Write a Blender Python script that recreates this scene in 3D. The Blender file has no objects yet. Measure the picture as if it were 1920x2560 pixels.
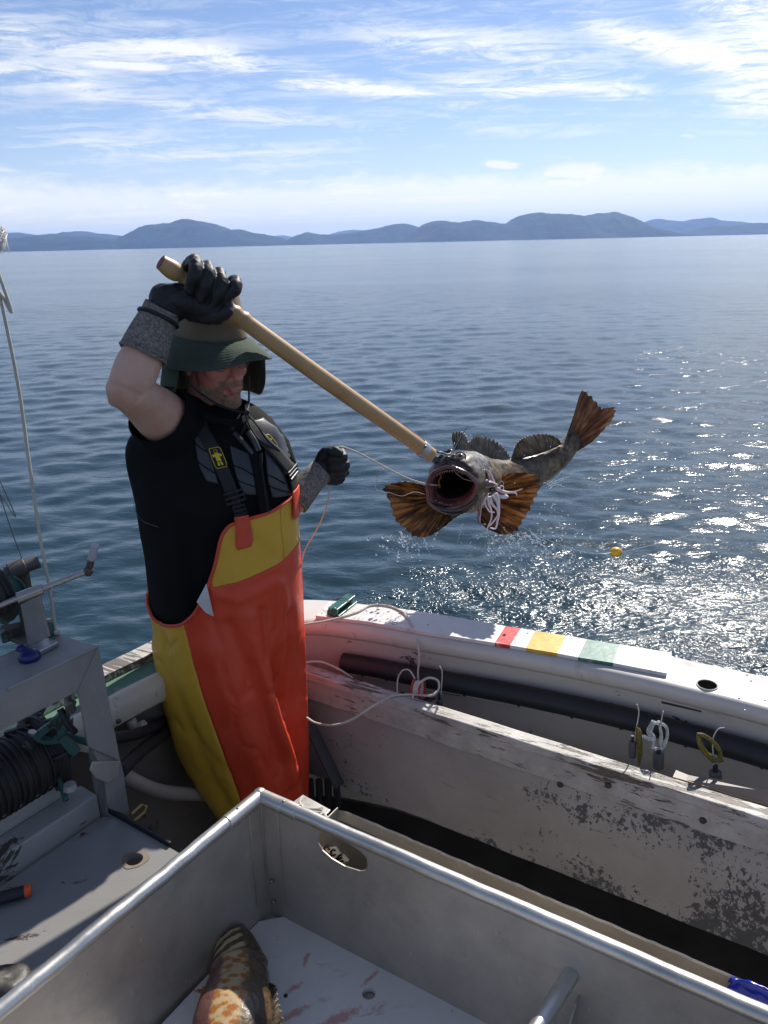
import bpy, bmesh, math, random
import numpy as np
from mathutils import Vector, Matrix, noise
R = math.radians
rnd = random.Random(7)
scn = bpy.context.scene
# ------------------------------------------------------------ camera
H = 2.02; PITCH = R(18.6); ROLL = R(1.31); FOC = 2000.0
cp, sp, cr, sr = math.cos(PITCH), math.sin(PITCH), math.cos(ROLL), math.sin(ROLL)
FW = Vector((0, cp, -sp)); UPL = Vector((0, sp, cp)); RT = Vector((1, 0, 0))
CX = cr*RT - sr*UPL; CY = sr*RT + cr*UPL
EYE = Vector((0, 0, H))
cam = bpy.data.cameras.new('camera'); camo = bpy.data.objects.new('camera', cam)
scn.collection.objects.link(camo); scn.camera = camo
cam.sensor_fit = 'VERTICAL'; cam.sensor_height = 24.0; cam.lens = 24.0*FOC/2560
cam.clip_start = 0.02; cam.clip_end = 60000
m = Matrix((CX, CY, -FW)).transposed().to_4x4(); m.translation = EYE
camo.matrix_world = m
# ------------------------------------------------------------ light
SUN_AZ, SUN_EL = R(28), R(41)          # azimuth clockwise from +Y
HAZE = 0.000100
SUNV = Vector((math.sin(SUN_AZ)*math.cos(SUN_EL), math.cos(SUN_AZ)*math.cos(SUN_EL), math.sin(SUN_EL)))
sun = bpy.data.lights.new('sun', 'SUN'); suno = bpy.data.objects.new('sun', sun)
scn.collection.objects.link(suno); sun.energy = 4.2; sun.angle = R(0.55); sun.color = (1.0, 0.955, 0.88)
suno.rotation_euler = SUNV.to_track_quat('Z', 'Y').to_euler(); suno.location = (3, 3, 8)
scn.view_settings.view_transform = 'Standard'; scn.view_settings.look = 'None'
scn.view_settings.exposure = 0.60; scn.view_settings.gamma = 1.0
scn.cycles.max_bounces = 8; scn.cycles.transparent_max_bounces = 12; scn.cycles.volume_bounces = 1
scn.cycles.sample_clamp_indirect = 6.0
# ------------------------------------------------------------ node helpers
class NT:
    def __init__(s, tree): s.t = tree; s.n = tree.nodes; s.l = tree.links
    def node(s, kind, **kw):
        n = s.n.new(kind)
        for k, v in kw.items():
            if k.startswith('i_'):
                key = k[2:]
                n.inputs[int(key) if key.isdigit() else key.replace('_', ' ')].default_value = v
            else: setattr(n, k, v)
        return n
    def lk(s, a, b): s.l.new(a, b)
    def put(s, sock, v):
        if isinstance(v, bpy.types.NodeSocket): s.l.new(v, sock)
        else: sock.default_value = v
    def math(s, op, a, b=None, c=None, clamp=False):
        n = s.n.new('ShaderNodeMath'); n.operation = op; n.use_clamp = clamp
        s.put(n.inputs[0], a)
        if b is not None: s.put(n.inputs[1], b)
        if c is not None: s.put(n.inputs[2], c)
        return n.outputs[0]
    def noise(s, vec, scale=5, detail=4, rough=0.5, dist=0.0, lac=2.0):
        n = s.n.new('ShaderNodeTexNoise'); n.noise_dimensions = '3D'
        if vec is not None: s.put(n.inputs['Vector'], vec)
        n.inputs['Scale'].default_value = scale; n.inputs['Detail'].default_value = detail
        n.inputs['Roughness'].default_value = rough; n.inputs['Distortion'].default_value = dist
        n.inputs['Lacunarity'].default_value = lac
        return n.outputs['Fac']
    def ramp(s, f, stops, interp='LINEAR'):
        n = s.n.new('ShaderNodeValToRGB'); n.color_ramp.interpolation = interp
        e = n.color_ramp.elements
        while len(e) < len(stops): e.new(0.5)
        for el, (p, c) in zip(e, stops):
            el.position = p; el.color = c if len(c) == 4 else (*c, 1)
        s.put(n.inputs[0], f)
        return n.outputs['Color']
    def step(s, v, lo, hi):      # smooth 0..1
        n = s.n.new('ShaderNodeMapRange'); n.interpolation_type = 'SMOOTHSTEP'
        s.put(n.inputs['Value'], v); n.inputs['From Min'].default_value = lo; n.inputs['From Max'].default_value = hi
        return n.outputs['Result']
    def mix(s, f, a, b, mode='MIX'):
        n = s.n.new('ShaderNodeMix'); n.data_type = 'RGBA'; n.blend_type = mode
        s.put(n.inputs[0], f)
        for k, v in ((6, a), (7, b)):
            if isinstance(v, (tuple, list)) and len(v) == 3: v = (*v, 1)
            s.put(n.inputs[k], v)
        return n.outputs[2]
    def mapping(s, vec, scale=(1, 1, 1), rot=(0, 0, 0), loc=(0, 0, 0)):
        n = s.n.new('ShaderNodeMapping'); s.put(n.inputs[0], vec)
        n.inputs['Scale'].default_value = scale; n.inputs['Rotation'].default_value = rot; n.inputs['Location'].default_value = loc
        return n.outputs[0]
# ------------------------------------------------------------ picture geometry: photo pixel -> a point in the place
def ray(px, py):
    px, py = float(px), float(py); u = (px-960)/FOC; v = (1280-py)/FOC
    return (FW + u*CX + v*CY)
def PZ(px, py, z):
    px, py = float(px), float(py)
    d = ray(px, py); t = (z-H)/d.z
    return EYE + d*t
def PY(px, py, y):
    px, py = float(px), float(py)
    d = ray(px, py); return EYE + d*(y/d.y)
# ------------------------------------------------------------ world: sky with cirrus
w = bpy.data.worlds.new('World'); scn.world = w; w.use_nodes = True
N = NT(w.node_tree); w.node_tree.nodes.clear()
out = N.node('ShaderNodeOutputWorld'); bg = N.node('ShaderNodeBackground'); N.lk(bg.outputs[0], out.inputs[0])
bg.inputs['Strength'].default_value = 0.092
sky = N.node('ShaderNodeTexSky'); sky.sky_type = 'NISHITA'; sky.sun_disc = False
sky.sun_elevation = SUN_EL; sky.sun_rotation = SUN_AZ; sky.air_density = 0.8; sky.dust_density = 0.2; sky.ozone_density = 4.0
tc = N.node('ShaderNodeTexCoord'); sx = N.node('ShaderNodeSeparateXYZ'); N.lk(tc.outputs['Generated'], sx.inputs[0])
X, Y, Z = sx.outputs
AZ = N.math('ARCTAN2', X, Y); EL = N.math('ARCSINE', Z)
def azel(px, py):
    d = ray(px, py).normalized(); return math.atan2(d.x, d.y), math.asin(d.z)
zc = N.math('ADD', N.math('MAXIMUM', Z, 0.0), 0.10)
cv = N.node('ShaderNodeCombineXYZ'); N.lk(N.math('DIVIDE', X, zc), cv.inputs[0]); N.lk(N.math('DIVIDE', Y, zc), cv.inputs[1])
plane = cv.outputs[0]
ae = N.node('ShaderNodeCombineXYZ'); N.lk(AZ, ae.inputs[0]); N.lk(EL, ae.inputs[1]); ae = ae.outputs[0]
wob = N.math('ADD', N.math('MULTIPLY', N.noise(ae, 7, 3, 0.6), 0.6), N.math('MULTIPLY', N.noise(N.mapping(ae, (1, 3, 1)), 34, 5, 0.7), 0.4))
def streak(p0, p1, width, amp, soft=1.0):
    a0, e0 = azel(*p0); a1, e1 = azel(*p1)
    L = math.hypot(a1-a0, e1-e0); ca, sa = (a1-a0)/L, (e1-e0)/L
    cx, cy = (a0+a1)/2, (e0+e1)/2
    da = N.math('SUBTRACT', AZ, cx); de = N.math('SUBTRACT', EL, cy)
    al = N.math('ADD', N.math('MULTIPLY', da, ca), N.math('MULTIPLY', de, sa))
    ac = N.math('SUBTRACT', N.math('MULTIPLY', de, ca), N.math('MULTIPLY', da, sa))
    ac = N.math('ADD', ac, N.math('MULTIPLY', N.math('SUBTRACT', wob, 0.5), width*3.2))
    W = width/FOC if width > 1 else width
    q = N.math('ADD', N.math('POWER', N.math('DIVIDE', N.math('ABSOLUTE', al), L*0.5), 4.0), N.math('POWER', N.math('DIVIDE', N.math('ABSOLUTE', ac), W), 2.0))
    return N.math('MULTIPLY', N.math('EXPONENT', N.math('MULTIPLY', q, -1.0)), amp)
S = [  # p0, p1, width(rad), amp
 ((-150, 60), (560, 150), 0.020, .60), ((420, 130), (1110, 250), 0.012, .75), ((700, 205), (1115, 232), 0.0035, .75),
 ((-100, 175), (270, 210), 0.014, .70), ((230, 235), (960, 330), 0.009, .62), ((60, 350), (900, 400), 0.016, .50),
 ((900, 80), (1560, 200), 0.024, .58), ((1080, 205), (1420, 225), 0.007, .55), ((1360, 200), (1640, 235), 0.012, .65), ((240, 160), (400, 168), 0.0028, 1.6), ((1130, 258), (1320, 248), 0.006, .8),
 ((1460, 55), (1920, 170), 0.013, .95), ((1750, 10), (2200, 60), 0.022, 1.1), ((1780, 190), (2300, 220), 0.030, 1.0),
 ((1800, 235), (2100, 245), 0.010, .9), ((1365, 444), (1505, 436), 0.009, 2.6), ((-50, 425), (180, 437), 0.003, .6),
 ((700, 450), (850, 456), 0.0035, 1.6), ((1220, 410), (1290, 414), 0.0028, 2.6), ((1100, 300), (1500, 330), 0.010, .28),
 ((-300, 505), (560, 560), 0.020, .75), ((300, 475), (620, 485), 0.007, .7), ((700, 485), (1300, 500), 0.009, .7),
 ((100, 560), (1300, 560), 0.026, .95), ((1200, 535), (2200, 560), 0.016, .6), ((1700, 340), (1740, 343), 0.002, .7)]
acc = None
for a, b, wd, am in S:
    q = streak(a, b, wd, am); acc = q if acc is None else N.math('ADD', acc, q)
# fibres stretched along the wind
fib = N.noise(N.mapping(plane, (0.45, 3.2, 1), (0, 0, R(12))), 1.15, 7, 0.62, 0.4)
fine = N.noise(N.mapping(ae, (7, 44, 1), (0, 0, R(-10))), 1.7, 9, 0.76, 1.3)
tex = N.math('ADD', N.math('MULTIPLY', fib, 0.5), N.math('MULTIPLY', fine, 0.6))
mod = N.math('MULTIPLY', acc, N.step(tex, 0.44, 0.62))
body = N.math('ADD', mod, N.math('MULTIPLY', acc, 0.10))
veil = N.math('MULTIPLY', N.step(tex, 0.48, 0.70), 0.34)
cl = N.math('ADD', body, veil, clamp=True)
hz = N.math('EXPONENT', N.math('MULTIPLY', N.math('MAXIMUM', EL, 0.0), -19.0))
bank = N.math('MULTIPLY', N.math('SUBTRACT', 1.0, N.step(N.math('ADD', EL, N.math('MULTIPLY', N.math('SUBTRACT', wob, 0.5), 0.07)), 0.055, 0.088)), 0.80)
cl = N.math('MAXIMUM', N.math('MAXIMUM', cl, bank), N.math('MULTIPLY', hz, 0.9))
glow = N.node('ShaderNodeVectorMath', operation='DOT_PRODUCT'); N.lk(tc.outputs['Generated'], glow.inputs[0]); glow.inputs[1].default_value = SUNV
gl = N.math('POWER', N.math('MAXIMUM', glow.outputs['Value'], 0.0), 6.0)
cb = N.math('ADD', 7.3, N.math('MULTIPLY', gl, 2.5))
cc = N.node('ShaderNodeCombineColor'); 
N.lk(N.math('MULTIPLY', cb, 0.97), cc.inputs[0]); N.lk(N.math('MULTIPLY', cb, 0.99), cc.inputs[1]); N.lk(N.math('MULTIPLY', cb, 1.02), cc.inputs[2])
skc = N.mix(1.0, sky.outputs[0], (0.88, 0.83, 0.85), 'MULTIPLY')
fin = N.mix(cl, skc, N.mix(N.math('MAXIMUM', hz, bank), cc.outputs[0], (9.6, 9.2, 7.9)))
N.lk(fin, bg.inputs['Color'])
# ------------------------------------------------------------ object helpers
COL = scn.collection
def tag(o, label=None, cat=None, group=None, kind=None):
    if label: o['label'] = label
    if cat: o['category'] = cat
    if group: o['group'] = group
    if kind: o['kind'] = kind
    return o
def thing(name, label, cat, loc=(0, 0, 0), group=None):
    o = bpy.data.objects.new(name, None); COL.objects.link(o); o.location = loc; o.empty_display_size = 0.1
    return tag(o, label, cat, group)
def setparent(o, parent):
    if parent is not None:
        o.parent = parent
        # places are written in world units: undo the parents' translation
        off = Vector((0, 0, 0)); q = parent
        while q is not None: off += q.location; q = q.parent
        o.location = o.location - off
def link(name, me, mat=None, parent=None, smooth=True):
    o = bpy.data.objects.new(name, me); COL.objects.link(o)
    if mat is not None:
        for mm in (mat if isinstance(mat, (list, tuple)) else [mat]): me.materials.append(mm)
    if smooth:
        for p in me.polygons: p.use_smooth = True
    setparent(o, parent)
    return o
def bm_obj(name, bm, mat=None, parent=None, smooth=True, bevel=0, sharp=35):
    me = bpy.data.meshes.new(name)
    bmesh.ops.recalc_face_normals(bm, faces=bm.faces)
    bm.to_mesh(me); bm.free()
    o = link(name, me, mat, parent, smooth)
    if bevel:
        b = o.modifiers.new('bevel', 'BEVEL'); b.width = bevel; b.segments = 2; b.limit_method = 'ANGLE'; b.angle_limit = R(40)
        b.harden_normals = False
    if smooth: auto(o, sharp)
    return o
def auto(o, ang=35):
    me = o.data
    try: me.set_sharp_from_angle(angle=R(ang))
    except Exception: pass
def v3(p): return Vector(p)
def box8(bm, c):      # c: 8 corners, bottom 4 (ccw) then top 4
    vs = [bm.verts.new(v3(p)) for p in c]
    for f in ((0, 3, 2, 1), (4, 5, 6, 7), (0, 1, 5, 4), (1, 2, 6, 5), (2, 3, 7, 6), (3, 0, 4, 7)):
        bm.faces.new([vs[i] for i in f])
def slab(bm, quad, thick, up=(0, 0, 1)):   # quad: 4 points of the top face, thickness downwards
    n = v3(up)*thick; q = [v3(p) for p in quad]
    box8(bm, [p-n for p in q]+q)
def poly_slab(bm, pts, thick, up=(0, 0, 1)):
    n = v3(up)*thick; a = [bm.verts.new(v3(p)) for p in pts]; b = [bm.verts.new(v3(p)-n) for p in pts]
    bm.faces.new(a); bm.faces.new(b[::-1]); k = len(pts)
    for i in range(k): bm.faces.new((a[i], b[i], b[(i+1) % k], a[(i+1) % k]))
def frame_of(t, ref=None):
    t = t.normalized(); r = ref if ref is not None else Vector((0, 0, 1))
    if abs(t.dot(r)) > 0.97: r = Vector((1, 0, 0))
    a = (r - t*r.dot(t)).normalized(); b = t.cross(a)
    return a, b
def tube(bm, pts, rad, seg=10, cap=True, flat=1.0, ref=None, closed=False):
    pts = [v3(p) for p in pts]; n = len(pts)
    rr = rad if isinstance(rad, (list, tuple)) else [rad]*n
    rings = []; a_prev = ref
    for i, p in enumerate(pts):
        if closed: t = pts[(i+1) % n]-pts[i-1]
        else: t = pts[min(i+1, n-1)]-pts[max(i-1, 0)]
        if t.length < 1e-9: t = Vector((0, 0, 1))
        a, b = frame_of(t, a_prev); a_prev = a
        rings.append([bm.verts.new(p + a*math.cos(2*math.pi*k/seg)*rr[i]*flat + b*math.sin(2*math.pi*k/seg)*rr[i]) for k in range(seg)])
    for i in range(n if closed else n-1):
        r0, r1 = rings[i], rings[(i+1) % n]
        for k in range(seg):
            bm.faces.new((r0[k], r0[(k+1) % seg], r1[(k+1) % seg], r1[k]))
    if cap and not closed:
        bm.faces.new(rings[0][::-1]); bm.faces.new(rings[-1])
    return rings
def spline(pts, n=8):       # Catmull-Rom through the points
    P = [v3(p) for p in pts]; P = [2*P[0]-P[1]]+P+[2*P[-1]-P[-2]]; o = []
    for i in range(1, len(P)-2):
        for k in range(n):
            t = k/n; a, b, c, d = P[i-1:i+3]
            o.append(0.5*((2*b)+(c-a)*t+(2*a-5*b+4*c-d)*t*t+(3*b-a-3*c+d)*t**3))
    o.append(P[-2]); return o
def lerpl(xs, ys, x):
    if x <= xs[0]: return ys[0]
    for i in range(len(xs)-1):
        if x <= xs[i+1]:
            t = (x-xs[i])/(xs[i+1]-xs[i]); return ys[i]+(ys[i+1]-ys[i])*t
    return ys[-1]
def smoothl(xs, ys, x):     # smooth interpolation (Catmull-Rom on the values)
    if x <= xs[0]: return ys[0]
    if x >= xs[-1]: return ys[-1]
    for i in range(len(xs)-1):
        if x <= xs[i+1]:
            h = xs[i+1]-xs[i]; t = (x-xs[i])/h
            m0 = (ys[i+1]-ys[max(i-1, 0)])/(xs[i+1]-xs[max(i-1, 0)])*h
            m1 = (ys[min(i+2, len(ys)-1)]-ys[i])/(xs[min(i+2, len(ys)-1)]-xs[i])*h
            return (2*t**3-3*t*t+1)*ys[i]+(t**3-2*t*t+t)*m0+(-2*t**3+3*t*t)*ys[i+1]+(t**3-t*t)*m1
def ell(bm, c, r, rot=None, u=16, v=10):
    M = Matrix.Translation(v3(c)) @ ((rot.to_4x4()) if rot is not None else Matrix.Identity(4)) @ Matrix.Diagonal((*r, 1))
    bmesh.ops.create_uvsphere(bm, u_segments=u, v_segments=v, radius=1.0, matrix=M)
def fuse(name, bm, voxel, mat, parent=None, iters=6, fac=0.5, sub=False):
    me = bpy.data.meshes.new(name); bmesh.ops.recalc_face_normals(bm, faces=bm.faces); bm.to_mesh(me); bm.free()
    o = bpy.data.objects.new('tmp', me); COL.objects.link(o)
    r = o.modifiers.new('r', 'REMESH'); r.mode = 'VOXEL'; r.voxel_size = voxel; r.use_smooth_shade = True
    if iters:
        s = o.modifiers.new('s', 'SMOOTH'); s.factor = fac; s.iterations = iters
    dg = bpy.context.evaluated_depsgraph_get(); dg.update()
    me2 = bpy.data.meshes.new_from_object(o.evaluated_get(dg)); me2.name = name
    bpy.data.objects.remove(o); bpy.data.meshes.remove(me)
    me2.materials.clear()
    return link(name, me2, mat, parent, True)
def grid_obj(name, rows, mat, parent=None, closed=False, matidx=None, thick=0, smooth=True):
    bm = bmesh.new(); vr = [[bm.verts.new(v3(p)) for p in r] for r in rows]; n = len(rows[0])
    for i in range(len(rows)-1):
        for k in range(n if closed else n-1):
            q = (vr[i][k], vr[i][(k+1) % n], vr[i+1][(k+1) % n], vr[i+1][k])
            try: f = bm.faces.new(q)
            except ValueError: continue
            if matidx: f.material_index = matidx(i, k)
    me = bpy.data.meshes.new(name); bm.to_mesh(me); bm.free()
    o = link(name, me, mat, parent, smooth)
    if thick:
        s = o.modifiers.new('thick', 'SOLIDIFY'); s.thickness = thick; s.offset = 0
    return o
# ------------------------------------------------------------ materials
def newmat(name):
    mt = bpy.data.materials.new(name); mt.use_nodes = True; n = NT(mt.node_tree)
    p = mt.node_tree.nodes['Principled BSDF']; return mt, n, p
def geo(n, kind='Object'):
    t = n.node('ShaderNodeTexCoord'); return t.outputs[kind]
def plain(name, col, rough=0.5, metal=0.0, var=0.12, scale=12, bump=0.0, bscale=60, spec=0.5, dirt=None, dirt_amt=0.5, dscale=4, coat=0.0, sss=0.0, aniso=(1, 1, 1)):
    mt, n, p = newmat(name); g = n.mapping(geo(n), aniso)
    f = n.noise(g, scale, 5, 0.6)
    lo = tuple(c*(1-var) for c in col); hi = tuple(min(1, c*(1+var)) for c in col)
    c = n.ramp(f, [(0.3, lo), (0.7, hi)])
    rr = n.math('ADD', rough-0.08, n.math('MULTIPLY', f, 0.16))
    if dirt:
        d = n.noise(g, dscale, 8, 0.68, 0.6)
        m = n.step(d, 0.62-dirt_amt*0.25, 0.70-dirt_amt*0.15)
        c = n.mix(n.math('MULTIPLY', m, 0.85), c, dirt)
    n.lk(c, p.inputs['Base Color']); n.lk(rr, p.inputs['Roughness'])
    p.inputs['Metallic'].default_value = metal; p.inputs['Specular IOR Level'].default_value = spec
    p.inputs['Coat Weight'].default_value = coat; p.inputs['Subsurface Weight'].default_value = sss
    if sss: p.inputs['Subsurface Radius'].default_value = (0.012, 0.004, 0.002); p.inputs['Subsurface Scale'].default_value = 1.0
    if bump:
        b = n.node('ShaderNodeBump'); b.inputs['Strength'].default_value = bump; b.inputs['Distance'].default_value = 0.002
        n.lk(n.noise(g, bscale, 4, 0.6), b.inputs['Height']); n.lk(b.outputs[0], p.inputs['Normal'])
    return mt
# ------------------------------------------------------------ water
ZW = -0.10
def build_sea():
    rs = [0.0]; r = 1.2
    while r < 11800:
        rs.append(r); r *= 1.0058 if r < 40 else (1.02 if r < 400 else 1.12)
    rs = np.array(rs)
    front = np.linspace(-0.62, 0.62, 520); back = np.linspace(0.62, 2*math.pi-0.62, 60)[1:-1]
    th = np.concatenate([front, back]); nt = len(th)
    RR, TT = np.meshgrid(rs, th, indexing='ij')
    X = RR*np.sin(TT); Y = RR*np.cos(TT)
    rng = np.random.default_rng(3); Zs = np.zeros_like(X)
    dth = 1.24/520
    for i in range(90):
        lam = 0.09*(1.05**i) if i < 60 else rng.uniform(0.12, 0.7)
        k = 2*math.pi/lam
        ang = rng.normal(R(100), 0.62)      # crests mostly across the view
        amp = 0.0058*lam**0.80 if lam < 0.9 else 0.0053*lam**0.25
        amp *= rng.uniform(0.5, 1.3)
        # drop waves that the local grid cannot carry
        res = np.maximum(RR*dth, RR*0.0065)
        fade = np.clip(1.6-res*4.0/lam, 0, 1)
        ph = rng.uniform(0, 6.28)
        w_ = k*(X*math.cos(ang)+Y*math.sin(ang))+ph + 0.9*np.sin(0.31*k*(X*math.sin(ang+0.5)-Y*math.cos(ang+0.5))+ph*2)
        Zs += amp*fade*(np.sin(w_)+0.22*np.cos(2*w_))
    Zs[:, 520:] *= 0.3
    # rings spreading from where the fish came out
    fx, fy = PZ(1440, 1420, ZW).x, PZ(1440, 1420, ZW).y
    d = np.hypot(X-fx, Y-fy)
    Zs += 0.018*np.sin(2*math.pi*d/0.24+np.sin(X*7)*0.4)*np.exp(-d/0.75)*np.clip(d*3, 0, 1)
    Zs *= 0.37
    co = np.stack([X, Y, Zs+ZW], -1).reshape(-1, 3)
    nr = len(rs); i = np.arange(1, nr-1)[:, None]; k = np.arange(nt)[None, :]; k2 = (k+1) % nt
    q = np.stack([i*nt+k, i*nt+k2, (i+1)*nt+k2, (i+1)*nt+k], -1).reshape(-1, 4)
    me = bpy.data.meshes.new('water')
    me.vertices.add(len(co)); me.vertices.foreach_set('co', co.ravel())
    me.loops.add(q.size); me.loops.foreach_set('vertex_index', q[:, ::-1].ravel().astype(np.int32))
    me.polygons.add(len(q)); me.polygons.foreach_set('loop_start', np.arange(0, q.size, 4, dtype=np.int32))
    me.polygons.foreach_set('use_smooth', np.ones(len(q), dtype=bool))
    me.update(calc_edges=True); me.validate()
    mt, n, p = newmat('sea_water')
    p.inputs['Base Color'].default_value = (0.013, 0.034, 0.046, 1); p.inputs['Roughness'].default_value = 0.15
    p.inputs['IOR'].default_value = 1.333; p.inputs['Specular IOR Level'].default_value = 0.5
    g = geo(n)
    a = n.noise(n.mapping(g, (0.8, 1.7, 1), (0, 0, R(8))), 7.0, 3, 0.5, 0.9)
    b = n.noise(n.mapping(g, (0.75, 1.5, 1), (0, 0, R(-14))), 26.0, 3, 0.55, 0.5)
    c = n.noise(n.mapping(g, (0.7, 1.3, 1)), 0.8, 4, 0.55, 0.6)
    patch = n.step(n.noise(n.mapping(g, (0.5, 1.0, 1)), 0.045, 4, 0.6), 0.35, 0.65)
    pc = PZ(1560, 1530, ZW); dv = n.node('ShaderNodeVectorMath', operation='SUBTRACT'); n.lk(g, dv.inputs[0]); dv.inputs[1].default_value = (pc.x, pc.y, ZW)
    dm = n.mapping(dv.outputs[0], (0.42, 0.95, 0), (0, 0, R(14))); ln = n.node('ShaderNodeVectorMath', operation='LENGTH'); n.lk(dm, ln.inputs[0])
    churn = n.math('SUBTRACT', 1.0, n.step(n.math('ADD', ln.outputs['Value'], n.math('MULTIPLY', n.math('SUBTRACT', n.noise(g, 3.5, 5, 0.65), 0.5), 1.3)), 0.30, 0.85))
    hgt = n.math('ADD', n.math('MULTIPLY', a, 0.013), n.math('MULTIPLY', b, 0.0042))
    hgt = n.math('ADD', hgt, n.math('MULTIPLY', c, 0.016)); hgt = n.math('ADD', hgt, n.math('MULTIPLY', n.noise(n.mapping(g, (0.8, 1.4, 1)), 62.0, 1, 0.5), 0.0014))
    hgt = n.math('MULTIPLY', hgt, n.math('ADD', n.math('ADD', 0.40, n.math('MULTIPLY', patch, 0.5)), n.math('MULTIPLY', churn, 1.5)))
    bp = n.node('ShaderNodeBump'); bp.inputs['Strength'].default_value = 1.0; bp.inputs['Distance'].default_value = 1.0
    n.lk(hgt, bp.inputs['Height']); n.lk(bp.outputs[0], p.inputs['Normal'])
    o = link('water', me, mt, None, False); tag(o, kind='structure', label='calm blue sea with fine ripples and sun glitter')
    return o
build_sea()
# ------------------------------------------------------------ hills across the sound
def forest_mat():
    mt, n, p = newmat('forest'); g = geo(n)
    f = n.math('ADD', n.math('MULTIPLY', n.noise(g, 0.02, 6, 0.7), .5), n.math('MULTIPLY', n.noise(g, 0.0035, 4, 0.6), .5)); c = n.ramp(f, [(0.38, (0.004, 0.010, 0.014)), (0.5, (0.016, 0.028, 0.028)), (0.62, (0.050, 0.062, 0.048))])
    n.lk(c, p.inputs['Base Color']); p.inputs['Roughness'].default_value = 0.95; p.inputs['Specular IOR Level'].default_value = 0.1
    return mt
FM = forest_mat()
HZ = math.tan(0)
def horizon_y(px): return 609+ (960-px)*math.tan(ROLL) - 0
def hills(name, label, prof, dist, depth, zlift=0, rough=1.0, base_adj=0):
    # prof: skyline as (px, py); the ridge stands at that distance and falls to the shore in front
    xs = [p[0] for p in prof]; pts = []; n = int((xs[-1]-xs[0])/2.0)
    rows = []
    ridge = []
    for i in range(n+1):
        px = xs[0]+(xs[-1]-xs[0])*i/n; py = lerpl(xs, [p[1] for p in prof], px)*.5+smoothl(xs, [p[1] for p in prof], px)*.5; py -= (1.5*noise.fractal(Vector((px*.030, dist*.01, 3)), .8, 2, 5)+.35*noise.noise(Vector((px*.6, dist*.01, 1))))*rough
        q = PY(px, py, dist+depth*0.5); ridge.append(q)
    K = 26
    for j in range(K+1):
        t = j/K; row = []
        for i, q in enumerate(ridge):
            yy = dist - depth*0.5 + depth*2.0*t; s = yy/q.y if False else 1
            prof_t = math.sin(min(t*2, 1)*math.pi/2)**0.9 if t < 0.5 else math.cos((t-0.5)*math.pi)**1.0
            h = max(q.z-ZW, 0)
            nz = noise.fractal(Vector((q.x*0.0016, yy*0.0016, 1.7)), 0.8, 2.0, 6)
            side = noise.fractal(Vector((q.x*0.0035, yy*0.0022, 9.1)), 0.9, 2.0, 5)
            tree = rough*noise.noise(Vector((q.x*0.07, yy*0.07, 0)))*4.0 + rough*noise.noise(Vector((q.x*0.25, yy*0.25, 5)))*4.0
            edge = abs(t-0.5)*2
            z = ZW-1.0 + (h+1)*prof_t*(1+0.5*max(side, -0.5)*edge) + nz*h*0.22*edge*prof_t + tree*(1 if prof_t > 0.03 else 0)
            if 0.02 < t < 0.98: z = max(z, ZW+h*prof_t*0.25+1.0)
            row.append((q.x + (nz*40 if edge > 0.05 else 0)*edge, yy, min(z, ZW-1.0+(h+1+tree)) if t == 0.5 else z))
        rows.append(row)
    o = grid_obj(name, rows, FM, None)
    tag(o, label, kind='structure'); return o
k = 960/1659*1.0
def Q(*pp): return [(x*0.5787, 480+y*0.5787) for x, y in pp]       # left strip crop
def Q2(*pp): return [(960+x*0.5787, 480+y*0.5787) for x, y in pp]  # right strip crop
hills('hills', 'highest rounded blue hill left of centre', Q((540, 262), (560, 208), (600, 180), (650, 148), (710, 135), (735, 140), (770, 125), (812, 118), (860, 126), (930, 140), (990, 165), (1040, 163), (1100, 178), (1180, 190), (1230, 206), (1262, 238)), 5200, 900)
hills('hills', 'low forested shore at the far left', Q((-500, 230), (-200, 190), (0, 205), (60, 205), (150, 195), (230, 188), (330, 193), (420, 200), (500, 205), (560, 212), (620, 265)), 4800, 700)
hills('hills', 'pale ridge behind the low left shore', Q((-400, 190), (0, 185), (60, 175), (110, 180), (150, 190), (210, 182), (280, 180), (330, 170), (400, 178), (470, 182), (520, 192), (580, 192), (640, 225)), 6800, 900)
hills('hills', 'small blue hill in the middle of the skyline', Q((1225, 240), (1260, 205), (1300, 185), (1335, 175), (1380, 185), (1450, 186), (1540, 172), (1620, 158), (1659, 152), (1700, 140), (1760, 139), (1800, 150), (1850, 170), (1900, 235)), 5600, 800)
hills('hills', 'large twin topped blue hill right of centre', Q2((60, 222), (110, 180), (170, 140), (210, 128), (265, 124), (320, 133), (390, 122), (450, 128), (520, 140), (570, 110), (640, 92), (700, 97), (780, 96), (850, 109), (900, 97), (950, 93), (990, 87), (1030, 100), (1060, 125), (1100, 155), (1150, 178), (1200, 196)), 5000, 900)
hills('hills', 'pale hills at the right of the skyline', Q2((1050, 190), (1100, 147), (1140, 128), (1180, 116), (1240, 124), (1290, 126), (1350, 116), (1390, 130), (1430, 124), (1490, 134), (1560, 138), (1640, 134), (1750, 130), (2100, 150)), 7600, 1000)
hills('hills', 'low dark point at the right edge', Q2((1290, 188), (1330, 180), (1380, 165), (1430, 147), (1490, 146), (1560, 144), (1600, 133), (1659, 140), (1800, 125), (2200, 150)), 5600, 700)
hills('hills', 'faintest far mountain seen between the hills', Q((1150, 215), (1190, 190), (1225, 187), (1262, 193), (1300, 188), (1340, 215)), 10500, 1200, rough=0.4)
hills('hills', 'faint far mountain above the middle hill', Q((1380, 210), (1430, 182), (1490, 166), (1550, 165), (1620, 180), (1700, 190), (1800, 180), (1900, 175), (2000, 190), (2100, 240)), 9500, 1200, rough=0.4)
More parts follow.
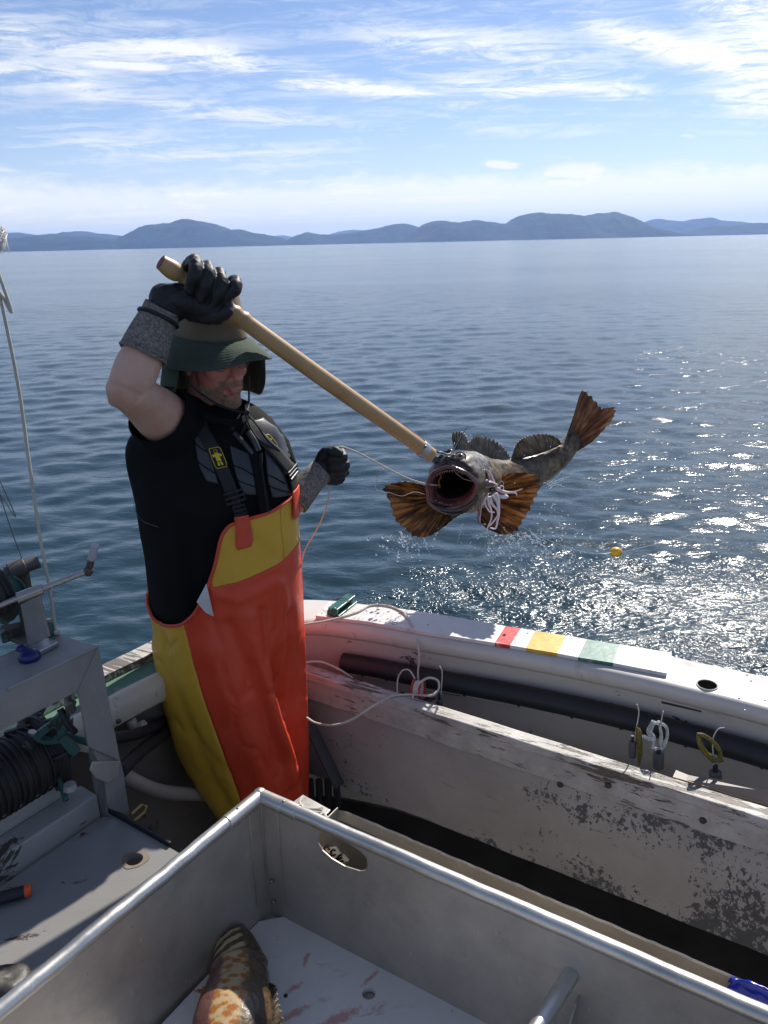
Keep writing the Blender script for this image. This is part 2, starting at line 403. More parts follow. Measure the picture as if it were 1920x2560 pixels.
# ------------------------------------------------------------ weathered materials
def weathered(name, paint, under, edge_dark=(0.03, 0.028, 0.026), amt=0.5, scale=6, stretch=(1, 1, 1), rough=0.5, grime=(0.10, 0.09, 0.08), gamt=0.4, spec=0.4, rot=0.0, bump=0.5):
    mt, n, p = newmat(name); g = n.mapping(geo(n), stretch, (0, 0, rot))
    big = n.noise(g, scale*0.25, 4, 0.6); f = n.noise(g, scale, 9, 0.72, 0.8)
    v = n.math('ADD', f, n.math('MULTIPLY', n.math('SUBTRACT', big, 0.5), 0.55))
    chip = n.step(v, 0.70-0.22*amt, 0.715-0.22*amt)
    tone = n.noise(g, 3.0, 6, 0.7); pc = n.ramp(tone, [(0.25, tuple(c*0.86 for c in paint)), (0.75, paint)])
    gr = n.step(n.noise(n.mapping(g, (1, 1, 1), (0.3, 0, 0)), 5.5, 9, 0.75, 1.0), 0.72-gamt*0.3, 0.85-gamt*0.2)
    pc = n.mix(n.math('MULTIPLY', gr, 0.55), pc, grime)
    u2 = n.ramp(n.noise(g, 40, 5, 0.7), [(0.3, tuple(c*0.6 for c in under)), (0.7, under)])
    rim = n.math('MULTIPLY', n.step(v, 0.685-0.22*amt, 0.70-0.22*amt), 0.35)
    c = n.mix(rim, pc, edge_dark); c = n.mix(chip, c, u2)
    n.lk(c, p.inputs['Base Color'])
    n.lk(n.math('ADD', rough, n.math('MULTIPLY', chip, 0.25)), p.inputs['Roughness']); p.inputs['Specular IOR Level'].default_value = spec
    b = n.node('ShaderNodeBump'); b.inputs['Strength'].default_value = bump; b.inputs['Distance'].default_value = 0.002
    n.lk(n.math('SUBTRACT', n.math('MULTIPLY', n.noise(g, 55, 5, 0.7), 0.4), chip), b.inputs['Height']); n.lk(b.outputs[0], p.inputs['Normal'])
    return mt
M = {}
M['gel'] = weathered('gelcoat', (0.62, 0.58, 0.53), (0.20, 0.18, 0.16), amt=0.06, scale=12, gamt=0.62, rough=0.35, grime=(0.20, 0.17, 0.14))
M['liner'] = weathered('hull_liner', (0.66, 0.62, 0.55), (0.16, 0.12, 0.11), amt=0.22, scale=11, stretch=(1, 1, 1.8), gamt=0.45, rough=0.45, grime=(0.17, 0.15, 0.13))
M['shadeliner'] = weathered('stained_shade_liner', (0.24, 0.20, 0.165), (0.10, 0.08, 0.06), amt=0.15, scale=7, gamt=0.6, rough=0.5)  # brown shade below the left gunwale put into the liner colour, plus stains
M['cream'] = plain('cream_paint', (0.60, 0.52, 0.40), 0.38, var=0.08, dirt=(0.25, 0.17, 0.11), dirt_amt=0.12, dscale=14)
M['hdpe'] = plain('white_plastic_board', (0.66, 0.63, 0.60), 0.42, var=0.06, scale=30, bump=0.25, bscale=160, dirt=(0.35, 0.33, 0.32), dirt_amt=0.16, dscale=22)
def capwood(nm='peeling_painted_wood', th=.50):
    mt, n, p = newmat(nm); g = geo(n)
    ang = -math.atan2(0.66, 1.24)
    gg = n.mapping(n.mapping(g, (1, 1, 1), (0, 0, -ang)), (1.0, 9, 9))
    v = n.noise(gg, 6.5, 9, 0.72, 0.35); big = n.noise(g, 2.6, 3, 0.6)
    v = n.math('ADD', v, n.math('MULTIPLY', n.math('SUBTRACT', big, 0.5), 0.8))
    chip = n.step(v, th, th+.02)
    grain = n.noise(n.mapping(gg, (0.6, 5, 5)), 10, 4, 0.7)
    wood = n.ramp(grain, [(0.3, (0.055, 0.040, 0.030)), (0.7, (0.24, 0.20, 0.165))])
    paint = n.ramp(n.noise(g, 14, 6, 0.7), [(0.2, (0.30, 0.27, 0.24)), (0.7, (0.60, 0.57, 0.53))])
    c = n.mix(n.math('MULTIPLY', n.step(v, th-.025, th), 0.5), paint, (0.08, 0.06, 0.05)); c = n.mix(chip, c, wood)
    n.lk(c, p.inputs['Base Color']); p.inputs['Roughness'].default_value = 0.55
    b = n.node('ShaderNodeBump'); b.inputs['Strength'].default_value = 0.8; b.inputs['Distance'].default_value = 0.002
    n.lk(n.math('SUBTRACT', n.math('MULTIPLY', grain, 0.6), chip), b.inputs['Height']); n.lk(b.outputs[0], p.inputs['Normal'])
    return mt
M['capwood'] = capwood(); M['fascia'] = capwood('peeling_fascia_paint', .56)
def panelmat():
    mt, n, p = newmat('flaking_grey_panel'); g = geo(n); sx = n.node('ShaderNodeSeparateXYZ'); n.lk(g, sx.inputs[0])
    f = n.noise(n.mapping(g, (1, 1, 0.8), (0, 0.6, 0)), 66, 8, 0.72, 0.35)
    f2 = n.noise(g, 5.0, 3, 0.6)
    more = n.step(sx.outputs[0], 0.15, 1.05)
    v = n.math('ADD', n.math('ADD', f, n.math('MULTIPLY', n.math('SUBTRACT', f2, 0.5), 0.7)), n.math('MULTIPLY', more, 0.17))
    low = n.math('MULTIPLY', n.step(n.math('MULTIPLY', sx.outputs[2], -1.0), -0.36, -0.24), 0.10)
    v = n.math('ADD', v, low)
    chip = n.step(v, 0.70, 0.715)
    paint = n.ramp(n.noise(g, 2.2, 7, 0.7), [(0.25, (0.29, 0.272, 0.258)), (0.75, (0.50, 0.475, 0.45))])
    strk = n.step(n.noise(n.mapping(g, (2, 2, 26), (0, 0.12, 0)), 3.0, 6, 0.7), 0.58, 0.72); paint = n.mix(n.math('MULTIPLY', strk, 0.45), paint, (0.13, 0.115, 0.10)); c = n.mix(chip, paint, (0.115, 0.115, 0.12))
    n.lk(c, p.inputs['Base Color']); n.lk(n.math('ADD', 0.38, n.math('MULTIPLY', f2, 0.25)), p.inputs['Roughness'])
    b = n.node('ShaderNodeBump'); b.inputs['Strength'].default_value = 0.7; b.inputs['Distance'].default_value = 0.0015
    n.lk(n.math('MULTIPLY', chip, -1.0), b.inputs['Height']); n.lk(b.outputs[0], p.inputs['Normal'])
    return mt
M['panel'] = panelmat()
def alum(name, base=(0.57, 0.52, 0.455), rough=0.42, metal=0.6, stain=(0.20, 0.165, 0.14), samt=0.48):
    mt, n, p = newmat(name); g = geo(n)
    a = n.noise(g, 3.5, 7, 0.7); s = n.noise(g, 45, 4, 0.6); sc = n.noise(n.mapping(g, (3, 3, 40)), 4, 5, 0.7)
    c = n.ramp(a, [(0.25, tuple(x*0.55 for x in base)), (0.72, base)])
    st = n.step(n.noise(g, 9, 8, 0.75, 1.0), 0.74-0.3*samt, 0.90-0.3*samt); c = n.mix(n.math('MULTIPLY', st, 0.6), c, stain)
    s1 = n.noise(n.mapping(g, (60, 3, 9), (0.3, 0.2, 0.6)), 1.6, 3, 0.7); s2 = n.noise(n.mapping(g, (4, 70, 12), (0.1, 0.5, 0.2)), 1.4, 3, 0.7)
    scr = n.math('MAXIMUM', n.step(s1, 0.66, 0.72), n.step(s2, 0.67, 0.73)); c = n.mix(n.math('MULTIPLY', scr, 0.48), c, tuple(min(1, x*1.25) for x in base))
    pit = n.step(n.noise(g, 38, 3, 0.6), 0.70, 0.74); c = n.mix(n.math('MULTIPLY', pit, 0.45), c, tuple(x*0.35 for x in base))
    n.lk(c, p.inputs['Base Color']); n.lk(n.math('ADD', n.math('ADD', rough-0.12, n.math('MULTIPLY', n.math('ADD', a, sc), 0.14)), n.math('MULTIPLY', scr, 0.12)), p.inputs['Roughness'])
    p.inputs['Metallic'].default_value = metal
    b = n.node('ShaderNodeBump'); b.inputs['Strength'].default_value = 0.45; b.inputs['Distance'].default_value = 0.001
    n.lk(n.math('ADD', s, n.math('ADD', n.math('MULTIPLY', n.noise(g, 5.0, 3, 0.6), 9.0), n.math('MULTIPLY', n.noise(g, 19.0, 2, 0.5), 1.6))), b.inputs['Height']); n.lk(b.outputs[0], p.inputs['Normal'])
    return mt
M['alum'] = alum('dull_aluminium'); M['alum_rim'] = alum('worn_aluminium_tube', (0.68, 0.655, 0.61), 0.36, 0.9, samt=0.12)
M['alum_frame'] = alum('oxidised_aluminium', (0.33, 0.315, 0.295), 0.55, 0.35, (0.10, 0.09, 0.08), 0.35)
M['steel'] = alum('stained_steel', (0.48, 0.45, 0.43), 0.33, 0.95, (0.12, 0.06, 0.03), 0.45)
M['rust'] = alum('dark_oily_steel', (0.13, 0.115, 0.105), 0.5, 0.5, (0.06, 0.03, 0.02), 0.6)
M['rubber'] = plain('black_rubber', (0.018, 0.018, 0.020), 0.55, var=0.25, scale=20, bump=0.3, bscale=90)
M['dark'] = plain('dark_bilge_paint', (0.035, 0.034, 0.033), 0.7, var=0.4, scale=6, bump=0.3)
M['green_paint'] = weathered('worn_green_nonskid', (0.10, 0.20, 0.13), (0.34, 0.33, 0.28), amt=0.45, scale=22, rough=0.6, gamt=0.3)
M['green_iron'] = weathered('green_painted_iron', (0.045, 0.115, 0.10), (0.05, 0.035, 0.028), amt=0.6, scale=16, rough=0.5)
M['rope'] = plain('white_braided_rope', (0.55, 0.51, 0.43), 0.8, var=0.18, scale=260, bump=0.8, bscale=420)
M['pvc'] = plain('cream_plastic_hose', (0.42, 0.36, 0.29), 0.4, var=0.08)
M['blue'] = plain('blue_plastic_sheet', (0.012, 0.035, 0.42), 0.22, var=0.15, coat=0.4)
M['bolt'] = alum('bolt_steel', (0.30, 0.28, 0.26), 0.35, 0.9)
M['wood'] = None
def grimeboard():
    mt, n, p = newmat('worn_white_cutting_board'); g = geo(n)
    base = n.ramp(n.noise(g, 4, 7, 0.7), [(0.2, (0.60, 0.565, 0.52)), (0.8, (0.82, 0.775, 0.72))])
    specks = n.step(n.noise(n.mapping(g, (2.2, 1, 1), (0, 0, 0.6)), 30, 5, 0.7), 0.66, 0.70)
    c = n.mix(n.math('MULTIPLY', specks, 0.6), base, (0.12, 0.12, 0.12))
    blood = n.step(n.noise(n.mapping(g, (1.0, 2.4, 1), (0, 0, R(-38))), 7.5, 6, 0.62, 0.5), 0.60, 0.74)
    c = n.mix(n.math('MULTIPLY', blood, 0.75), c, (0.40, 0.07, 0.05))
    for bx_, by_, rx_, ry_, an_ in ((845, 2548, .060, .014, 28), (735, 2470, .022, .008, 35), (735, 2535, .040, .010, 32), (925, 2445, .030, .006, 45), (765, 2400, .020, .006, 75), (560, 2552, .05, .02, 20)):
        pp_ = PZ(bx_, by_, .399); dv = n.node('ShaderNodeVectorMath', operation='SUBTRACT'); n.lk(g, dv.inputs[0]); dv.inputs[1].default_value = (pp_.x, pp_.y, 0)
        dm = n.mapping(dv.outputs[0], (1, 1, 0), (0, 0, -R(an_))); dm = n.mapping(dm, (1/rx_, 1/ry_, 0)); ln = n.node('ShaderNodeVectorMath', operation='LENGTH'); n.lk(dm, ln.inputs[0])
        mm_ = n.math('SUBTRACT', 1.0, n.step(n.math('ADD', ln.outputs['Value'], n.math('MULTIPLY', n.math('SUBTRACT', n.noise(g, 55, 5, 0.7), 0.5), 2.6)), 0.35, 1.3)); c = n.mix(n.math('MULTIPLY', mm_, 0.60), c, (0.46, 0.085, 0.06))
    n.lk(c, p.inputs['Base Color']); p.inputs['Roughness'].default_value = 0.36
    b = n.node('ShaderNodeBump'); b.inputs['Strength'].default_value = 0.2; b.inputs['Distance'].default_value = 0.001
    n.lk(n.noise(g, 120, 4, 0.6), b.inputs['Height']); n.lk(b.outputs[0], p.inputs['Normal'])
    return mt
M['binboard'] = grimeboard()
M['table'] = weathered('scuffed_grey_table', (0.25, 0.24, 0.225), (0.075, 0.045, 0.035), amt=0.17, scale=13, stretch=(1.0, 2.6, 1), rot=R(-35), rough=0.42, gamt=0.45, grime=(0.12, 0.12, 0.12))
M['bandwood'] = weathered('old_white_beam', (0.38, 0.36, 0.32), (0.09, 0.07, 0.055), amt=0.5, scale=7, stretch=(1, 1, 2), rough=0.6, gamt=0.6)
# ------------------------------------------------------------ the boat
boat = thing('fishing_boat', 'weathered white fishing boat with a peeling wooden divider and wide gunwale', 'boat', (0, 2.0, 0))
GZ = 0.80
inner = spline([(-1.45, 0.9, GZ), (-1.12, 1.50, GZ), (-.80, 1.98, GZ), (-.668, 2.15, GZ), (-.52, 2.34, GZ), (-.40, 2.445, GZ), (-.26, 2.482, GZ),
                (-.08, 2.43, GZ), (.10, 2.352, GZ), (.417, 2.222, GZ), (.70, 2.085, GZ), (.86, 1.992, GZ), (1.031, 1.884, GZ), (1.30, 1.69, GZ), (1.9, 1.15, GZ)], 10)
def width_at(p):
    return lerpl([-1.4, -.8, -.6, -.45, -.25, .1, .45, .86, 1.05, 1.6], [.15, .15, .16, .20, .165, .155, .160, .165, .175, .18], p.x)
def normals2d(path):
    o = []
    for i in range(len(path)):
        t = path[min(i+1, len(path)-1)]-path[max(i-1, 0)]; t.normalize(); o.append(Vector((-t.y, t.x, 0)))
    return o
NRM = normals2d(inner)
def sweep(name, prof, mat, parent, path=inner, nrm=NRM, i0=0, i1=None, closed=True, wfn=None):
    rows = []
    for i in range(i0, i1 if i1 is not None else len(path)):
        p, nn = path[i], nrm[i]; wd = width_at(p)
        rows.append([p + nn*(o*wd if rel else o) + Vector((0, 0, dz)) for o, dz, rel in prof])
    bm = bmesh.new(); vr = [[bm.verts.new(q) for q in r] for r in rows]; n_ = len(prof)
    for i in range(len(rows)-1):
        for k in range(n_ if closed else n_-1):
            bm.faces.new((vr[i][k], vr[i][(k+1) % n_], vr[i+1][(k+1) % n_], vr[i+1][k]))
    if closed:
        bm.faces.new(vr[0]); bm.faces.new(vr[-1][::-1])
    return bm_obj(name, bm, mat, parent, True, sharp=50)
# gunwale cap: flat top, rolled inner lip, outer drop
lipp = [(0.004, -.060, 0), (-.004, -.050, 0), (-.012, -.035, 0), (-.013, -.020, 0), (-.008, -.007, 0), (0.004, -.001, 0), (0.016, 0, 0), (0.97, 0, 1), (1.0, -.002, 1), (1.02, -.012, 1), (1.03, -.030, 1), (1.03, -.09, 1), (0.90, -.09, 1), (0.3, -.062, 1)]
sweep('gunwale', lipp, M['gel'], boat)
LPROF = [(.020, -.061, 0), (.016, -.064, 0), (.022, -.085, 0), (.030, -.105, 0), (.034, -.15, 0), (.040, -.25, 0), (.06, -.45, 0), (.10, -.80, 0), (.16, -.80, 0), (.10, -.45, 0), (.075, -.25, 0), (.07, -.15, 0), (.07, -.063, 0)]
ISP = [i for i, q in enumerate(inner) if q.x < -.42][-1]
sweep('hull_liner', LPROF, M['shadeliner'], boat, i1=ISP+1); sweep('hull_liner', LPROF, M['liner'], boat, i0=ISP)
sweep('hull_side', [(1.0, -.091, 1), (1.06, -.091, 1), (1.12, -.5, 1), (.9, -1.1, 1), (.8, -1.1, 1), (1.02, -.5, 1)], M['gel'], boat)
# black split hose pinned along the liner
def path_part(path, nrm, x0, off, dz):
    return [p+nn*off+Vector((0, 0, dz)) for p, nn in zip(path, nrm) if p.x > x0 and p.y > 1.0 and (p.x > -.3)]
bm = bmesh.new(); pp = path_part(inner, NRM, -0.165, -.004, -.150); tube(bm, pp, 0.034, 14)
hose = bm_obj('rubber_fender', bm, M['rubber'], boat)
bm = bmesh.new(); tube(bm, [q+Vector((0, 0, -.026)) + Vector((-.001, -.023, 0)) for q in pp], 0.0022, 6); bm_obj('fender_seam', bm, M['rope'], hose)
for i in range(4, len(pp)-2, 5):
    bm = bmesh.new(); q = pp[i]+Vector((-.004, -.024, -.022)); ell(bm, q, (.006, .006, .006), u=8, v=6); bm_obj('pin', bm, M['rubber'], hose)
# black flaps hanging below the hose
for (a, b, z0) in (((1068, 1690), (1165, 1738), 0), ((1570, 1790), (1650, 1850), 1)):
    pa = PZ(a[0], a[1], 0.66) if 0 else None
def on_liner(px, py, off=-.004):     # point on the liner face seen at that pixel
    best = None
    d = ray(px, py)
    for i in range(len(inner)-1):
        p, q = inner[i], inner[i+1]
        if p.y < 0.8: continue
        e = q-p; n2 = Vector((-e.y, e.x, 0)).normalized(); o = p + n2*(0.034+off)
        den = d.dot(n2)
        if abs(den) < 1e-6: continue
        t = (o-EYE).dot(n2)/den; X = EYE+d*t; s = (X-p).dot(e)/e.dot(e)
        if -0.02 <= s <= 1.02 and t > 0.5 and (best is None or t > best[0]) and X.z < 0.9: best = (t, X, n2)
    return best[1], best[2]
for quad in (((1050, 1680), (1168, 1700), (1166, 1728), (1150, 1741), (1108, 1733), (1056, 1700)), ((1570, 1786), (1650, 1803), (1652, 1838), (1590, 1842), (1574, 1826), (1570, 1800))):
    P_ = [on_liner(*q) for q in quad]; bm = bmesh.new(); poly_slab(bm, [p for p, _ in P_], 0.004, up=-P_[0][1]*1.0); bm_obj('rubber_flap', bm, M['rubber'], boat, False)
# round bolts and cleat pads on the liner
for q in ((1207, 1660), (1630, 1748)):
    p, nn = on_liner(*q, off=-.006); bm = bmesh.new(); bmesh.ops.create_cone(bm, segments=16, cap_ends=True, radius1=.0085, radius2=.0075, depth=.006, matrix=Matrix.Translation(p) @ nn.to_track_quat('Z', 'Y').to_matrix().to_4x4()); bm_obj('bolt', bm, M['bolt'], boat, bevel=.001)
for a, b in (((955, 1600), (1035, 1618)), ((1655, 1752), (1755, 1775))):
    pa, nn = on_liner(*a, off=-.008); pb, _ = on_liner(*b, off=-.008); bm = bmesh.new(); tube(bm, [pa, pb], .0075, 10); bm_obj('grab_slot', bm, M['dark'], boat)
# --- left side of the boat: rub batten, nonskid strip
iL = [i for i, p in enumerate(inner) if p.x < -0.50 and p.y < 2.36]
def strip(name, a, b, z0, z1, mat, parent, jag=0.0, rng=iL):
    bm = bmesh.new(); rows = []
    for i in rng:
        p, nn = inner[i], NRM[i]; wd = width_at(p)
        j = jag*rnd.uniform(-1, 1)
        rows.append([p+nn*(a*wd+j)+Vector((0, 0, z0)), p+nn*(b*wd)+Vector((0, 0, z0)), p+nn*(b*wd)+Vector((0, 0, z1)), p+nn*(a*wd+j)+Vector((0, 0, z1))])
    vr = [[bm.verts.new(q) for q in r] for r in rows]
    for i in range(len(vr)-1):
        for k in range(4): bm.faces.new((vr[i][k], vr[i][(k+1) % 4], vr[i+1][(k+1) % 4], vr[i+1][k]))
    bm.faces.new(vr[0]); bm.faces.new(vr[-1][::-1])
    return bm_obj(name, bm, mat, parent, False, bevel=0.002)
strip('rub_batten', .62, 1.04, .002, .026, M['capwood'], boat)
strip('nonskid_strip', .12, .60, -.002, .003, M['green_paint'], boat)
iR = [i for i, p in enumerate(inner) if -1.35 < p.x < -0.50 and p.y < 2.36]
sweep('cream_coaming', [(-.018, -.075, 0), (-.026, -.055, 0), (-.026, -.02, 0), (-.018, 0.0, 0), (-.004, .009, 0), (.014, .008, 0), (.018, .002, 0), (.01, -.058, 0)], M['cream'], boat, i0=iR[0], i1=iR[-1]+1)
# --- plate with holes
def plate(bm, org, e1, e2, outer, holes, thick):
    """outer/holes in (s,t); e1,e2 unit vectors; thickness along -(e1 x e2)"""
    org = v3(org); nn = e1.cross(e2).normalized()
    def P3(s, t, d=0): return org+e1*s+e2*t-nn*d
    for d in (0, thick):
        es = []
        for loop in [outer]+holes:
            vs = [bm.verts.new(P3(s, t, d)) for s, t in loop]
            es += [bm.edges.new((vs[i], vs[(i+1) % len(vs)])) for i in range(len(vs))]
        bmesh.ops.triangle_fill(bm, use_beauty=True, use_dissolve=False, edges=es)
    for loop in [outer]+holes:
        k = len(loop)
        for i in range(k):
            a, b = loop[i], loop[(i+1) % k]
            bm.faces.new([bm.verts.new(P3(*a)), bm.verts.new(P3(*b)), bm.verts.new(P3(*b, thick)), bm.verts.new(P3(*a, thick))])
    bmesh.ops.remove_doubles(bm, verts=bm.verts, dist=1e-5)
def circ(cx, cy, r, n=24, ry=None): return [(cx+r*math.cos(2*math.pi*i/n), cy+(ry or r)*math.sin(2*math.pi*i/n)) for i in range(n)]
# rod hole in the gunwale top: flat disc with the bore's shade painted black, and a rim
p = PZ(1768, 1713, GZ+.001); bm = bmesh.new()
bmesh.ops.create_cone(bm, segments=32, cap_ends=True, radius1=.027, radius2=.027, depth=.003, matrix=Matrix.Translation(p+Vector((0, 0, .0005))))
M['bore_shade'] = plain('painted_bore_shade', (.004, .004, .004), .95, spec=0.0)
rh = bm_obj('rod_hole', bm, M['bore_shade'], boat, False)
bm = bmesh.new(); tube(bm, [p+Vector((math.cos(t)*.028, math.sin(t)*.028, .001)) for t in [2*math.pi*i/32 for i in range(32)]], .0022, 6, closed=True); bm_obj('rim', bm, M['gel'], rh)
for q in ((1868, 1687), (1878, 1702), (1848, 1744), (1912, 1750), (1862, 1775), (1650, 1668)):
    p = PZ(*q, GZ+.001); bm = bmesh.new(); ell(bm, p, (.0032, .0032, .0016), u=8, v=6); bm_obj('screw', bm, M['bolt'], boat)
# --- white plank with painted measuring bands on the gunwale
M['red_paint'] = plain('red_paint', (0.50, 0.020, 0.022), 0.4, var=0.2, scale=30, bump=.3, dirt=(.6, .3, .28), dirt_amt=.15, dscale=30)
M['yellow_paint'] = plain('yellow_paint', (0.62, 0.36, 0.030), 0.4, var=0.15, scale=30, bump=.3, dirt=(.7, .55, .3), dirt_amt=.12, dscale=30)
M['green_band'] = plain('dull_green_paint', (0.055, 0.16, 0.12), 0.4, var=0.3, scale=30, bump=.3, dirt=(.3, .36, .33), dirt_amt=.3, dscale=24)
edge_in = [(789, 1539), (915, 1553), (1040, 1576), (1237, 1607), (1275, 1613), (1315, 1620), (1393, 1633), (1445, 1643), (1533, 1657), (1667, 1683)]
edge_out = [(824, 1504), (945, 1514), (1084, 1533), (1264, 1565), (1302, 1571), (1338, 1577), (1416, 1589), (1467, 1598), (1549, 1611), (1679, 1632)]
PT = GZ+0.013
pin = [PZ(x, y, PT) for x, y in edge_in]; pout = [PZ(x, y, PT) for x, y in edge_out]
mats = [M['hdpe'], M['red_paint'], M['yellow_paint'], M['green_band']]; idx = [0, 0, 0, 1, 0, 2, 0, 3, 0]
def plank_seg(bm, i, j):
    t = Vector((0, 0, .012)); 
    a = [pin[i], pin[j], pout[j], pout[i]]; box8(bm, [q-t for q in a]+a)
plank = thing('measuring_plank', 'long white plank with red, yellow and green bands lying on the gunwale', 'plank', PZ(1250, 1590, GZ))
for k, (i, j, mm, nm) in enumerate(((0, 2, 0, 'board'), (2, 3, 0, 'board'), (3, 4, 1, 'red_band'), (4, 5, 0, 'board'), (5, 6, 2, 'yellow_band'), (6, 7, 0, 'board'), (7, 8, 3, 'green_band'), (8, 9, 0, 'board'))):
    bm = bmesh.new()
    if nm == 'board' and i == 0: plank_seg(bm, 0, 1); plank_seg(bm, 1, 2)
    else: plank_seg(bm, i, j)
    bmesh.ops.remove_doubles(bm, verts=bm.verts, dist=1e-4)
    ob = bm_obj(nm, bm, mats[mm], plank, False)
for q in ((805, 1533), (832, 1510), (1070, 1562), (1640, 1672), (1655, 1645)):
    bm = bmesh.new(); ell(bm, PZ(*q, PT), (.0035, .0035, .0012), u=10, v=6); bm_obj('screw', bm, M['bolt'], plank)
# --- divider: wooden cap rail, fascia, flaking panel
CZ = 0.66
far = [PZ(x, y, CZ) for x, y in ((700, 1642), (767, 1663), (885, 1693), (997, 1730), (1111, 1764), (1300, 1828), (1504, 1891), (1764, 1971), (1920, 2016), (2200, 2105))]
near = [PZ(x, y, CZ) for x, y in ((700, 1659), (769, 1681), (890, 1720), (990, 1755), (1098, 1789), (1285, 1849), (1478, 1911), (1735, 1993), (1905, 2050), (2190, 2148))]
# straight line fit keeps the rail a real straight beam
def fit(ps):
    x = np.array([p.x for p in ps]); y = np.array([p.y for p in ps]); a, b = np.polyfit(x, y, 1); return a, b
af, bf = fit(far[1:9]); an, bn = fit(near[1:9])
def FR(x, z=CZ): return Vector((x, af*x+bf, z))
dirv = Vector((1, af, 0)).normalized(); nin = Vector((dirv.y, -dirv.x, 0))     # towards the cockpit
if nin.y > 0: nin = -nin
cw = abs(bf-bn)*math.cos(math.atan(af)); cw = max(0.035, min(cw, 0.06))
def beam(name, x0, x1, o0, o1, z0, z1, mat, parent, jag=0, segs=60, bevel=.003):
    bm = bmesh.new(); rows = []
    for i in range(segs+1):
        x = x0+(x1-x0)*i/segs; p = FR(x, 0)
        j1 = jag*noise.noise(Vector((x*9, 1, 2))) + jag*0.5*noise.noise(Vector((x*40, 1, 2)))
        rows.append([p+nin*o0+Vector((0, 0, z0)), p+nin*o1+Vector((0, 0, z0+j1)), p+nin*(o1+j1*.4)+Vector((0, 0, z1)), p+nin*o0+Vector((0, 0, z1+j1*0.3))])
    vr = [[bm.verts.new(q) for q in r] for r in rows]
    for i in range(segs):
        for k in range(4): bm.faces.new((vr[i][k], vr[i][(k+1) % 4], vr[i+1][(k+1) % 4], vr[i+1][k]))
    bm.faces.new(vr[0]); bm.faces.new(vr[-1][::-1])
    return bm_obj(name, bm, mat, parent, False, bevel=bevel)
XL = -0.36
beam('cap_rail', XL, 1.5, 0, cw, CZ-.028, CZ, M['capwood'], boat, jag=.004)
beam('fascia_board', XL, 1.5, .004, cw-.006, CZ-.105, CZ-.029, M['fascia'], boat, jag=.003)
beam('divider_panel', XL+.02, 1.5, .010, cw-.014, .24, CZ-.106, M['panel'], boat, jag=.003)
for q in ((1520, 1964), (1757, 2052), (1400, 1962)):
    d = ray(*q); t = ((FR(0, 0)+nin*(cw-.004))-EYE).dot(nin)/d.dot(nin); p = EYE+d*t
    bm = bmesh.new(); bmesh.ops.create_cone(bm, segments=14, cap_ends=True, radius1=.010, radius2=.008, depth=.006, matrix=Matrix.Translation(p) @ nin.to_track_quat('Z', 'Y').to_matrix().to_4x4()); bm_obj('bolt', bm, M['rust'], boat)
# low side deck between divider and liner, dark cockpit sole
bm = bmesh.new(); slab(bm, [FR(XL, .46)-nin*.0, FR(1.6, .46), FR(1.6, .46)-nin*.30, FR(XL, .46)-nin*.16], .02); bm_obj('side_deck', bm, M['liner'], boat, False)
bm = bmesh.new(); slab(bm, [(-1.6, -1.4, 0), (2.2, -1.4, 0), (2.2, 2.1, 0), (-1.6, 2.1, 0)], .03); bm_obj('cockpit_sole', bm, M['dark'], boat, False)
bm = bmesh.new(); pw = [q+nn*.09 for q, nn in zip(inner, NRM)]; poly_slab(bm, [Vector((q.x, q.y, -.004)) for q in pw], .03); bm_obj('stern_sole', bm, M['dark'], boat, False)
# black gusset and ribs where the divider meets the stern, far end leg
bm = bmesh.new(); a = PY(775, 1815, 2.24); b = PY(848, 1965, 2.16); tube(bm, [a, b], .022, 10, flat=0.5); bm_obj('brace', bm, M['dark'], boat)
# angled metal shelf in the side deck at the right
bm = bmesh.new(); a = PY(1690, 1925, 1.83); b = PY(1920, 1975, 1.72); c = PY(1920, 2010, 1.70); d = PY(1682, 1942, 1.80); poly_slab(bm, [a, b, c, d], .004); bm_obj('drain_channel', bm, M['shadeliner'], boat, False)
# ------------------------------------------------------------ aluminium fish bin in the foreground
BZ = 0.75; BF = 0.385
Cc = PZ(650, 1990, BZ); Lc = PZ(0, 2526, BZ); Rc = PZ(1920, 2541, BZ)
eL = (Lc-Cc).normalized(); eR = (Rc-Cc).normalized()
LL, LR = 1.05, 1.30
fbin = thing('fish_bin', 'large aluminium fish bin with a rounded tube rim in the foreground', 'bin', (Cc.x, Cc.y, BF-.01))
UP = Vector((0, 0, 1))
r0 = .0165
# walls sit just inside the rim tubes
inL = (eR - eL*eR.dot(eL)).normalized(); inR = (eL - eR*eL.dot(eR)).normalized()
def wallpt(e, s, z): return Cc+e*s+Vector((0, 0, z-BZ))
# right wall with the hand slot
def on_plane(px, py, o, nn):
    d = ray(px, py); t = (v3(o)-EYE).dot(nn)/d.dot(nn); return EYE+d*t
nR = inR
slot = []
for q in ((794, 2092), (796, 2108), (806, 2126), (828, 2146), (862, 2166), (900, 2178), (913, 2176), (919, 2163), (916, 2144), (903, 2130), (868, 2106), (830, 2086), (806, 2078)):
    P_ = on_plane(*q, Cc, nR); slot.append(((P_-Cc).dot(eR), P_.z-BZ))
bm = bmesh.new()
plate(bm, Cc, eR, UP, [(0, -.012), (LR, -.012), (LR, BF-BZ), (0, BF-BZ)], [slot], .003 if eR.cross(UP).dot(inR) > 0 else -.003)
bm_obj('right_wall', bm, M['alum'], fbin, False)
bm = bmesh.new(); plate(bm, Cc, eL, UP, [(0, -.012), (LL, -.012), (LL, BF-BZ), (0, BF-BZ)], [], .003 if eL.cross(UP).dot(inL) > 0 else -.003)
bm_obj('left_wall', bm, M['alum'], fbin, False)
far_c = Cc+eL*LL+eR*LR
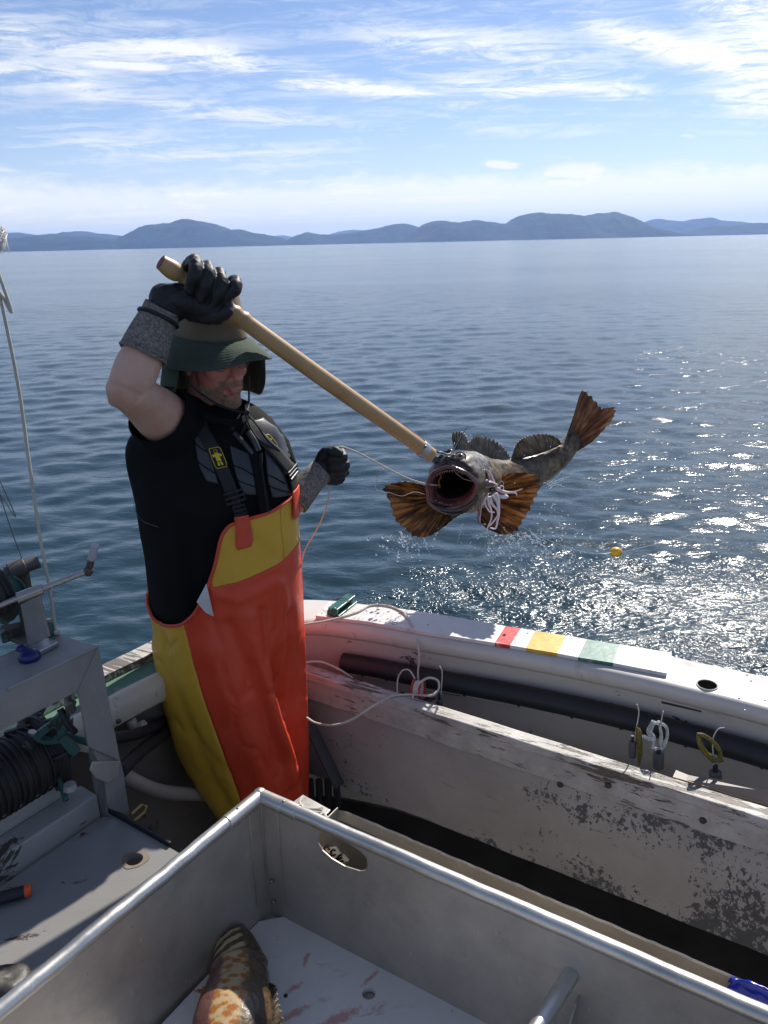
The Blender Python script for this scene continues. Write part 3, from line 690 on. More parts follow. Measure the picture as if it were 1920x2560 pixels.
bm = bmesh.new(); slab(bm, [wallpt(eL, 0, BF), Cc+eL*LL+Vector((0, 0, BF-BZ)), far_c+Vector((0, 0, BF-BZ)), wallpt(eR, LR, BF)], .003); bm_obj('floor', bm, M['alum'], fbin, False)
# near walls, behind the viewer's edge of the frame
bm = bmesh.new(); box8(bm, [Cc+eL*LL+Vector((0, 0, BF-BZ)), far_c+Vector((0, 0, BF-BZ)), far_c-eL*.004+Vector((0, 0, BF-BZ)), Cc+eL*(LL-.004)+Vector((0, 0, BF-BZ)), Cc+eL*LL-UP*.14, far_c-UP*.14, far_c-eL*.004-UP*.14, Cc+eL*(LL-.004)-UP*.14]); bm_obj('near_wall', bm, M['alum'], fbin, False)
# rims
for e, L_, nm in ((eL, LL, 'left_rim'), (eR, LR, 'right_rim')):
    bm = bmesh.new(); n_ = 60
    tube(bm, [Cc+e*(L_*i/n_) + Vector((0, 0, .0022*noise.noise(Vector((i*.35, e.x, 0)))))+inL*.0012*noise.noise(Vector((i*.6, 4, e.x))) for i in range(2, n_+1)], r0, 18)
    rim = bm_obj(nm, bm, M['alum_rim'], fbin)
    bm = bmesh.new(); tube(bm, [Cc+e*.0, Cc+e*(.115 if e is eL else .118)], r0+.0022, 20); sl = bm_obj('corner_sleeve', bm, M['alum_rim'], rim, bevel=.001)
    for s in (.075,):
        bm = bmesh.new(); ell(bm, Cc+e*s+Vector((0, -.004, r0+.002)), (.0038, .0038, .0022), u=10, v=6); bm_obj('rivet', bm, M['bolt'], rim)
bm = bmesh.new(); ell(bm, Cc+Vector((0, 0, .001)), (r0+.003,)*3, u=18, v=12); bm_obj('corner_weld', bm, M['alum_rim'], fbin)
# corner gusset seams
for e, s in ((eL, .045), (eR, .055), (eR, .0)):
    nn = inL if e is eL else inR
    bm = bmesh.new(); tube(bm, [wallpt(e, s, BZ-.02)+nn*.004+(inL*.004 if s == 0 else Vector()), wallpt(e, s, BF+.06)+nn*.004+(inL*.004 if s == 0 else Vector())], .0013, 6); bm_obj('weld_seam', bm, M['alum_rim'], fbin)
for z in (BF+.12, BF+.055):
    bm = bmesh.new(); ell(bm, wallpt(eR, .02, z)+inR*.006, (.006, .006, .006), u=10, v=8); bm_obj('bolt', bm, M['bolt'], fbin)
# cutting board on the bin floor
FZ = BF+.014
bp = [PZ(x, y, FZ) for x, y in ((607, 2344), (648, 2303), (728, 2288), (1240, 2562), (1700, 2808), (1150, 3200), (150, 2830))]
holes = []
hc = PZ(922, 2484, FZ)
bm = bmesh.new(); o0 = Vector((0, 0, FZ))
plate(bm, o0, Vector((1, 0, 0)), Vector((0, 1, 0)), [(p.x, p.y) for p in bp], [circ(hc.x, hc.y, .0155)], .012)
cb_ = bm_obj('cutting_board', bm, M['binboard'], None, False); tag(cb_, 'white plastic board stained with blood, lying in the fish bin', 'board')
bm = bmesh.new(); bmesh.ops.create_cone(bm, segments=12, cap_ends=True, radius1=.005, radius2=.005, depth=.0012, matrix=Matrix.Translation(PZ(714, 2489, FZ+.0008))); bm_obj('screw_hole', bm, M['dark'], cb_, False)
# tube cross brace in the bin at lower right
bm = bmesh.new(); a = on_plane(1428, 2436, Cc, nR); b = a + Vector((-.42, -.78, -.02)).normalized()*0.6
dd = PZ(1355, 2552, a.z)-a; tube(bm, [a, a+dd.normalized()*.55], .0165, 18); bm_obj('cross_tube', bm, M['alum_rim'], fbin)
a = on_plane(1446, 2488, Cc, nR); bm = bmesh.new()
q0, q1 = a, on_plane(1432, 2600, Cc, nR)
box8(bm, [q1, q1+inR*.20, q1+inR*.20+eR*.004, q1+eR*.004, q0, q0+inR*.02, q0+inR*.02+eR*.004, q0+eR*.004]); bm_obj('divider_fin', bm, M['alum'], fbin, False)
# --- second metal box wall behind the right rim
SZ = 0.70
a0 = PZ(843, 2018, SZ); a1 = PZ(1920, 2475, SZ); ev = (a1-a0).normalized(); L2 = 1.6
nb = Vector((ev.y, -ev.x, 0)); nb = nb if nb.y < 0 else -nb
bm = bmesh.new(); n_ = 110; rows = []
for i in range(n_+1):
    s = L2*i/n_; jz = .0025*noise.noise(Vector((s*30, 3, 1)))+.002*noise.noise(Vector((s*90, 3, 1))) if i > 2 else -.004*(2-i)
    p = a0+ev*s; rows.append([p+UP*(jz), p+UP*(jz-.004)+nb*.0035, p+nb*.0035-UP*.42, p-UP*.42])
vr = [[bm.verts.new(q) for q in r] for r in rows]
for i in range(n_):
    for k in range(4): bm.faces.new((vr[i][k], vr[i][(k+1) % 4], vr[i+1][(k+1) % 4], vr[i+1][k]))
bm.faces.new(vr[0]); bm.faces.new(vr[-1][::-1])
hb2 = thing('hatch_box', 'long low aluminium hatch coaming with a ragged top edge behind the fish bin', 'hatch', (a0.x, a0.y, SZ-.42))
bm_obj('side_plate', bm, M['alum'], hb2, False)
bm = bmesh.new(); box8(bm, [a0-UP*.03, a0-UP*.03+nb*.05, a0-UP*.03+nb*.05+ev*.003, a0-UP*.03+ev*.003, a0, a0+nb*.05, a0+nb*.05+ev*.003, a0+ev*.003]); bm_obj('end_plate', bm, M['alum'], hb2, False)
# sticker seen through the slot: a white decal with dark red and black lettering
BP = a0+nb*.010
bm = bmesh.new(); q_ = BP-UP*.035; box8(bm, [q_-ev*.13-UP*.3, q_+ev*.12-UP*.3, q_+ev*.12-UP*.3-nb*.003, q_-ev*.13-UP*.3-nb*.003, q_-ev*.13, q_+ev*.12, q_+ev*.12-nb*.003, q_-ev*.13-nb*.003]); bm_obj('backing_plate', bm, M['alum_rim'], hb2, False)
c0 = on_plane(838, 2140, BP+nb*.002, nb)
M['sticker'] = plain('white_decal', (.75, .73, .70), .4, var=.03); M['ink'] = plain('dark_ink', (.05, .012, .012), .4, var=.1); M['ink2'] = plain('black_ink', (.01, .01, .012), .4)
bm = bmesh.new(); 
pts = []
for i in range(26):
    t = 2*math.pi*i/26; rr = 1+.18*math.sin(t*5)+.1*math.sin(t*9+1); pts.append(c0+ev*(.036*math.cos(t)*rr)+UP*(.024*math.sin(t)*rr))
poly_slab(bm, pts, .0015, up=nb); dec = bm_obj('decal', bm, M['sticker'], hb2, False)
def word3d(name, text, size, pos, ex, ez, mat, parent, ext=.0006, shear=0):
    cu = bpy.data.curves.new(name, 'FONT'); cu.body = text; cu.size = size; cu.extrude = ext; cu.align_x = 'CENTER'; cu.align_y = 'CENTER'; cu.shear = shear; cu.offset = size*.02
    to = bpy.data.objects.new('t', cu); COL.objects.link(to); dg = bpy.context.evaluated_depsgraph_get(); dg.update()
    me = bpy.data.meshes.new_from_object(to.evaluated_get(dg)); bpy.data.objects.remove(to); me.name = name
    ez = v3(ez).normalized(); ex = (v3(ex)-ez*v3(ex).dot(ez)).normalized(); m_ = Matrix((ex, ez.cross(ex), ez)).transposed().to_4x4(); m_.translation = v3(pos)
    me.transform(m_); me.materials.clear(); return link(name, me, mat, parent, False)
for k_, (dx, dz, rr) in enumerate(((-.024, .008, .011), (-.004, .010, .010), (.016, .006, .010), (-.018, -.010, .010), (.004, -.010, .010), (.022, -.010, .008))):
    bm = bmesh.new(); c = c0+ev*dx+UP*dz+nb*.0018
    tube(bm, [c+ev*(rr*.8*math.cos(t))+UP*(rr*math.sin(t+.5*k_)) for t in [0.5+5.0*i/11 for i in range(12)]], .0026, 6); bm_obj('lettering', bm, M['ink'] if k_ in (0, 3, 1) else M['ink2'], dec)
# corner plate with a rope loop next to the bin corner
hinge = thing('latch_plate', 'small clear edged metal plate tied with rope behind the bin corner', 'latch', PZ(785, 2010, .72))
zz = .735
q = [PZ(x, y, zz) for x, y in ((722, 2012), (757, 1986), (826, 2024), (800, 2052))]
bm = bmesh.new(); slab(bm, q, .004); bm_obj('plate', bm, M['alum_rim'], hinge, False, bevel=.001)
bm = bmesh.new(); tube(bm, spline([PZ(x, y, zz+.006) for x, y in ((756, 1992), (750, 2008), (762, 2020), (790, 2023), (806, 2026), (812, 2036), (826, 2062))], 6), .0035, 8); tube(bm, spline([PZ(x, y, zz+.008) for x, y in ((790, 2023), (808, 2020), (806, 2032), (796, 2042), (820, 2050))], 6), .003, 8); bm_obj('rope_loop', bm, M['rope'], hinge)
# blue plastic over the box edge at the right
bm = bmesh.new(); rows = []
for i in range(26):
    s = i/25; row = []
    for j in range(22):
        t = j/21
        top = PZ(1824+s*260, 2433+s*112, SZ+.006)+Vector((0, 0, .012*min(1, s*6))); bot = PZ(1801+s*250, 2494+s*120, SZ-.05)
        p = top.lerp(bot, t)
        over = top + Vector((0, .05, -.10))
        if t < .25: p = over.lerp(top, t/.25)
        else: p = top.lerp(bot, (t-.25)/.75)
        w_ = .010*noise.noise(Vector((s*5, t*4, 2)))+.006*math.sin(s*9+t*4)*(t) + .004*noise.noise(Vector((s*16, t*12, 5)))
        row.append(p+Vector((0, -.007-abs(w_), w_*.5)))
    rows.append(row)
o = grid_obj('plastic_bag', rows, M['blue'], None, thick=.0012); tag(o, 'glossy blue plastic bag draped over the metal edge at the lower right', 'bag')
# ------------------------------------------------------------ the fisherman
def skinmat():
    mt, n, p = newmat('skin'); g = geo(n)
    f = n.noise(g, 9, 5, 0.6); f2 = n.noise(g, 60, 4, 0.6)
    c = n.ramp(f, [(0.3, (0.58, 0.30, 0.215)), (0.5, (0.68, 0.41, 0.30)), (0.75, (0.72, 0.47, 0.36))])
    sx = n.node('ShaderNodeSeparateXYZ'); n.lk(g, sx.inputs[0])
    face = n.math('MULTIPLY', n.step(sx.outputs[0], -0.56, -0.50), n.step(n.math('MULTIPLY', sx.outputs[2], -1), -1.9, -1.7))
    c = n.mix(n.math('MULTIPLY', face, 0.85), c, (0.68, 0.215, 0.15))
    n.lk(c, p.inputs['Base Color']); p.inputs['Roughness'].default_value = 0.48
    p.inputs['Subsurface Weight'].default_value = 0.15; p.inputs['Subsurface Radius'].default_value = (0.012, 0.004, 0.002); p.inputs['Subsurface Scale'].default_value = 0.6
    b = n.node('ShaderNodeBump'); b.inputs['Strength'].default_value = 0.6; b.inputs['Distance'].default_value = 0.0018
    n.lk(f2, b.inputs['Height']); n.lk(b.outputs[0], p.inputs['Normal'])
    return mt
M['skin'] = skinmat()
def cloth(name, col, rough=0.85, scale=300, bump=0.35, var=0.15, sheen=0.0, spec=0.2):
    mt, n, p = newmat(name); g = geo(n)
    f = n.noise(g, 10, 6, 0.6); c = n.ramp(f, [(0.3, tuple(x*(1-var) for x in col)), (0.7, tuple(min(1, x*(1+var)) for x in col))])
    n.lk(c, p.inputs['Base Color']); p.inputs['Roughness'].default_value = rough; p.inputs['Specular IOR Level'].default_value = spec
    p.inputs['Sheen Weight'].default_value = sheen
    h = n.math('ADD', n.math('MULTIPLY', n.noise(g, scale, 3, 0.7), 0.4), n.math('MULTIPLY', n.noise(n.mapping(g, (1, 1, 0.45)), 9, 4, 0.55, 0.6), 3.0))
    b = n.node('ShaderNodeBump'); b.inputs['Strength'].default_value = bump; b.inputs['Distance'].default_value = 0.003
    n.lk(h, b.inputs['Height']); n.lk(b.outputs[0], p.inputs['Normal'])
    return mt
M['black_cloth'] = cloth('black_cotton', (0.0075, 0.007, 0.007), 0.95)
M['vest'] = cloth('black_vest_fabric', (0.007, 0.0068, 0.007), 0.9)
M['vest_panel'] = plain('grey_neoprene', (0.036, 0.036, 0.039), 0.36, var=0.15, spec=0.5)
M['strap'] = plain('black_webbing', (0.014, 0.013, 0.013), 0.7, var=0.2, scale=200, bump=0.5, bscale=500)
M['buckle'] = plain('black_plastic', (0.022, 0.024, 0.027), 0.32)
M['glove'] = plain('black_rubber_glove', (0.009, 0.009, 0.010), 0.55, var=0.3, scale=40, bump=1.0, bscale=95)
M['knit'] = plain('grey_knit', (0.20, 0.175, 0.152), 0.95, var=0.55, scale=150, bump=1.0, bscale=230, spec=0.15, dirt=(0.38, 0.35, 0.32), dirt_amt=0.45, dscale=170)
def pvc(name, col, stain):
    mt, n, p = newmat(name); g = geo(n)
    f = n.noise(g, 3.2, 6, 0.65); c = n.ramp(f, [(0.25, tuple(x*0.80 for x in col)), (0.7, col)])
    s = n.step(n.noise(n.mapping(g, (1, 1, 0.5)), 7, 6, 0.65), 0.58, 0.78); c = n.mix(n.math('MULTIPLY', s, 0.28), c, stain)
    n.lk(c, p.inputs['Base Color']); n.lk(n.math('ADD', 0.24, n.math('MULTIPLY', f, 0.30)), p.inputs['Roughness'])
    b = n.node('ShaderNodeBump'); b.inputs['Strength'].default_value = 0.5; b.inputs['Distance'].default_value = 0.005
    n.lk(n.math('ADD', n.noise(n.mapping(g, (1, 1, 0.4)), 14, 4, 0.55, 0.8), n.math('MULTIPLY', n.noise(g, 260, 2, 0.5), 0.06)), b.inputs['Height']); n.lk(b.outputs[0], p.inputs['Normal'])
    return mt
M['orange'] = pvc('orange_oilskin', (0.80, 0.075, 0.028), (0.60, 0.11, 0.06)); M['yellow'] = pvc('yellow_oilskin', (0.78, 0.44, 0.045), (0.78, 0.58, 0.24))
M['orange_trim'] = plain('orange_tape', (0.68, 0.075, 0.035), 0.5, var=0.08)
M['hatcloth'] = cloth('dark_green_hat_cloth', (0.068, 0.088, 0.066), 0.9, 260, 0.4, 0.25)
def hatcrown():
    mt, n, p = newmat('faded_hat_crown'); g = geo(n); sx = n.node('ShaderNodeSeparateXYZ'); n.lk(g, sx.inputs[0])
    f = n.math('ADD', n.step(sx.outputs[2], 1.755, 1.80), n.math('MULTIPLY', n.math('SUBTRACT', n.noise(g, 14, 4, 0.6), 0.5), 0.9), clamp=True)
    c = n.mix(f, (0.060, 0.080, 0.060), (0.19, 0.15, 0.10)); n.lk(c, p.inputs['Base Color']); p.inputs['Roughness'].default_value = 0.9
    b = n.node('ShaderNodeBump'); b.inputs['Strength'].default_value = 0.5; b.inputs['Distance'].default_value = 0.004
    n.lk(n.math('ADD', n.noise(g, 22, 4, 0.6), n.math('MULTIPLY', n.noise(g, 300, 2, 0.5), 0.15)), b.inputs['Height']); n.lk(b.outputs[0], p.inputs['Normal']); return mt
M['hatcrown'] = hatcrown()
man = thing('person', 'man in green sun hat, black vest and orange and yellow overalls, raising a long gaff', 'person', (-.30, 2.22, 0))
# torso surface: for a picture row, left and right outline, depth of the axis, half depth
class Body:
    def __init__(s, rows): s.r = rows; s.py = [r[0] for r in rows]
    def at(s, py): return [smoothl(s.py, [r[k] for r in s.r], py) for k in (1, 2, 3, 4)]
    def ang(s, th, py, off=0.0):           # th = 0 at the left outline, pi/2 towards the viewer, pi at the right outline
        xl, xr, yc, hd = s.at(py)
        a = PY(xl, py, yc); b = PY(xr, py, yc); c = (a+b)/2; h = (b-a)/2
        dep = s.deep(th, py) if hasattr(s, 'deep') else 0
        f = math.sin(th); f = math.copysign(abs(f)**0.85, f)
        rad = h.normalized()
        p = c - h*math.cos(th) + Vector((0, -1, 0))*(hd*f)
        nrm = (-rad*math.cos(th)+Vector((0, -1, 0))*math.sin(th)).normalized()
        return p + nrm*(off+dep)
    def th(s, px, py):
        xl, xr, yc, hd = s.at(py); u = max(-1, min(1, (2*px-xl-xr)/(xr-xl))); return math.acos(-u)
    def pt(s, px, py, off=0.0): return s.ang(s.th(px, py), py, off)
# rows: py, xl, xr, yc, hd
T = Body([(985, 500, 575, 2.27, .050), (1000, 470, 600, 2.27, .065), (1018, 432, 640, 2.26, .085), (1040, 395, 668, 2.25, .105), (1076, 338, 694, 2.24, .130), (1110, 318, 706, 2.235, .145), (1157, 321, 722, 2.23, .160),
          (1209, 333, 733, 2.23, .168), (1285, 345, 741, 2.23, .172), (1389, 366, 749, 2.23, .172), (1500, 380, 755, 2.23, .165), (1560, 388, 757, 2.23, .160)])
def loft(name, B, pys, mat, parent, off=0.0, n=96, fold=None):
    rows = []
    for py in pys:
        rows.append([B.ang(2*math.pi*k/n, py, off+(fold(2*math.pi*k/n, py) if fold else 0)) for k in range(n)])
    bm = bmesh.new(); vr = [[bm.verts.new(q) for q in r] for r in rows]
    for i in range(len(rows)-1):
        for k in range(n): bm.faces.new((vr[i][k], vr[i][(k+1) % n], vr[i+1][(k+1) % n], vr[i+1][k]))
    bm.faces.new(vr[0]); bm.faces.new(vr[-1][::-1])
    return bm_obj(name, bm, mat, parent, True, sharp=80)
def vfold(th, py):
    q = T.ang(th, py); ins = -.016*min(1, max(0, (py-1250)/60)) if math.cos(th) < .35 else 0; return ins+.0065*noise.noise(Vector((q.x*8, q.y*8, q.z*5)))+.003*noise.noise(Vector((q.x*22, q.y*20, q.z*9+4)))
vest = loft('vest', T, list(np.linspace(1000, 1556, 90)), M['vest'], man, 0.0, 110, vfold)
# --- head
hc = PY(533, 896, 2.245)
YAW, PIT = R(42), R(5)
F_ = Vector((math.sin(YAW)*math.cos(PIT), -math.cos(YAW)*math.cos(PIT), -math.sin(PIT))); S_ = F_.cross(Vector((0, 0, 1))).normalized()*-1
S_ = Vector((math.cos(YAW), math.sin(YAW), 0)); U_ = S_.cross(F_).normalized()
U_ = U_ if U_.z > 0 else -U_
HM = Matrix((S_, F_, U_)).transposed()
def hp(s, f, u): return hc + S_*s+F_*f+U_*u
bm = bmesh.new()
def he(c, r, rot=None): ell(bm, hp(*c), r, HM if rot is None else HM @ rot, 24, 16)
he((0, -.012, .045), (.079, .100, .088)); he((0, .030, -.030), (.065, .068, .085)); he((0, .060, -.088), (.038, .032, .030)); he((0, .03, -.075), (.056, .05, .04))
for s in (-1, 1):
    he((s*.036, .062, -.022), (.027, .028, .026)); he((s*.031, .078, .004), (.017, .014, .011)); he((s*.013, .106, -.037), (.009, .010, .008)); he((s*.079, -.006, -.012), (.009, .019, .031), Matrix.Rotation(R(12), 3, 'X'))
he((0, .086, .022), (.046, .014, .010)); he((0, .122, -.031), (.0135, .0125, .011)); he((0, .094, -.052), (.026, .016, .016)); he((0, .112, -.0615), (.022, .008, .0050)); he((0, .109, -.0715), (.019, .008, .0058)); he((0, .095, -.098), (.022, .018, .018))
tube(bm, [hp(0, .092, .016), hp(0, .108, -.008), hp(0, .120, -.028)], [.009, .0105, .013], 12)
tube(bm, [hp(0, -.02, -.03), hp(.0, -.028, -.09), PY(520, 1010, 2.27), PY(505, 1060, 2.27)], [.062, .066, .072, .095], 20)
# trunk, shoulders and arms in the same skin
for py in (1060, 1120, 1200, 1300, 1400, 1500, 1600, 1700, 1800):
    pass
tr = [PY(500, 1060, 2.26), PY(520, 1150, 2.24), PY(540, 1300, 2.23), PY(560, 1500, 2.23), PY(575, 1700, 2.20)]
tube(bm, tr, [.09, .125, .13, .125, .10], 20)
ELB = PY(320, 972, 1.975); SHO = PY(445, 1075, 2.20); WRI = PY(398, 790, 2.045)
def limb(a, b, ra, rb, bul=0.0, n=8):
    pts = [a.lerp(b, i/n) for i in range(n+1)]; rr = [ra+(rb-ra)*i/n+bul*math.sin(math.pi*min(1, i/n*1.5) if i/n < .67 else math.pi) for i in range(n+1)]
    tube(bm, pts, rr, 20)
limb(SHO, ELB, .073, .053, .006); ell(bm, ELB+Vector((-.006, 0, -.004)), (.048, .046, .050), u=20, v=14); ell(bm, ELB+Vector((-.036, .004, -.026)), (.019, .022, .020), u=14, v=10); ell(bm, ELB.lerp(WRI, .30)+Vector((.018, -.012, .0)), (.034, .034, .060), u=16, v=12); ell(bm, SHO.lerp(ELB, .62)+Vector((0, -.016, .022)), (.050, .046, .040), u=16, v=12); limb(ELB, WRI, .050, .034, .010); limb(PY(520, 1090, 2.26), SHO, .09, .075)
ELB2 = PY(722, 1262, 2.26); WRI2 = PY(800, 1180, 2.33); SHO2 = PY(640, 1080, 2.33)
limb(SHO2, ELB2, .06, .045); limb(ELB2, WRI2, .042, .030, .008); limb(PY(560, 1080, 2.28), SHO2, .07, .06)
# hands inside the gloves
limb(WRI, PY(415, 768, 2.05), .034, .028); limb(WRI2, PY(822, 1165, 2.35), .028, .025)
# legs inside the overalls
limb(PY(560, 1660, 2.2), PY(640, 2060, 2.12), .095, .055); limb(PY(620, 1660, 2.25), PY(715, 2040, 2.25), .09, .055)
limb(PY(640, 2060, 2.12), Vector((PY(640, 2060, 2.12).x+.02, 2.12, .06)), .055, .045); limb(PY(715, 2040, 2.25), Vector((PY(715, 2040, 2.25).x+.02, 2.25, .06)), .055, .045)
body = fuse('body', bm, .0042, M['skin'], man, 5, 0.5)
# --- beard: short strands on jaw, chin and lip
def strands(name, src, keep, count, length, rad, mat, parent, droop=0.0, jit=0.5, seed=1):
    rg = random.Random(seed); me = src.data; off = src.matrix_basis.translation
    off = Vector(src.location); q = src.parent
    while q is not None: off = off + q.location; q = q.parent
    fs = [f for f in me.polygons if keep(f.center+off)]
    if not fs: return None
    ws = [f.area for f in fs]; tot = sum(ws); cum = []; a = 0
    for w_ in ws: a += w_/tot; cum.append(a)
    import bisect
    V = []; Fc = []
    for _ in range(count):
        f = fs[min(bisect.bisect(cum, rg.random()), len(fs)-1)]; vs = [me.vertices[i].co for i in f.vertices]
        a, b = rg.random(), rg.random(); p = vs[0].lerp(vs[1], a).lerp(vs[-1].lerp(vs[2 % len(vs)], a), b)+off; nn = f.normal
        d = (nn+Vector((rg.uniform(-jit, jit), rg.uniform(-jit, jit), rg.uniform(-jit, jit)-droop))).normalized(); L = length*rg.uniform(.5, 1.2)
        t, bb = frame_of(d); tip = p+d*L+Vector((0, 0, -droop*L*.4)); k = len(V)
        V += [p-nn*.001+t*rad, p-nn*.001-t*rad*.5+bb*rad*.87, p-nn*.001-t*rad*.5-bb*rad*.87, tip]; Fc += [(k, k+1, k+3), (k+1, k+2, k+3), (k+2, k, k+3)]
    m2 = bpy.data.meshes.new(name); m2.from_pydata([tuple(v) for v in V], [], Fc); m2.update()
    return link(name, m2, mat, parent, False)
M['beard'] = plain('ginger_grey_beard', (0.52, 0.36, 0.23), 0.7, var=0.35, scale=120)
def loc(p): d = p-hc; return d.dot(S_), d.dot(F_), d.dot(U_)
def inbeard(p):
    s, f, u = loc(p)
    if f < .012 or u > -.034 or u < -.145 or abs(s) > .09 or f > .14: return False
    lip = abs(s) < .024 and -.080 < u < -.056
    mous = -.058 < u < -.040 and abs(s) < .036
    jaw = u < -.062 - .0*abs(s) + (.0 if abs(s) < .045 else (abs(s)-.045)*-.2)
    side = abs(s) > .026 and u < -.062+.2*max(0, .05-abs(s))
    return (mous or jaw or side) and not lip and f > .02
strands('beard', body, inbeard, 9000, .0065, .00055, M['beard'], man, droop=.8, jit=.45)
def infuzz(p):
    s, f, u = loc(p); return .14 > f > -.02 and abs(s) < .09 and -.10 < u < -.02 and abs(s) > .035 and not inbeard(p)
strands('stubble', body, infuzz, 260, .0028, .0004, M['beard'], man, droop=.5, jit=.6, seed=3)
def onarm(p): return p.x < -.50 and p.z > 1.70 and (p-WRI).length > .10
M['armhair'] = plain('fair_arm_hair', (.48, .33, .21), .6, var=.2)
strands('arm_hair', body, onarm, 1500, .010, .00022, M['armhair'], body, droop=.9, jit=.9, seed=9)
# mouth line and eyes
M['lip'] = plain('lips', (0.50, 0.22, 0.17), 0.5, var=.05); M['eye'] = plain('eye_white', (.7, .66, .62), .2, var=.02); M['lens'] = None
for dz, rz, rs in ((-.0635, .0030, .021), (-.0700, .0034, .018)):
    bm = bmesh.new(); ell(bm, hp(0, .1135, dz), (rs, .0072, rz), HM, 18, 10); bm_obj('lip', bm, M['lip'], body)
for s in (-1, 1):
    bm = bmesh.new(); ell(bm, hp(s*.031, .082, .001), (.011, .011, .011), HM, 16, 10); bm_obj('eye', bm, M['eye'], body)
def glassmat(name, tint, rough=.02, alpha=.35):
    mt, n, p = newmat(name); p.inputs['Base Color'].default_value = (*tint, 1); p.inputs['Roughness'].default_value = rough; p.inputs['Transmission Weight'].default_value = 1-alpha; p.inputs['IOR'].default_value = 1.3; return mt
M['lens'] = glassmat('clear_lens', (.75, .70, .68), .05, .06); gl_ = None
bm = bmesh.new()
for s in (-1, 1):
    for i in range(1):
        c = hp(s*.034, .098, .002); r_ = [c+S_*(.026*math.cos(t))+U_*(.017*math.sin(t))-F_*(.006*abs(math.cos(t))) for t in [2*math.pi*k/20 for k in range(20)]]; poly_slab(bm, r_, .0016, up=F_)
gls = bm_obj('glasses', bm, M['lens'], man, False)
bm = bmesh.new(); tube(bm, [hp(-.012, .103, .008), hp(0, .108, .010), hp(.012, .103, .008)], .0012, 6)
for s in (-1, 1): tube(bm, [hp(s*.060, .088, .006), hp(s*.076, .05, .006), hp(s*.082, -.005, .006)], .0014, 6)
bm_obj('glasses_frame', bm, M['buckle'], gls)
# --- hat
hat_rows = []; NB = 72
def hpoint(th, rs, rf, u): return hp(rs*math.sin(th), rf*math.cos(th)-.008, u)
hat = None
rows = []
for i in range(15):
    t = i/14; u = .060+.122*t; sh = 1-.20*t**1.3; 
    rows.append([hpoint(2*math.pi*k/NB, .090*sh+.0022*noise.noise(Vector((k*.25, t*4, 0))), .112*sh+.002*noise.noise(Vector((k*.2, t*4, 7))), u + .004*noise.noise(Vector((k*.3, t*3, 3)))) for k in range(NB)])
for i in range(1, 7):
    t = i/6; rows.append([hpoint(2*math.pi*k/NB, .072*(1-t)+.0005, .090*(1-t)+.0005, .182+.010*math.sin(t*1.5)) for k in range(NB)])
hat = grid_obj('hat', rows, M['hatcrown'], man, closed=True, thick=.002)
rows = []
NR = 30
for i in range(NR+1):
    t = i/NR; row = []
    for k in range(NB):
        th = 2*math.pi*k/NB; front = math.cos(th)
        wdt = .058+.020*max(0, front)**1.5
        drop = (.034-.004*max(0, front))*t+.022*t*t*(1-.7*max(0, front))+.016*t*t*abs(math.sin(th))
        wave = .005*math.sin(3*th+.6)*t*t + .004*noise.noise(Vector((math.cos(th)*2, math.sin(th)*2, t)))*t
        rows_z = .0012*(1 if i % 3 == 1 else 0)
        row.append(hpoint(th, .090+wdt*t, .112+wdt*t, .060-drop+wave+rows_z+.0007*(1 if (k*1) % 2 else 0)*(1 if i % 3 == 1 else 0)))
    rows.append(row)
brim = grid_obj('brim', rows, M['hatcloth'], hat, closed=True, thick=.0022)
bm = bmesh.new(); tube(bm, rows[-1], .0022, 6, closed=True); bm_obj('brim_edge', bm, M['hatcloth'], brim)
rows = []   # neck cape
for i in range(18):
    t = i/17; row = []
    for k in range(56):
        th = R(66)+(R(360-66*2))*k/55; e = min(k, 55-k)/55; L = .158*min(1, (e*7)**.5+.25)
        row.append(hpoint(th, .122+.030*t+.003*math.sin(k*.8)*t, .132+.012*t+.003*math.sin(k*.7)*t, .034-L*t))
    rows.append(row)
grid_obj('neck_cape', rows, M['hatcloth'], hat, thick=.002)
bm = bmesh.new()
tube(bm, spline([PY(452, 915, 2.13), PY(478, 962, 2.125), PY(520, 996, 2.11), PY(562, 1018, 2.10), PY(600, 1029, 2.09), PY(616, 1028, 2.10), PY(622, 1005, 2.15), PY(622, 940, 2.2)], 8), .0028, 8)
ell(bm, PY(616, 1030, 2.09), (.009, .007, .008)); 
tube(bm, spline([PY(616, 1032, 2.09), PY(640, 1060, 2.08), PY(668, 1100, 2.07), PY(697, 1126, 2.075)], 8), .0028, 8); tube(bm, spline([PY(612, 1034, 2.09), PY(628, 1072, 2.075), PY(655, 1105, 2.065), PY(700, 1128, 2.07)], 8), .0026, 8)
bm_obj('chin_cord', bm, M['strap'], hat)
# --- T-shirt sleeves
def tubeloft(name, cen, rad, mat, parent, n=28, thick=.003, jag=.0):
    bm = bmesh.new(); pts = cen; rings = tube(bm, pts, rad, n, cap=False)
    for i, r in enumerate(rings):
        for v in r: v.co += (v.co-v3(pts[i])).normalized()*(jag*noise.noise(v.co*16)+.5*jag*noise.noise(v.co*40))
    o = bm_obj(name, bm, mat, parent); s = o.modifiers.new('thick', 'SOLIDIFY'); s.thickness = thick; s.offset = 1; return o
a, b = PY(470, 1100, 2.24), SHO.lerp(ELB, .44)
tubeloft('shirt_sleeve', [PY(510, 1110, 2.26), a.lerp(b, .35), a.lerp(b, .6), a.lerp(b, .8), b], [.125, .112, .098, .088, .080], M['black_cloth'], man, 32, .003, .008)
tubeloft('shirt_sleeve', [SHO2+Vector((-.02, 0, 0)), SHO2.lerp(ELB2, .3), SHO2.lerp(ELB2, .65)], [.075, .072, .066], M['black_cloth'], man, 28, .003, .006)
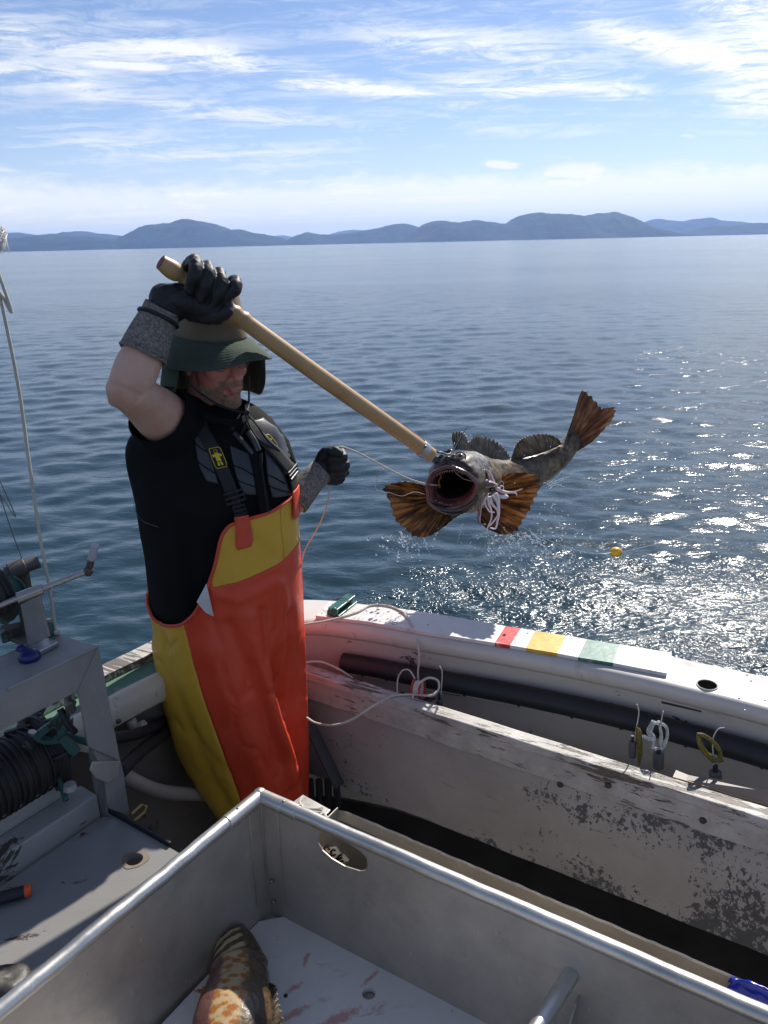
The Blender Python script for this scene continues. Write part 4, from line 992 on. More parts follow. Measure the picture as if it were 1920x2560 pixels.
# collar of the shirt
bm = bmesh.new(); tube(bm, [PY(x, y, z) for x, y, z in ((450, 985, 2.2), (480, 1022, 2.15), (530, 1048, 2.11), (575, 1058, 2.10), (602, 1055, 2.11), (620, 1040, 2.15), (615, 1010, 2.25), (560, 985, 2.34), (480, 975, 2.30))], .010, 10, closed=True); bm_obj('shirt_collar', bm, M['black_cloth'], man)
# --- patches on the chest that follow the torso surface
def patch(name, left, right, mat, parent, off=.006, nx=8, ny=24, B=T, thick=.003):
    """left/right: outlines top to bottom in picture pixels"""
    def at(pl, t):
        Ls = [0]
        for i in range(1, len(pl)): Ls.append(Ls[-1]+math.hypot(pl[i][0]-pl[i-1][0], pl[i][1]-pl[i-1][1]))
        d = t*Ls[-1]; return lerpl(Ls, [q[0] for q in pl], d), lerpl(Ls, [q[1] for q in pl], d)
    rows = []
    for i in range(ny+1):
        l, r = at(left, i/ny), at(right, i/ny)
        rows.append([B.pt(l[0]+(r[0]-l[0])*k/nx, l[1]+(r[1]-l[1])*k/nx, off) for k in range(nx+1)])
    o = grid_obj(name, rows, mat, parent, thick=thick); return o
patch('chest_panel', [(592, 1086), (600, 1120), (612, 1160), (626, 1196)], [(645, 1112), (650, 1140), (654, 1170), (658, 1202)], M['vest_panel'], vest, .006)
patch('chest_panel', [(505, 1046), (515, 1085), (528, 1130), (545, 1162)], [(530, 1062), (552, 1100), (563, 1140), (573, 1170)], M['vest_panel'], vest, .006)
patch('chest_panel', [(668, 1100), (674, 1140), (680, 1180), (690, 1214)], [(690, 1110), (705, 1145), (718, 1185), (728, 1222)], M['vest_panel'], vest, .006)
patch('shoulder_panel', [(612, 1038), (640, 1066), (672, 1100), (702, 1140)], [(655, 1036), (684, 1062), (706, 1098), (722, 1140)], M['vest_panel'], vest, .010, 12)
def groove(pts, rad=.0016, mat='vest'):
    bm = bmesh.new(); pp = []
    for (x0, y0), (x1, y1) in zip(pts[:-1], pts[1:]):
        for i in range(6): pp.append(T.pt(x0+(x1-x0)*i/6, y0+(y1-y0)*i/6, .0095))
    pp.append(T.pt(*pts[-1], .0095)); tube(bm, pp, rad, 6); bm_obj('seam', bm, M[mat], vest)
for s_ in (((592, 1126), (622, 1138), (649, 1158)), ((606, 1160), (630, 1172), (655, 1184)), ((513, 1078), (532, 1092), (552, 1102)), ((522, 1118), (545, 1134), (562, 1144)), ((674, 1158), (695, 1172), (714, 1190)), ((676, 1182), (700, 1198), (722, 1212)), ((672, 1074), (690, 1076), (712, 1078)), ((655, 1038), (650, 1052), (642, 1066)), ((690, 1112), (708, 1124), (722, 1128))):
    groove(s_)
# vest front zip and open neck
patch('zip_flap', [(628, 1092), (640, 1130), (652, 1180), (660, 1245)], [(656, 1100), (662, 1135), (673, 1185), (684, 1245)], M['vest'], vest, .013, 4, 20, thick=.005)
bm = bmesh.new()
for i in range(46):
    t = i/45; x = lerpl([0, .3, 1], [652, 661, 676], t); y = 1112+132*t; c = T.pt(x, y, .017); ell(bm, c, (.0030, .0022, .0014), u=8, v=6)
bm_obj('zip_teeth', bm, M['buckle'], vest)
bm = bmesh.new(); tube(bm, [T.pt(654, 1108, .02), T.pt(656, 1122, .02), T.pt(657, 1136, .018)], [.004, .003, .002], 8); bm_obj('zip_pull', bm, M['strap'], vest)
bm = bmesh.new(); tube(bm, spline([T.pt(628, 1060, .012), T.pt(640, 1080, .016), T.pt(650, 1102, .016)], 6), .009, 10); tube(bm, spline([T.pt(600, 1060, .006), T.pt(622, 1084, .012), T.pt(640, 1108, .012)], 6), .007, 10); bm_obj('vest_collar', bm, M['vest_panel'], vest)
patch('vest_side_seam', [(352, 1236), (362, 1255), (385, 1270), (430, 1274)], [(353, 1239), (363, 1258), (386, 1273), (430, 1277)], M['vest_panel'], vest, .001, 1, 12, thick=.001)
# --- straps, buckles, badges
def strap(name, pts, w_, mat, parent, off=.012, thick=.003):
    L_, R_ = [], []
    for i, (x, y) in enumerate(pts):
        x0, y0 = pts[max(i-1, 0)]; x1, y1 = pts[min(i+1, len(pts)-1)]; l = math.hypot(x1-x0, y1-y0); nx_, ny_ = (y1-y0)/l, -(x1-x0)/l
        ww = w_[i] if isinstance(w_, (list, tuple)) else w_
        L_.append((x-nx_*ww/2, y-ny_*ww/2)); R_.append((x+nx_*ww/2, y+ny_*ww/2))
    return patch(name, L_, R_, mat, parent, off, 5, 30, thick=thick)
def badge(quad, parent):
    """yellow framed patch with a little fisherman in an oilskin smock"""
    def q(s, t):
        a = [quad[0][k]*(1-s)+quad[1][k]*s for k in (0, 1)]; b = [quad[3][k]*(1-s)+quad[2][k]*s for k in (0, 1)]; return T.pt(a[0]*(1-t)+b[0]*t, a[1]*(1-t)+b[1]*t, .0165)
    base = patch('badge', [quad[0], quad[3]], [quad[1], quad[2]], M['strap'], parent, .0145, 4, 6, thick=.002)
    bm = bmesh.new(); ring = [q(s, t) for s, t in ((.08, .04), (.5, .02), (.92, .04), (.97, .5), (.92, .96), (.5, .98), (.08, .96), (.03, .5))]
    tube(bm, spline(ring+[ring[0]], 3), .0009, 5)
    def shape(uv): 
        vs = [bm.verts.new(q(s, t)+Vector((0, -.0008, 0))) for s, t in uv]; bm.faces.new(vs)
    shape(((.36, .28), (.64, .28), (.70, .66), (.30, .66)))                       # smock
    shape(((.14, .34), (.14, .46), (.36, .44), (.38, .30))); shape(((.86, .34), (.86, .46), (.64, .44), (.62, .30)))   # arms held out
    shape(((.33, .70), (.47, .70), (.45, .88), (.28, .88))); shape(((.67, .70), (.53, .70), (.55, .88), (.72, .88)))   # boots
    tube(bm, [q(.5+.13*math.sin(a), .19-.09*math.cos(a)) for a in [i*2*math.pi/10 for i in range(10)]], .0007, 5, closed=True)  # sou'wester
    e = bm_obj('emblem', bm, M['badge_yellow'], base, False)
M['badge_yellow'] = plain('yellow_print', (0.72, 0.52, 0.02), 0.5, var=.05)
near_strap = [(520, 1028), (533, 1056), (556, 1092), (575, 1130), (592, 1168), (605, 1200)]
st = strap('shoulder_strap', near_strap, [26, 27, 28, 28, 27, 26], M['strap'], man, .013)
badge([(543, 1088), (570, 1086), (589, 1129), (564, 1134)], st)
st2 = strap('shoulder_strap', [(622, 1034), (640, 1060), (662, 1084), (690, 1118), (706, 1142), (717, 1162)], [16, 18, 19, 18, 16, 14], M['strap'], man, .016)
badge([(655, 1070), (669, 1070), (689, 1098), (680, 1101)], st2)
strap('lower_strap', [(607, 1196), (612, 1218), (622, 1246)], 18, M['strap'], man, .013)
strap('lower_strap', [(717, 1158), (723, 1180), (730, 1210)], 10, M['strap'], man, .013)
def buckle(c, ex, ey, w_, h_, parent):
    bm = bmesh.new()
    P_ = [T.pt(c[0]+ex[0]*s*w_+ey[0]*t*h_, c[1]+ex[1]*s*w_+ey[1]*t*h_, .020) for s, t in ((-.5, -.5), (.5, -.5), (.5, .5), (-.5, .5))]
    tube(bm, P_, .0034, 8, closed=True); tube(bm, [(P_[0]+P_[3])/2, (P_[1]+P_[2])/2], .003, 8)
    bm_obj('buckle', bm, M['buckle'], parent)
buckle((606, 1197), (.97, -.25), (.3, .95), 38, 24, st); buckle((617, 1228), (.97, -.2), (.3, .95), 24, 20, st); buckle((721, 1172), (.9, -.3), (.3, .95), 15, 18, st2)
# --- bib overalls
crease = ([1560, 1667, 1744, 1830, 1900, 1978, 2060], [690, 702, 716, 739, 752, 766, 776])
P = Body([(1200, 340, 738, 2.225, .178), (1285, 346, 742, 2.225, .182), (1389, 366, 750, 2.225, .182), (1470, 374, 755, 2.225, .180), (1510, 379, 757, 2.225, .180), (1562, 389, 759, 2.225, .182), (1600, 394, 761, 2.225, .183), (1655, 405, 763, 2.22, .180), (1713, 413, 765, 2.215, .172),
          (1748, 418, 767, 2.21, .165), (1800, 431, 769, 2.20, .155), (1852, 447, 771, 2.20, .150), (1944, 498, 771, 2.19, .130), (2014, 544, 770, 2.19, .118), (2060, 568, 768, 2.19, .110), (2140, 596, 760, 2.2, .10), (2260, 615, 750, 2.2, .095)])
FOLD = [([(600, 1500), (640, 1610), (689, 1744), (715, 1850)], -.010, 16), ([(673, 1470), (682, 1560), (702, 1667)], -.012, 9), ([(650, 1480), (662, 1570), (690, 1650)], .009, 12), ([(560, 1560), (610, 1700), (665, 1850), (700, 1960)], .010, 26),
        ([(430, 1540), (470, 1680), (540, 1850), (600, 1990)], -.009, 15), ([(400, 1600), (430, 1740), (490, 1880), (560, 2000)], .008, 22), ([(730, 1500), (742, 1620), (752, 1760)], -.010, 9), ([(715, 1420), (722, 1520), (728, 1640)], .008, 9),
        ([(700, 1950), (730, 1930), (766, 1890)], -.006, 9), ([(640, 1960), (700, 1985), (750, 2000)], -.006, 12), ([(560, 1420), (620, 1440), (700, 1410)], .005, 12), ([(720, 1260), (722, 1350)], .004, 5), ([(650, 1290), (690, 1350)], -.004, 10)]
def deep(th, py):
    xl, xr, yc, hd = P.at(py); x = (xl+xr)/2-(xr-xl)/2*math.cos(th)
    if math.sin(th) < 0: return 0
    d = 0.0
    if py > 1560:
        k = min(1, (py-1560)/170); s = (x-lerpl(*crease, py)); q = min(1, max(0, s/6)); q = q*q*(3-2*q)
        d -= .085*q*k*math.sin(th)**.3; d += .020*k*math.exp(-((s+12)/12)**2)
    for pl, amp, wd in FOLD:
        best = 1e9; tt = 0
        for i in range(len(pl)-1):
            ax, ay = pl[i]; bx, by = pl[i+1]; l2 = (bx-ax)**2+(by-ay)**2; t = max(0, min(1, ((x-ax)*(bx-ax)+(py-ay)*(by-ay))/l2)); dd = (x-ax-t*(bx-ax))**2+(py-ay-t*(by-ay))**2
            if dd < best: best = dd
        d += amp*math.exp(-best/(wd*wd))
    kf = min(1, max(.12, (py-1400)/150)); wx = x+22*noise.noise(Vector((x*.008, py*.006, 7))); rg_ = 1-abs(noise.noise(Vector((wx*.020, (py+x*.5)*.0065, 1.3))))*2; d -= .0065*kf*max(0, rg_)**9
    rg_ = 1-abs(noise.noise(Vector((wx*.012, (py-x*.9)*.012, 8.3))))*2; d -= .0022*kf*max(0, rg_)**12
    d += .006*noise.noise(Vector((x*.010, py*.0045, 2.0)))+.003*noise.noise(Vector((x*.03, py*.012, 5.0)))
    return d
P.deep = deep
topc = [(330, 1470), (374, 1468), (382, 1488), (397, 1503), (428, 1511), (456, 1507), (487, 1496), (514, 1472), (533, 1441), (553, 1394), (568, 1348), (580, 1293), (592, 1270), (607, 1258), (642, 1250), (689, 1243), (728, 1229), (760, 1222)]
mid = [(540, 1412), (560, 1408), (631, 1393), (720, 1365), (745, 1349), (770, 1342)]
seam = ([1490, 1501, 1573, 1651, 1752, 1861, 1958, 1982, 2100, 2260], [489, 491, 510, 533, 564, 596, 623, 630, 655, 680])
def ycurve(c, x): return smoothl([q[0] for q in c], [q[1] for q in c], x)
def gpanel(name, cols, ymat, parent, ny, off=.0):
    """cols: list of (theta function, top y, bottom y)"""
    rows = []
    for i in range(ny+1):
        row = []
        for thf, t0, t1 in cols:
            py = t0+(t1-t0)*i/ny; row.append(P.ang(thf(py), py, off))
        rows.append(row)
    return grid_obj(name, rows, ymat, parent, thick=.002)
ov = None
# orange front
cols = []; NC = 84; RB = math.pi+R(95)
def xof(th, py): xl, xr, _, _ = P.at(py); return (xl+xr)/2-(xr-xl)/2*math.cos(th)
for j in range(NC+1):
    f = j/NC
    def thf(py, f=f): a = P.th(lerpl(*seam, max(py, 1501)), py); return a+(RB-a)*f
    t0 = 1500
    for _ in range(12):
        th = thf(t0); x = xof(th, t0)
        tgt = ycurve(topc, x) if x < 560 else ycurve(mid, x)
        if th > math.pi: tgt = 1344+(th-math.pi)*70
        t0 = .5*t0+.5*tgt
    cols.append((thf, t0, 2240))
ov = gpanel('overalls', cols, M['orange'], man, 130)
cols = []; LB = -R(85)
for j in range(56):
    f = j/55
    def thf(py, f=f): a = P.th(lerpl(*seam, max(py, 1501)), py); return LB+(a-LB)*f
    t0 = 1500
    for _ in range(12):
        th = thf(t0); x = xof(th, t0); tgt = ycurve(topc, x) if th > 0 else 1468
        t0 = .5*t0+.5*tgt
    cols.append((thf, t0, 2240))
gpanel('side_panel', cols, M['yellow'], ov, 120)
cols = []
def thf_back(a): return lambda py: a
for j in range(20): cols.append((thf_back(RB+(2*math.pi+LB-RB)*j/19), 1468, 2240))
gpanel('back_panel', cols, M['orange'], ov, 60)
cols = []
for j in range(60):
    f = j/59
    def thf(py, f=f): a = P.th(556, 1400); return a+(RB-a)*f
    t0 = 1300
    for _ in range(16):
        th = thf(t0); x = xof(th, t0); tgt = ycurve(topc, x) if th < math.pi else 1226+(th-math.pi)*60
        t0 = .5*t0+.5*tgt
    th = thf(1370); x = xof(th, 1370); t1 = ycurve(mid, x) if th < math.pi else 1346+(th-math.pi)*70
    cols.append((thf, min(t0, t1-.5), t1+1.5))
gpanel('bib_panel', cols, M['yellow'], ov, 30, .0006)
bm = bmesh.new(); pts = []
for i in range(121):
    x = 374+(757-374)*i/120
    pts.append((x, ycurve(topc, x)))
tube(bm, [P.pt(x, y+2, .003) for x, y in pts], .0050, 8, flat=1.0); bm_obj('trim', bm, M['orange_trim'], ov)
bm = bmesh.new(); tube(bm, [P.pt(x, ycurve(mid, x), .0022) for x in np.linspace(560, 748, 60)], .0018, 6); bm_obj('welt', bm, M['orange_trim'], ov)
def ppatch(name, l, r, mat, off, thick=.003, nx=5, ny=16): return patch(name, l, r, mat, ov, off, nx, ny, B=P, thick=thick)
ppatch('strap_tab', [(608, 1243), (612, 1262), (612, 1312), (616, 1318)], [(639, 1240), (643, 1262), (650, 1300), (644, 1314)], M['orange_trim'], .010)
ppatch('strap_tab', [(729, 1214), (732, 1245), (733, 1280)], [(739, 1211), (741, 1245), (741, 1282)], M['orange_trim'], .010)
ppatch('pocket_welt', [(711, 1245), (713, 1300), (718, 1362)], [(715, 1245), (717, 1300), (722, 1361)], M['yellow'], .003, .002, 2, 20)
M['label_cloth'] = plain('white_label', (.6, .56, .55), .6, var=.1)
bm = bmesh.new(); q = [P.pt(549, 1394, .012), P.pt(557, 1424, .016), P.pt(566, 1468, .022), P.pt(550, 1456, .03), P.pt(532, 1432, .03)]; poly_slab(bm, q, .0012, up=(0, -1, 0)); bm_obj('care_label', bm, M['label_cloth'], ov, False)
# --- gloves
def fist(name, fingers, mass, voxel=.0026, it=3):
    bm = bmesh.new()
    for pts, r_ in fingers:
        w_ = [PY(x, y, d) for x, y, d in pts]; n_ = len(w_); sp_ = spline(w_, 5); k = len(sp_)
        tube(bm, sp_, [r_*(1.0+.10*abs(math.sin(i/k*math.pi*2.2)))*(1 if i < k*.8 else .93) for i in range(k)], 14)
        for e in (sp_[0], sp_[-1]): ell(bm, e, (r_*.97,)*3, u=14, v=10)
    for a, b, ra, rb in mass:
        A, B = PY(*a), PY(*b); tube(bm, [A.lerp(B, i/6) for i in range(7)], [ra+(rb-ra)*i/6 for i in range(7)], 18); ell(bm, A, (ra,)*3, u=18, v=12); ell(bm, B, (rb,)*3, u=18, v=12)
    o = fuse(name, bm, voxel, M['glove'], man, it, 0.5)
    for v in o.data.vertices:
        c = v.co+o.location+man.location; v.co += v.normal*(.0014*noise.noise(c*90)+.0022*noise.noise(c*42))
    return o
yp = lambda x: 2.035+(x-402)*(.40/678)     # depth of the gaff along its length
fist('glove', [
    ([(462, 690, 2.105), (474, 662, 2.085), (486, 652, 2.055), (490, 668, 2.028), (484, 694, 2.016), (474, 722, 2.022)], .0155),
    ([(498, 705, 2.115), (508, 676, 2.095), (518, 668, 2.060), (522, 688, 2.034), (514, 716, 2.022), (502, 746, 2.028)], .0158),
    ([(528, 722, 2.125), (538, 694, 2.105), (549, 684, 2.072), (553, 704, 2.046), (545, 734, 2.034), (532, 764, 2.038)], .0156),
    ([(560, 745, 2.13), (574, 718, 2.115), (586, 702, 2.090), (590, 712, 2.060), (584, 728, 2.048), (566, 744, 2.046)], .0152),
    ([(478, 788, 2.06), (520, 794, 2.045), (552, 788, 2.040), (566, 776, 2.045), (568, 764, 2.05)], .0165)],
    [((400, 785, 2.05), (440, 760, 2.055), .040, .040), ((440, 745, 2.06), (540, 785, 2.075), .036, .026), ((410, 745, 2.06), (470, 740, 2.07), .036, .034), ((480, 740, 2.10), (555, 762, 2.115), .030, .026), ((452, 752, 2.035), (540, 780, 2.05), .026, .024)])
fist('glove', [
    ([(852, 1130, 2.37), (858, 1142, 2.345), (846, 1148, 2.322), (826, 1150, 2.318), (812, 1152, 2.325)], .0135),
    ([(858, 1150, 2.37), (864, 1162, 2.345), (850, 1168, 2.318), (830, 1169, 2.314), (814, 1170, 2.322)], .0138),
    ([(856, 1170, 2.37), (862, 1181, 2.345), (848, 1187, 2.320), (828, 1187, 2.316), (814, 1186, 2.324)], .0135),
    ([(850, 1188, 2.37), (852, 1198, 2.35), (840, 1204, 2.328), (826, 1203, 2.322), (816, 1200, 2.328)], .0120),
    ([(800, 1148, 2.33), (814, 1128, 2.325), (834, 1128, 2.318), (848, 1134, 2.316)], .0145)],
    [((800, 1178, 2.335), (826, 1166, 2.36), .038, .040), ((822, 1145, 2.36), (838, 1190, 2.36), .030, .028)])
def cuff(pts, rad, jag=.002):
    o = tubeloft('knit_cuff', pts, rad, M['knit'], man, 40, .003, jag); return o
cu1 = cuff([WRI+Vector((.012, 0, .02)), WRI.lerp(ELB, .06), WRI.lerp(ELB, .2), WRI.lerp(ELB, .4), WRI.lerp(ELB, .52)], [.043, .046, .050, .055, .057], .004)
cu2 = cuff([WRI2+Vector((.006, 0, .004)), WRI2.lerp(ELB2, .25), WRI2.lerp(ELB2, .55), WRI2.lerp(ELB2, .85)], [.036, .037, .043, .048], .004)
bm = bmesh.new(); c = WRI.lerp(ELB, .03); d = (ELB-WRI).normalized(); a_, b_ = frame_of(d)
tube(bm, [c+a_*math.cos(t)*.049+b_*math.sin(t)*.049 for t in [2*math.pi*i/40 for i in range(40)]], .0055, 8, closed=True); bm_obj('glove_hem', bm, M['glove'], man)
for (A_, B_, t_, r_) in ((WRI, ELB, .52, .058), (WRI2, ELB2, .85, .047)):
    bm = bmesh.new(); c = A_.lerp(B_, t_); d = (B_-A_).normalized(); a_, b_ = frame_of(d); tube(bm, [c+a_*math.cos(t)*r_*(1+.03*noise.noise(Vector((math.cos(t)*3, math.sin(t)*3, 1))))+b_*math.sin(t)*r_+d*.004*noise.noise(Vector((math.cos(t)*4, math.sin(t)*4, 6))) for t in [2*math.pi*i/60 for i in range(60)]], .0042, 8, closed=True); bm_obj('cuff_hem', bm, M['knit'], cu1 if A_ is WRI else cu2)
# fuzz on the lit edges of the knit cuffs
for cu_, cnt in ((cu1, 5200), (cu2, 1600)):
    strands('cuff_fuzz', cu_, lambda p: True, cnt, .0062, .00030, M['knit'], cu_, 0, .9, seed=5)
# boots
for x, y, dx in ((PY(640, 2060, 2.12).x+.02, 2.12, .02), (PY(715, 2040, 2.25).x+.02, 2.25, .02)):
    bm = bmesh.new(); tube(bm, [(x, y, .34), (x, y, .15), (x, y-.01, .07)], [.065, .06, .058], 16); ell(bm, (x+.05, y-.05, .048), (.07, .10, .045), Matrix.Rotation(R(35), 3, 'Z'), 18, 12); ell(bm, (x, y, .055), (.055, .06, .05)); fuse('boot', bm, .006, M['rubber'], man, 4)
# ------------------------------------------------------------ gaff
def bamboo():
    mt, n, p = newmat('varnished_bamboo'); g = geo(n)
    f = n.noise(n.mapping(g, (1.2, 1.2, 1.2)), 6, 6, 0.65); c = n.ramp(f, [(0.2, (0.36, 0.19, 0.075)), (0.5, (0.52, 0.32, 0.14)), (0.8, (0.60, 0.41, 0.20))])
    s = n.step(n.noise(g, 28, 5, 0.7), 0.66, 0.74); c = n.mix(n.math('MULTIPLY', s, 0.45), c, (0.16, 0.07, 0.03))
    n.lk(c, p.inputs['Base Color']); p.inputs['Roughness'].default_value = 0.42; return mt
M['bamboo'] = bamboo(); M['redend'] = plain('dark_red_end', (.16, .02, .02), .6, var=.2); M['bandmetal'] = alum('dull_metal_band', (.62, .61, .60), .35, .9, samt=.1)
GA, GB = PY(402, 655, 2.035), PY(1078, 1138, 2.44)
gaff = thing('gaff', 'long wooden gaff with a metal band, its hook in the head of the fish', 'gaff', GA)
L_ = (GB-GA).length; gd = (GB-GA).normalized(); ga, gb_ = frame_of(gd)
nodes_ = [.015, .20, .226, .245, .52, .80]
bm = bmesh.new(); pts = []; rad = []
for i in range(141):
    s = L_*i/140; r = .0180+.0055*min(1, s/.6)+.001*math.sin(s*5)
    if s < .055: r += .0050*math.exp(-((s-.03)/.022)**2)
    for q in (.062,): r -= .0035*math.exp(-((s-q)/.010)**2)
    for q in (.195, .222, .250): r += .0042*math.exp(-((s-q)/.006)**2)
    r -= .0025*math.exp(-((s-.16)/.03)**2)
    pts.append(GA+gd*s+ga*(.0012*math.sin(s*9))); rad.append(r)
tube(bm, pts, rad, 24); bm_obj('handle', bm, M['bamboo'], gaff, sharp=60)
bm = bmesh.new(); tube(bm, [GA-gd*.0015, GA+gd*.001], .0168, 24); bm_obj('end_cap', bm, M['redend'], gaff)
bm = bmesh.new(); s0 = L_-.052; tube(bm, [GA+gd*s0, GA+gd*(s0+.026)], .0252, 28); bb = bm_obj('metal_band', bm, M['bandmetal'], gaff, bevel=.001)
bm = bmesh.new(); pp = GA+gd*(s0+.013)+gb_*.0; ell(bm, pp+Vector((.006, -.022, .014)), (.006, .006, .005)); bm_obj('clamp_screw', bm, M['bolt'], bb)
bm = bmesh.new(); up_ = (ga if ga.z > 0 else -ga)
tube(bm, [GA+gd*(L_-.19)+up_*.0225, GA+gd*(L_-.05)+up_*.0232], [.0030, .0034], 8); bm_obj('hook_slot', bm, M['redend'], gaff)
bm = bmesh.new(); hk = [GA+gd*(L_-.10)+up_*.0235, GA+gd*(L_-.02)+up_*.0245, PY(1094, 1129, 2.47), PY(1104, 1131, 2.49), PY(1118, 1136, 2.53), PY(1130, 1130, 2.57), PY(1136, 1108, 2.56)]
hs = spline(hk, 8); tube(bm, hs, [.0036]*(len(hs)-8)+[.0036*(1-i/9) for i in range(8)], 10); bm_obj('hook', bm, M['steel'], gaff)
# ------------------------------------------------------------ the big fish on the gaff
def fishskin():
    mt, n, p = newmat('mottled_fish_skin'); g = geo(n)
    at = n.node('ShaderNodeAttribute', attribute_name='girth'); gi = at.outputs['Fac']    # 0 back .. 1 belly
    f = n.noise(g, 16, 6, 0.65, 0.6); f2 = n.noise(g, 55, 5, 0.7, 0.4); f3 = n.noise(n.mapping(g, (1, .35, 1)), 90, 3, .6)
    back = n.ramp(n.math('ADD', n.math('MULTIPLY', f, .6), n.math('MULTIPLY', f2, .4)), [(0.40, (0.022, 0.014, 0.007)), (0.48, (0.065, 0.044, 0.022)), (0.55, (0.14, 0.10, 0.052)), (0.64, (0.27, 0.21, 0.12))])
    belly = n.ramp(f2, [(0.3, (0.09, 0.07, 0.05)), (0.6, (0.26, 0.22, 0.16))])
    m = n.step(n.math('ADD', gi, n.math('MULTIPLY', n.math('SUBTRACT', f, .5), .7)), 0.62, 0.95)
    c = n.mix(m, back, belly)
    hd = n.node('ShaderNodeAttribute', attribute_name='head').outputs['Fac']
    grey = n.ramp(n.math('ADD', n.math('MULTIPLY', f3, .6), n.math('MULTIPLY', f2, .4)), [(0.40, (0.022, 0.019, 0.017)), (0.49, (0.11, 0.10, 0.095)), (0.66, (0.34, 0.32, 0.30))])
    c = n.mix(hd, c, grey)
    sn = n.node('ShaderNodeAttribute', attribute_name='snout').outputs['Fac']
    c = n.mix(sn, c, n.ramp(f2, [(0.35, (0.012, 0.008, 0.008)), (0.62, (0.09, 0.055, 0.050))]))
    n.lk(c, p.inputs['Base Color']); n.lk(n.math('ADD', 0.30, n.math('MULTIPLY', f2, 0.30)), p.inputs['Roughness']); p.inputs['Coat Weight'].default_value = 0.10; p.inputs['Coat Roughness'].default_value = 0.2; p.inputs['Specular IOR Level'].default_value = .3
    b = n.node('ShaderNodeBump'); b.inputs['Strength'].default_value = 0.6; b.inputs['Distance'].default_value = 0.0025
    n.lk(n.math('ADD', f2, n.math('MULTIPLY', n.noise(g, 240, 2, 0.5), .25)), b.inputs['Height']); n.lk(b.outputs[0], p.inputs['Normal']); return mt
M['fish'] = fishskin()
M['mouth'] = plain('mouth_flesh', (0.20, 0.075, 0.075), 0.22, var=.45, scale=28, bump=.5, bscale=70, coat=.4)
M['liprim'] = plain('wet_fish_lip', (0.11, 0.050, 0.045), 0.16, var=.5, scale=40, bump=.4, coat=.6)
M['gullet'] = plain('dark_gullet', (0.020, 0.008, 0.008), 0.5, var=.4); M['tooth'] = plain('tooth', (.62, .48, .42), .3, var=.05)
M['gillstrip'] = plain('gill_orange', (.22, .07, .03), .4, var=.3)
M['jaw'] = plain('dark_wet_jaw', (0.020, 0.013, 0.011), 0.15, var=.5, scale=40, coat=.5, bump=.3)
fish = thing('large_fish', 'big brown fish on the gaff above the water, mouth wide open', 'fish', PY(1130, 1215, 2.60))
# stations: px, py, y, half width, half height, head(grey) , snout
ST = [(1126, 1222, 2.545, .094, .072), (1131, 1219, 2.560, .099, .081), (1140, 1212, 2.590, .103, .094), (1152, 1206, 2.640, .104, .103), (1168, 1204, 2.70, .101, .104), (1190, 1204, 2.77, .092, .098), (1222, 1203, 2.86, .080, .086),
      (1262, 1198, 2.95, .074, .078), (1305, 1187, 3.03, .066, .073), (1348, 1169, 3.09, .055, .066), (1385, 1148, 3.13, .044, .058), (1412, 1127, 3.16, .030, .048), (1432, 1106, 3.18, .016, .038), (1448, 1087, 3.20, .007, .040)]
cen = [PY(a, b, c) for a, b, c, _, _ in ST]; SUB = 7; cs = spline(cen, SUB)
tt_ = np.linspace(0, len(ST)-1, len(cs)); ks = list(range(len(ST)))
HA = [smoothl(ks, [s[3] for s in ST], float(t)) for t in tt_]; HB = [smoothl(ks, [s[4] for s in ST], float(t)) for t in tt_]
NF = 96
def ringframe(i):
    t = (cs[min(i+1, len(cs)-1)]-cs[max(i-1, 0)]).normalized()
    if i < 10: t = t.lerp(Vector((.32, .93, .10)).normalized(), 1-i/10).normalized()
    up = (Vector((-.22, 0.12, 1)) - t*Vector((-.22, .12, 1)).dot(t)).normalized(); sd = t.cross(up).normalized()
    return t, up, (-sd if sd.x < 0 else sd)
bm = bmesh.new(); lay = {k: bm.verts.layers.float.new(k) for k in ('girth', 'head', 'snout')}
rows = []
for i, c in enumerate(cs):
    t, up, sd = ringframe(i); row = []; s = float(tt_[i])
    for k in range(NF):
        a = 2*math.pi*k/NF; ca, sa = math.cos(a), math.sin(a)     # a=0 top
        r = 1.0
        top = max(0, ca)
        if s < 3: r += .16*top**4*math.exp(-((s-1.5)/1.0)**2) - .05*math.exp(-((a-math.pi)/.8)**2)*(1-s/3)     # snout bump
        if 1.2 < s < 5: r += .05*math.exp(-((abs(sa)-.62)/.25)**2)*math.exp(-((s-2.6)/.9)**2)*(1 if ca > 0 else .4)   # eye ridge
        lf = max(0, 1-s/2.2); r *= 1+lf*(.075*math.cos(2*a-.8)+.055*math.cos(3*a+1.0)+.020*math.sin(5*a+.5)+.012*math.sin(9*a))
        p = c + sd*(HA[i]*sa*r) + up*(HB[i]*ca*r)
        p += (p-c).normalized()*(.0035*noise.noise(p*28)+.002*noise.noise(p*70))*(1 if i > 1 else .2)
        if 3.6 < s < 4.6: p += (p-c).normalized()*(.006*math.exp(-((s-4.0)/.18)**2) - .004*math.exp(-((s-4.35)/.15)**2))   # gill cover edge
        v = bm.verts.new(p); v[lay['girth']] = (1-ca)/2
        hg = 0.0
        if 1.0 < s < 4.6 and -.1 < sa < 1.0: hg = max(0, 1-abs(s-2.9)/1.7)*max(0, 1-abs(a-.95)/.95)*1.7
        v[lay['head']] = min(.9, hg); v[lay['snout']] = min(1, max(0, (1.9-s)/.9)*(max(0, ca)**.7 if ca > 0 else 0)*1.6 + (max(0, (.9-s)/.5) if ca < -.2 else 0))
        row.append(v)
    rows.append(row)
for i in range(len(rows)-1):
    for k in range(NF): bm.faces.new((rows[i][k], rows[i][(k+1) % NF], rows[i+1][(k+1) % NF], rows[i+1][k]))
bm.faces.new(rows[-1])
fbody = bm_obj('body', bm, M['fish'], fish, sharp=80)
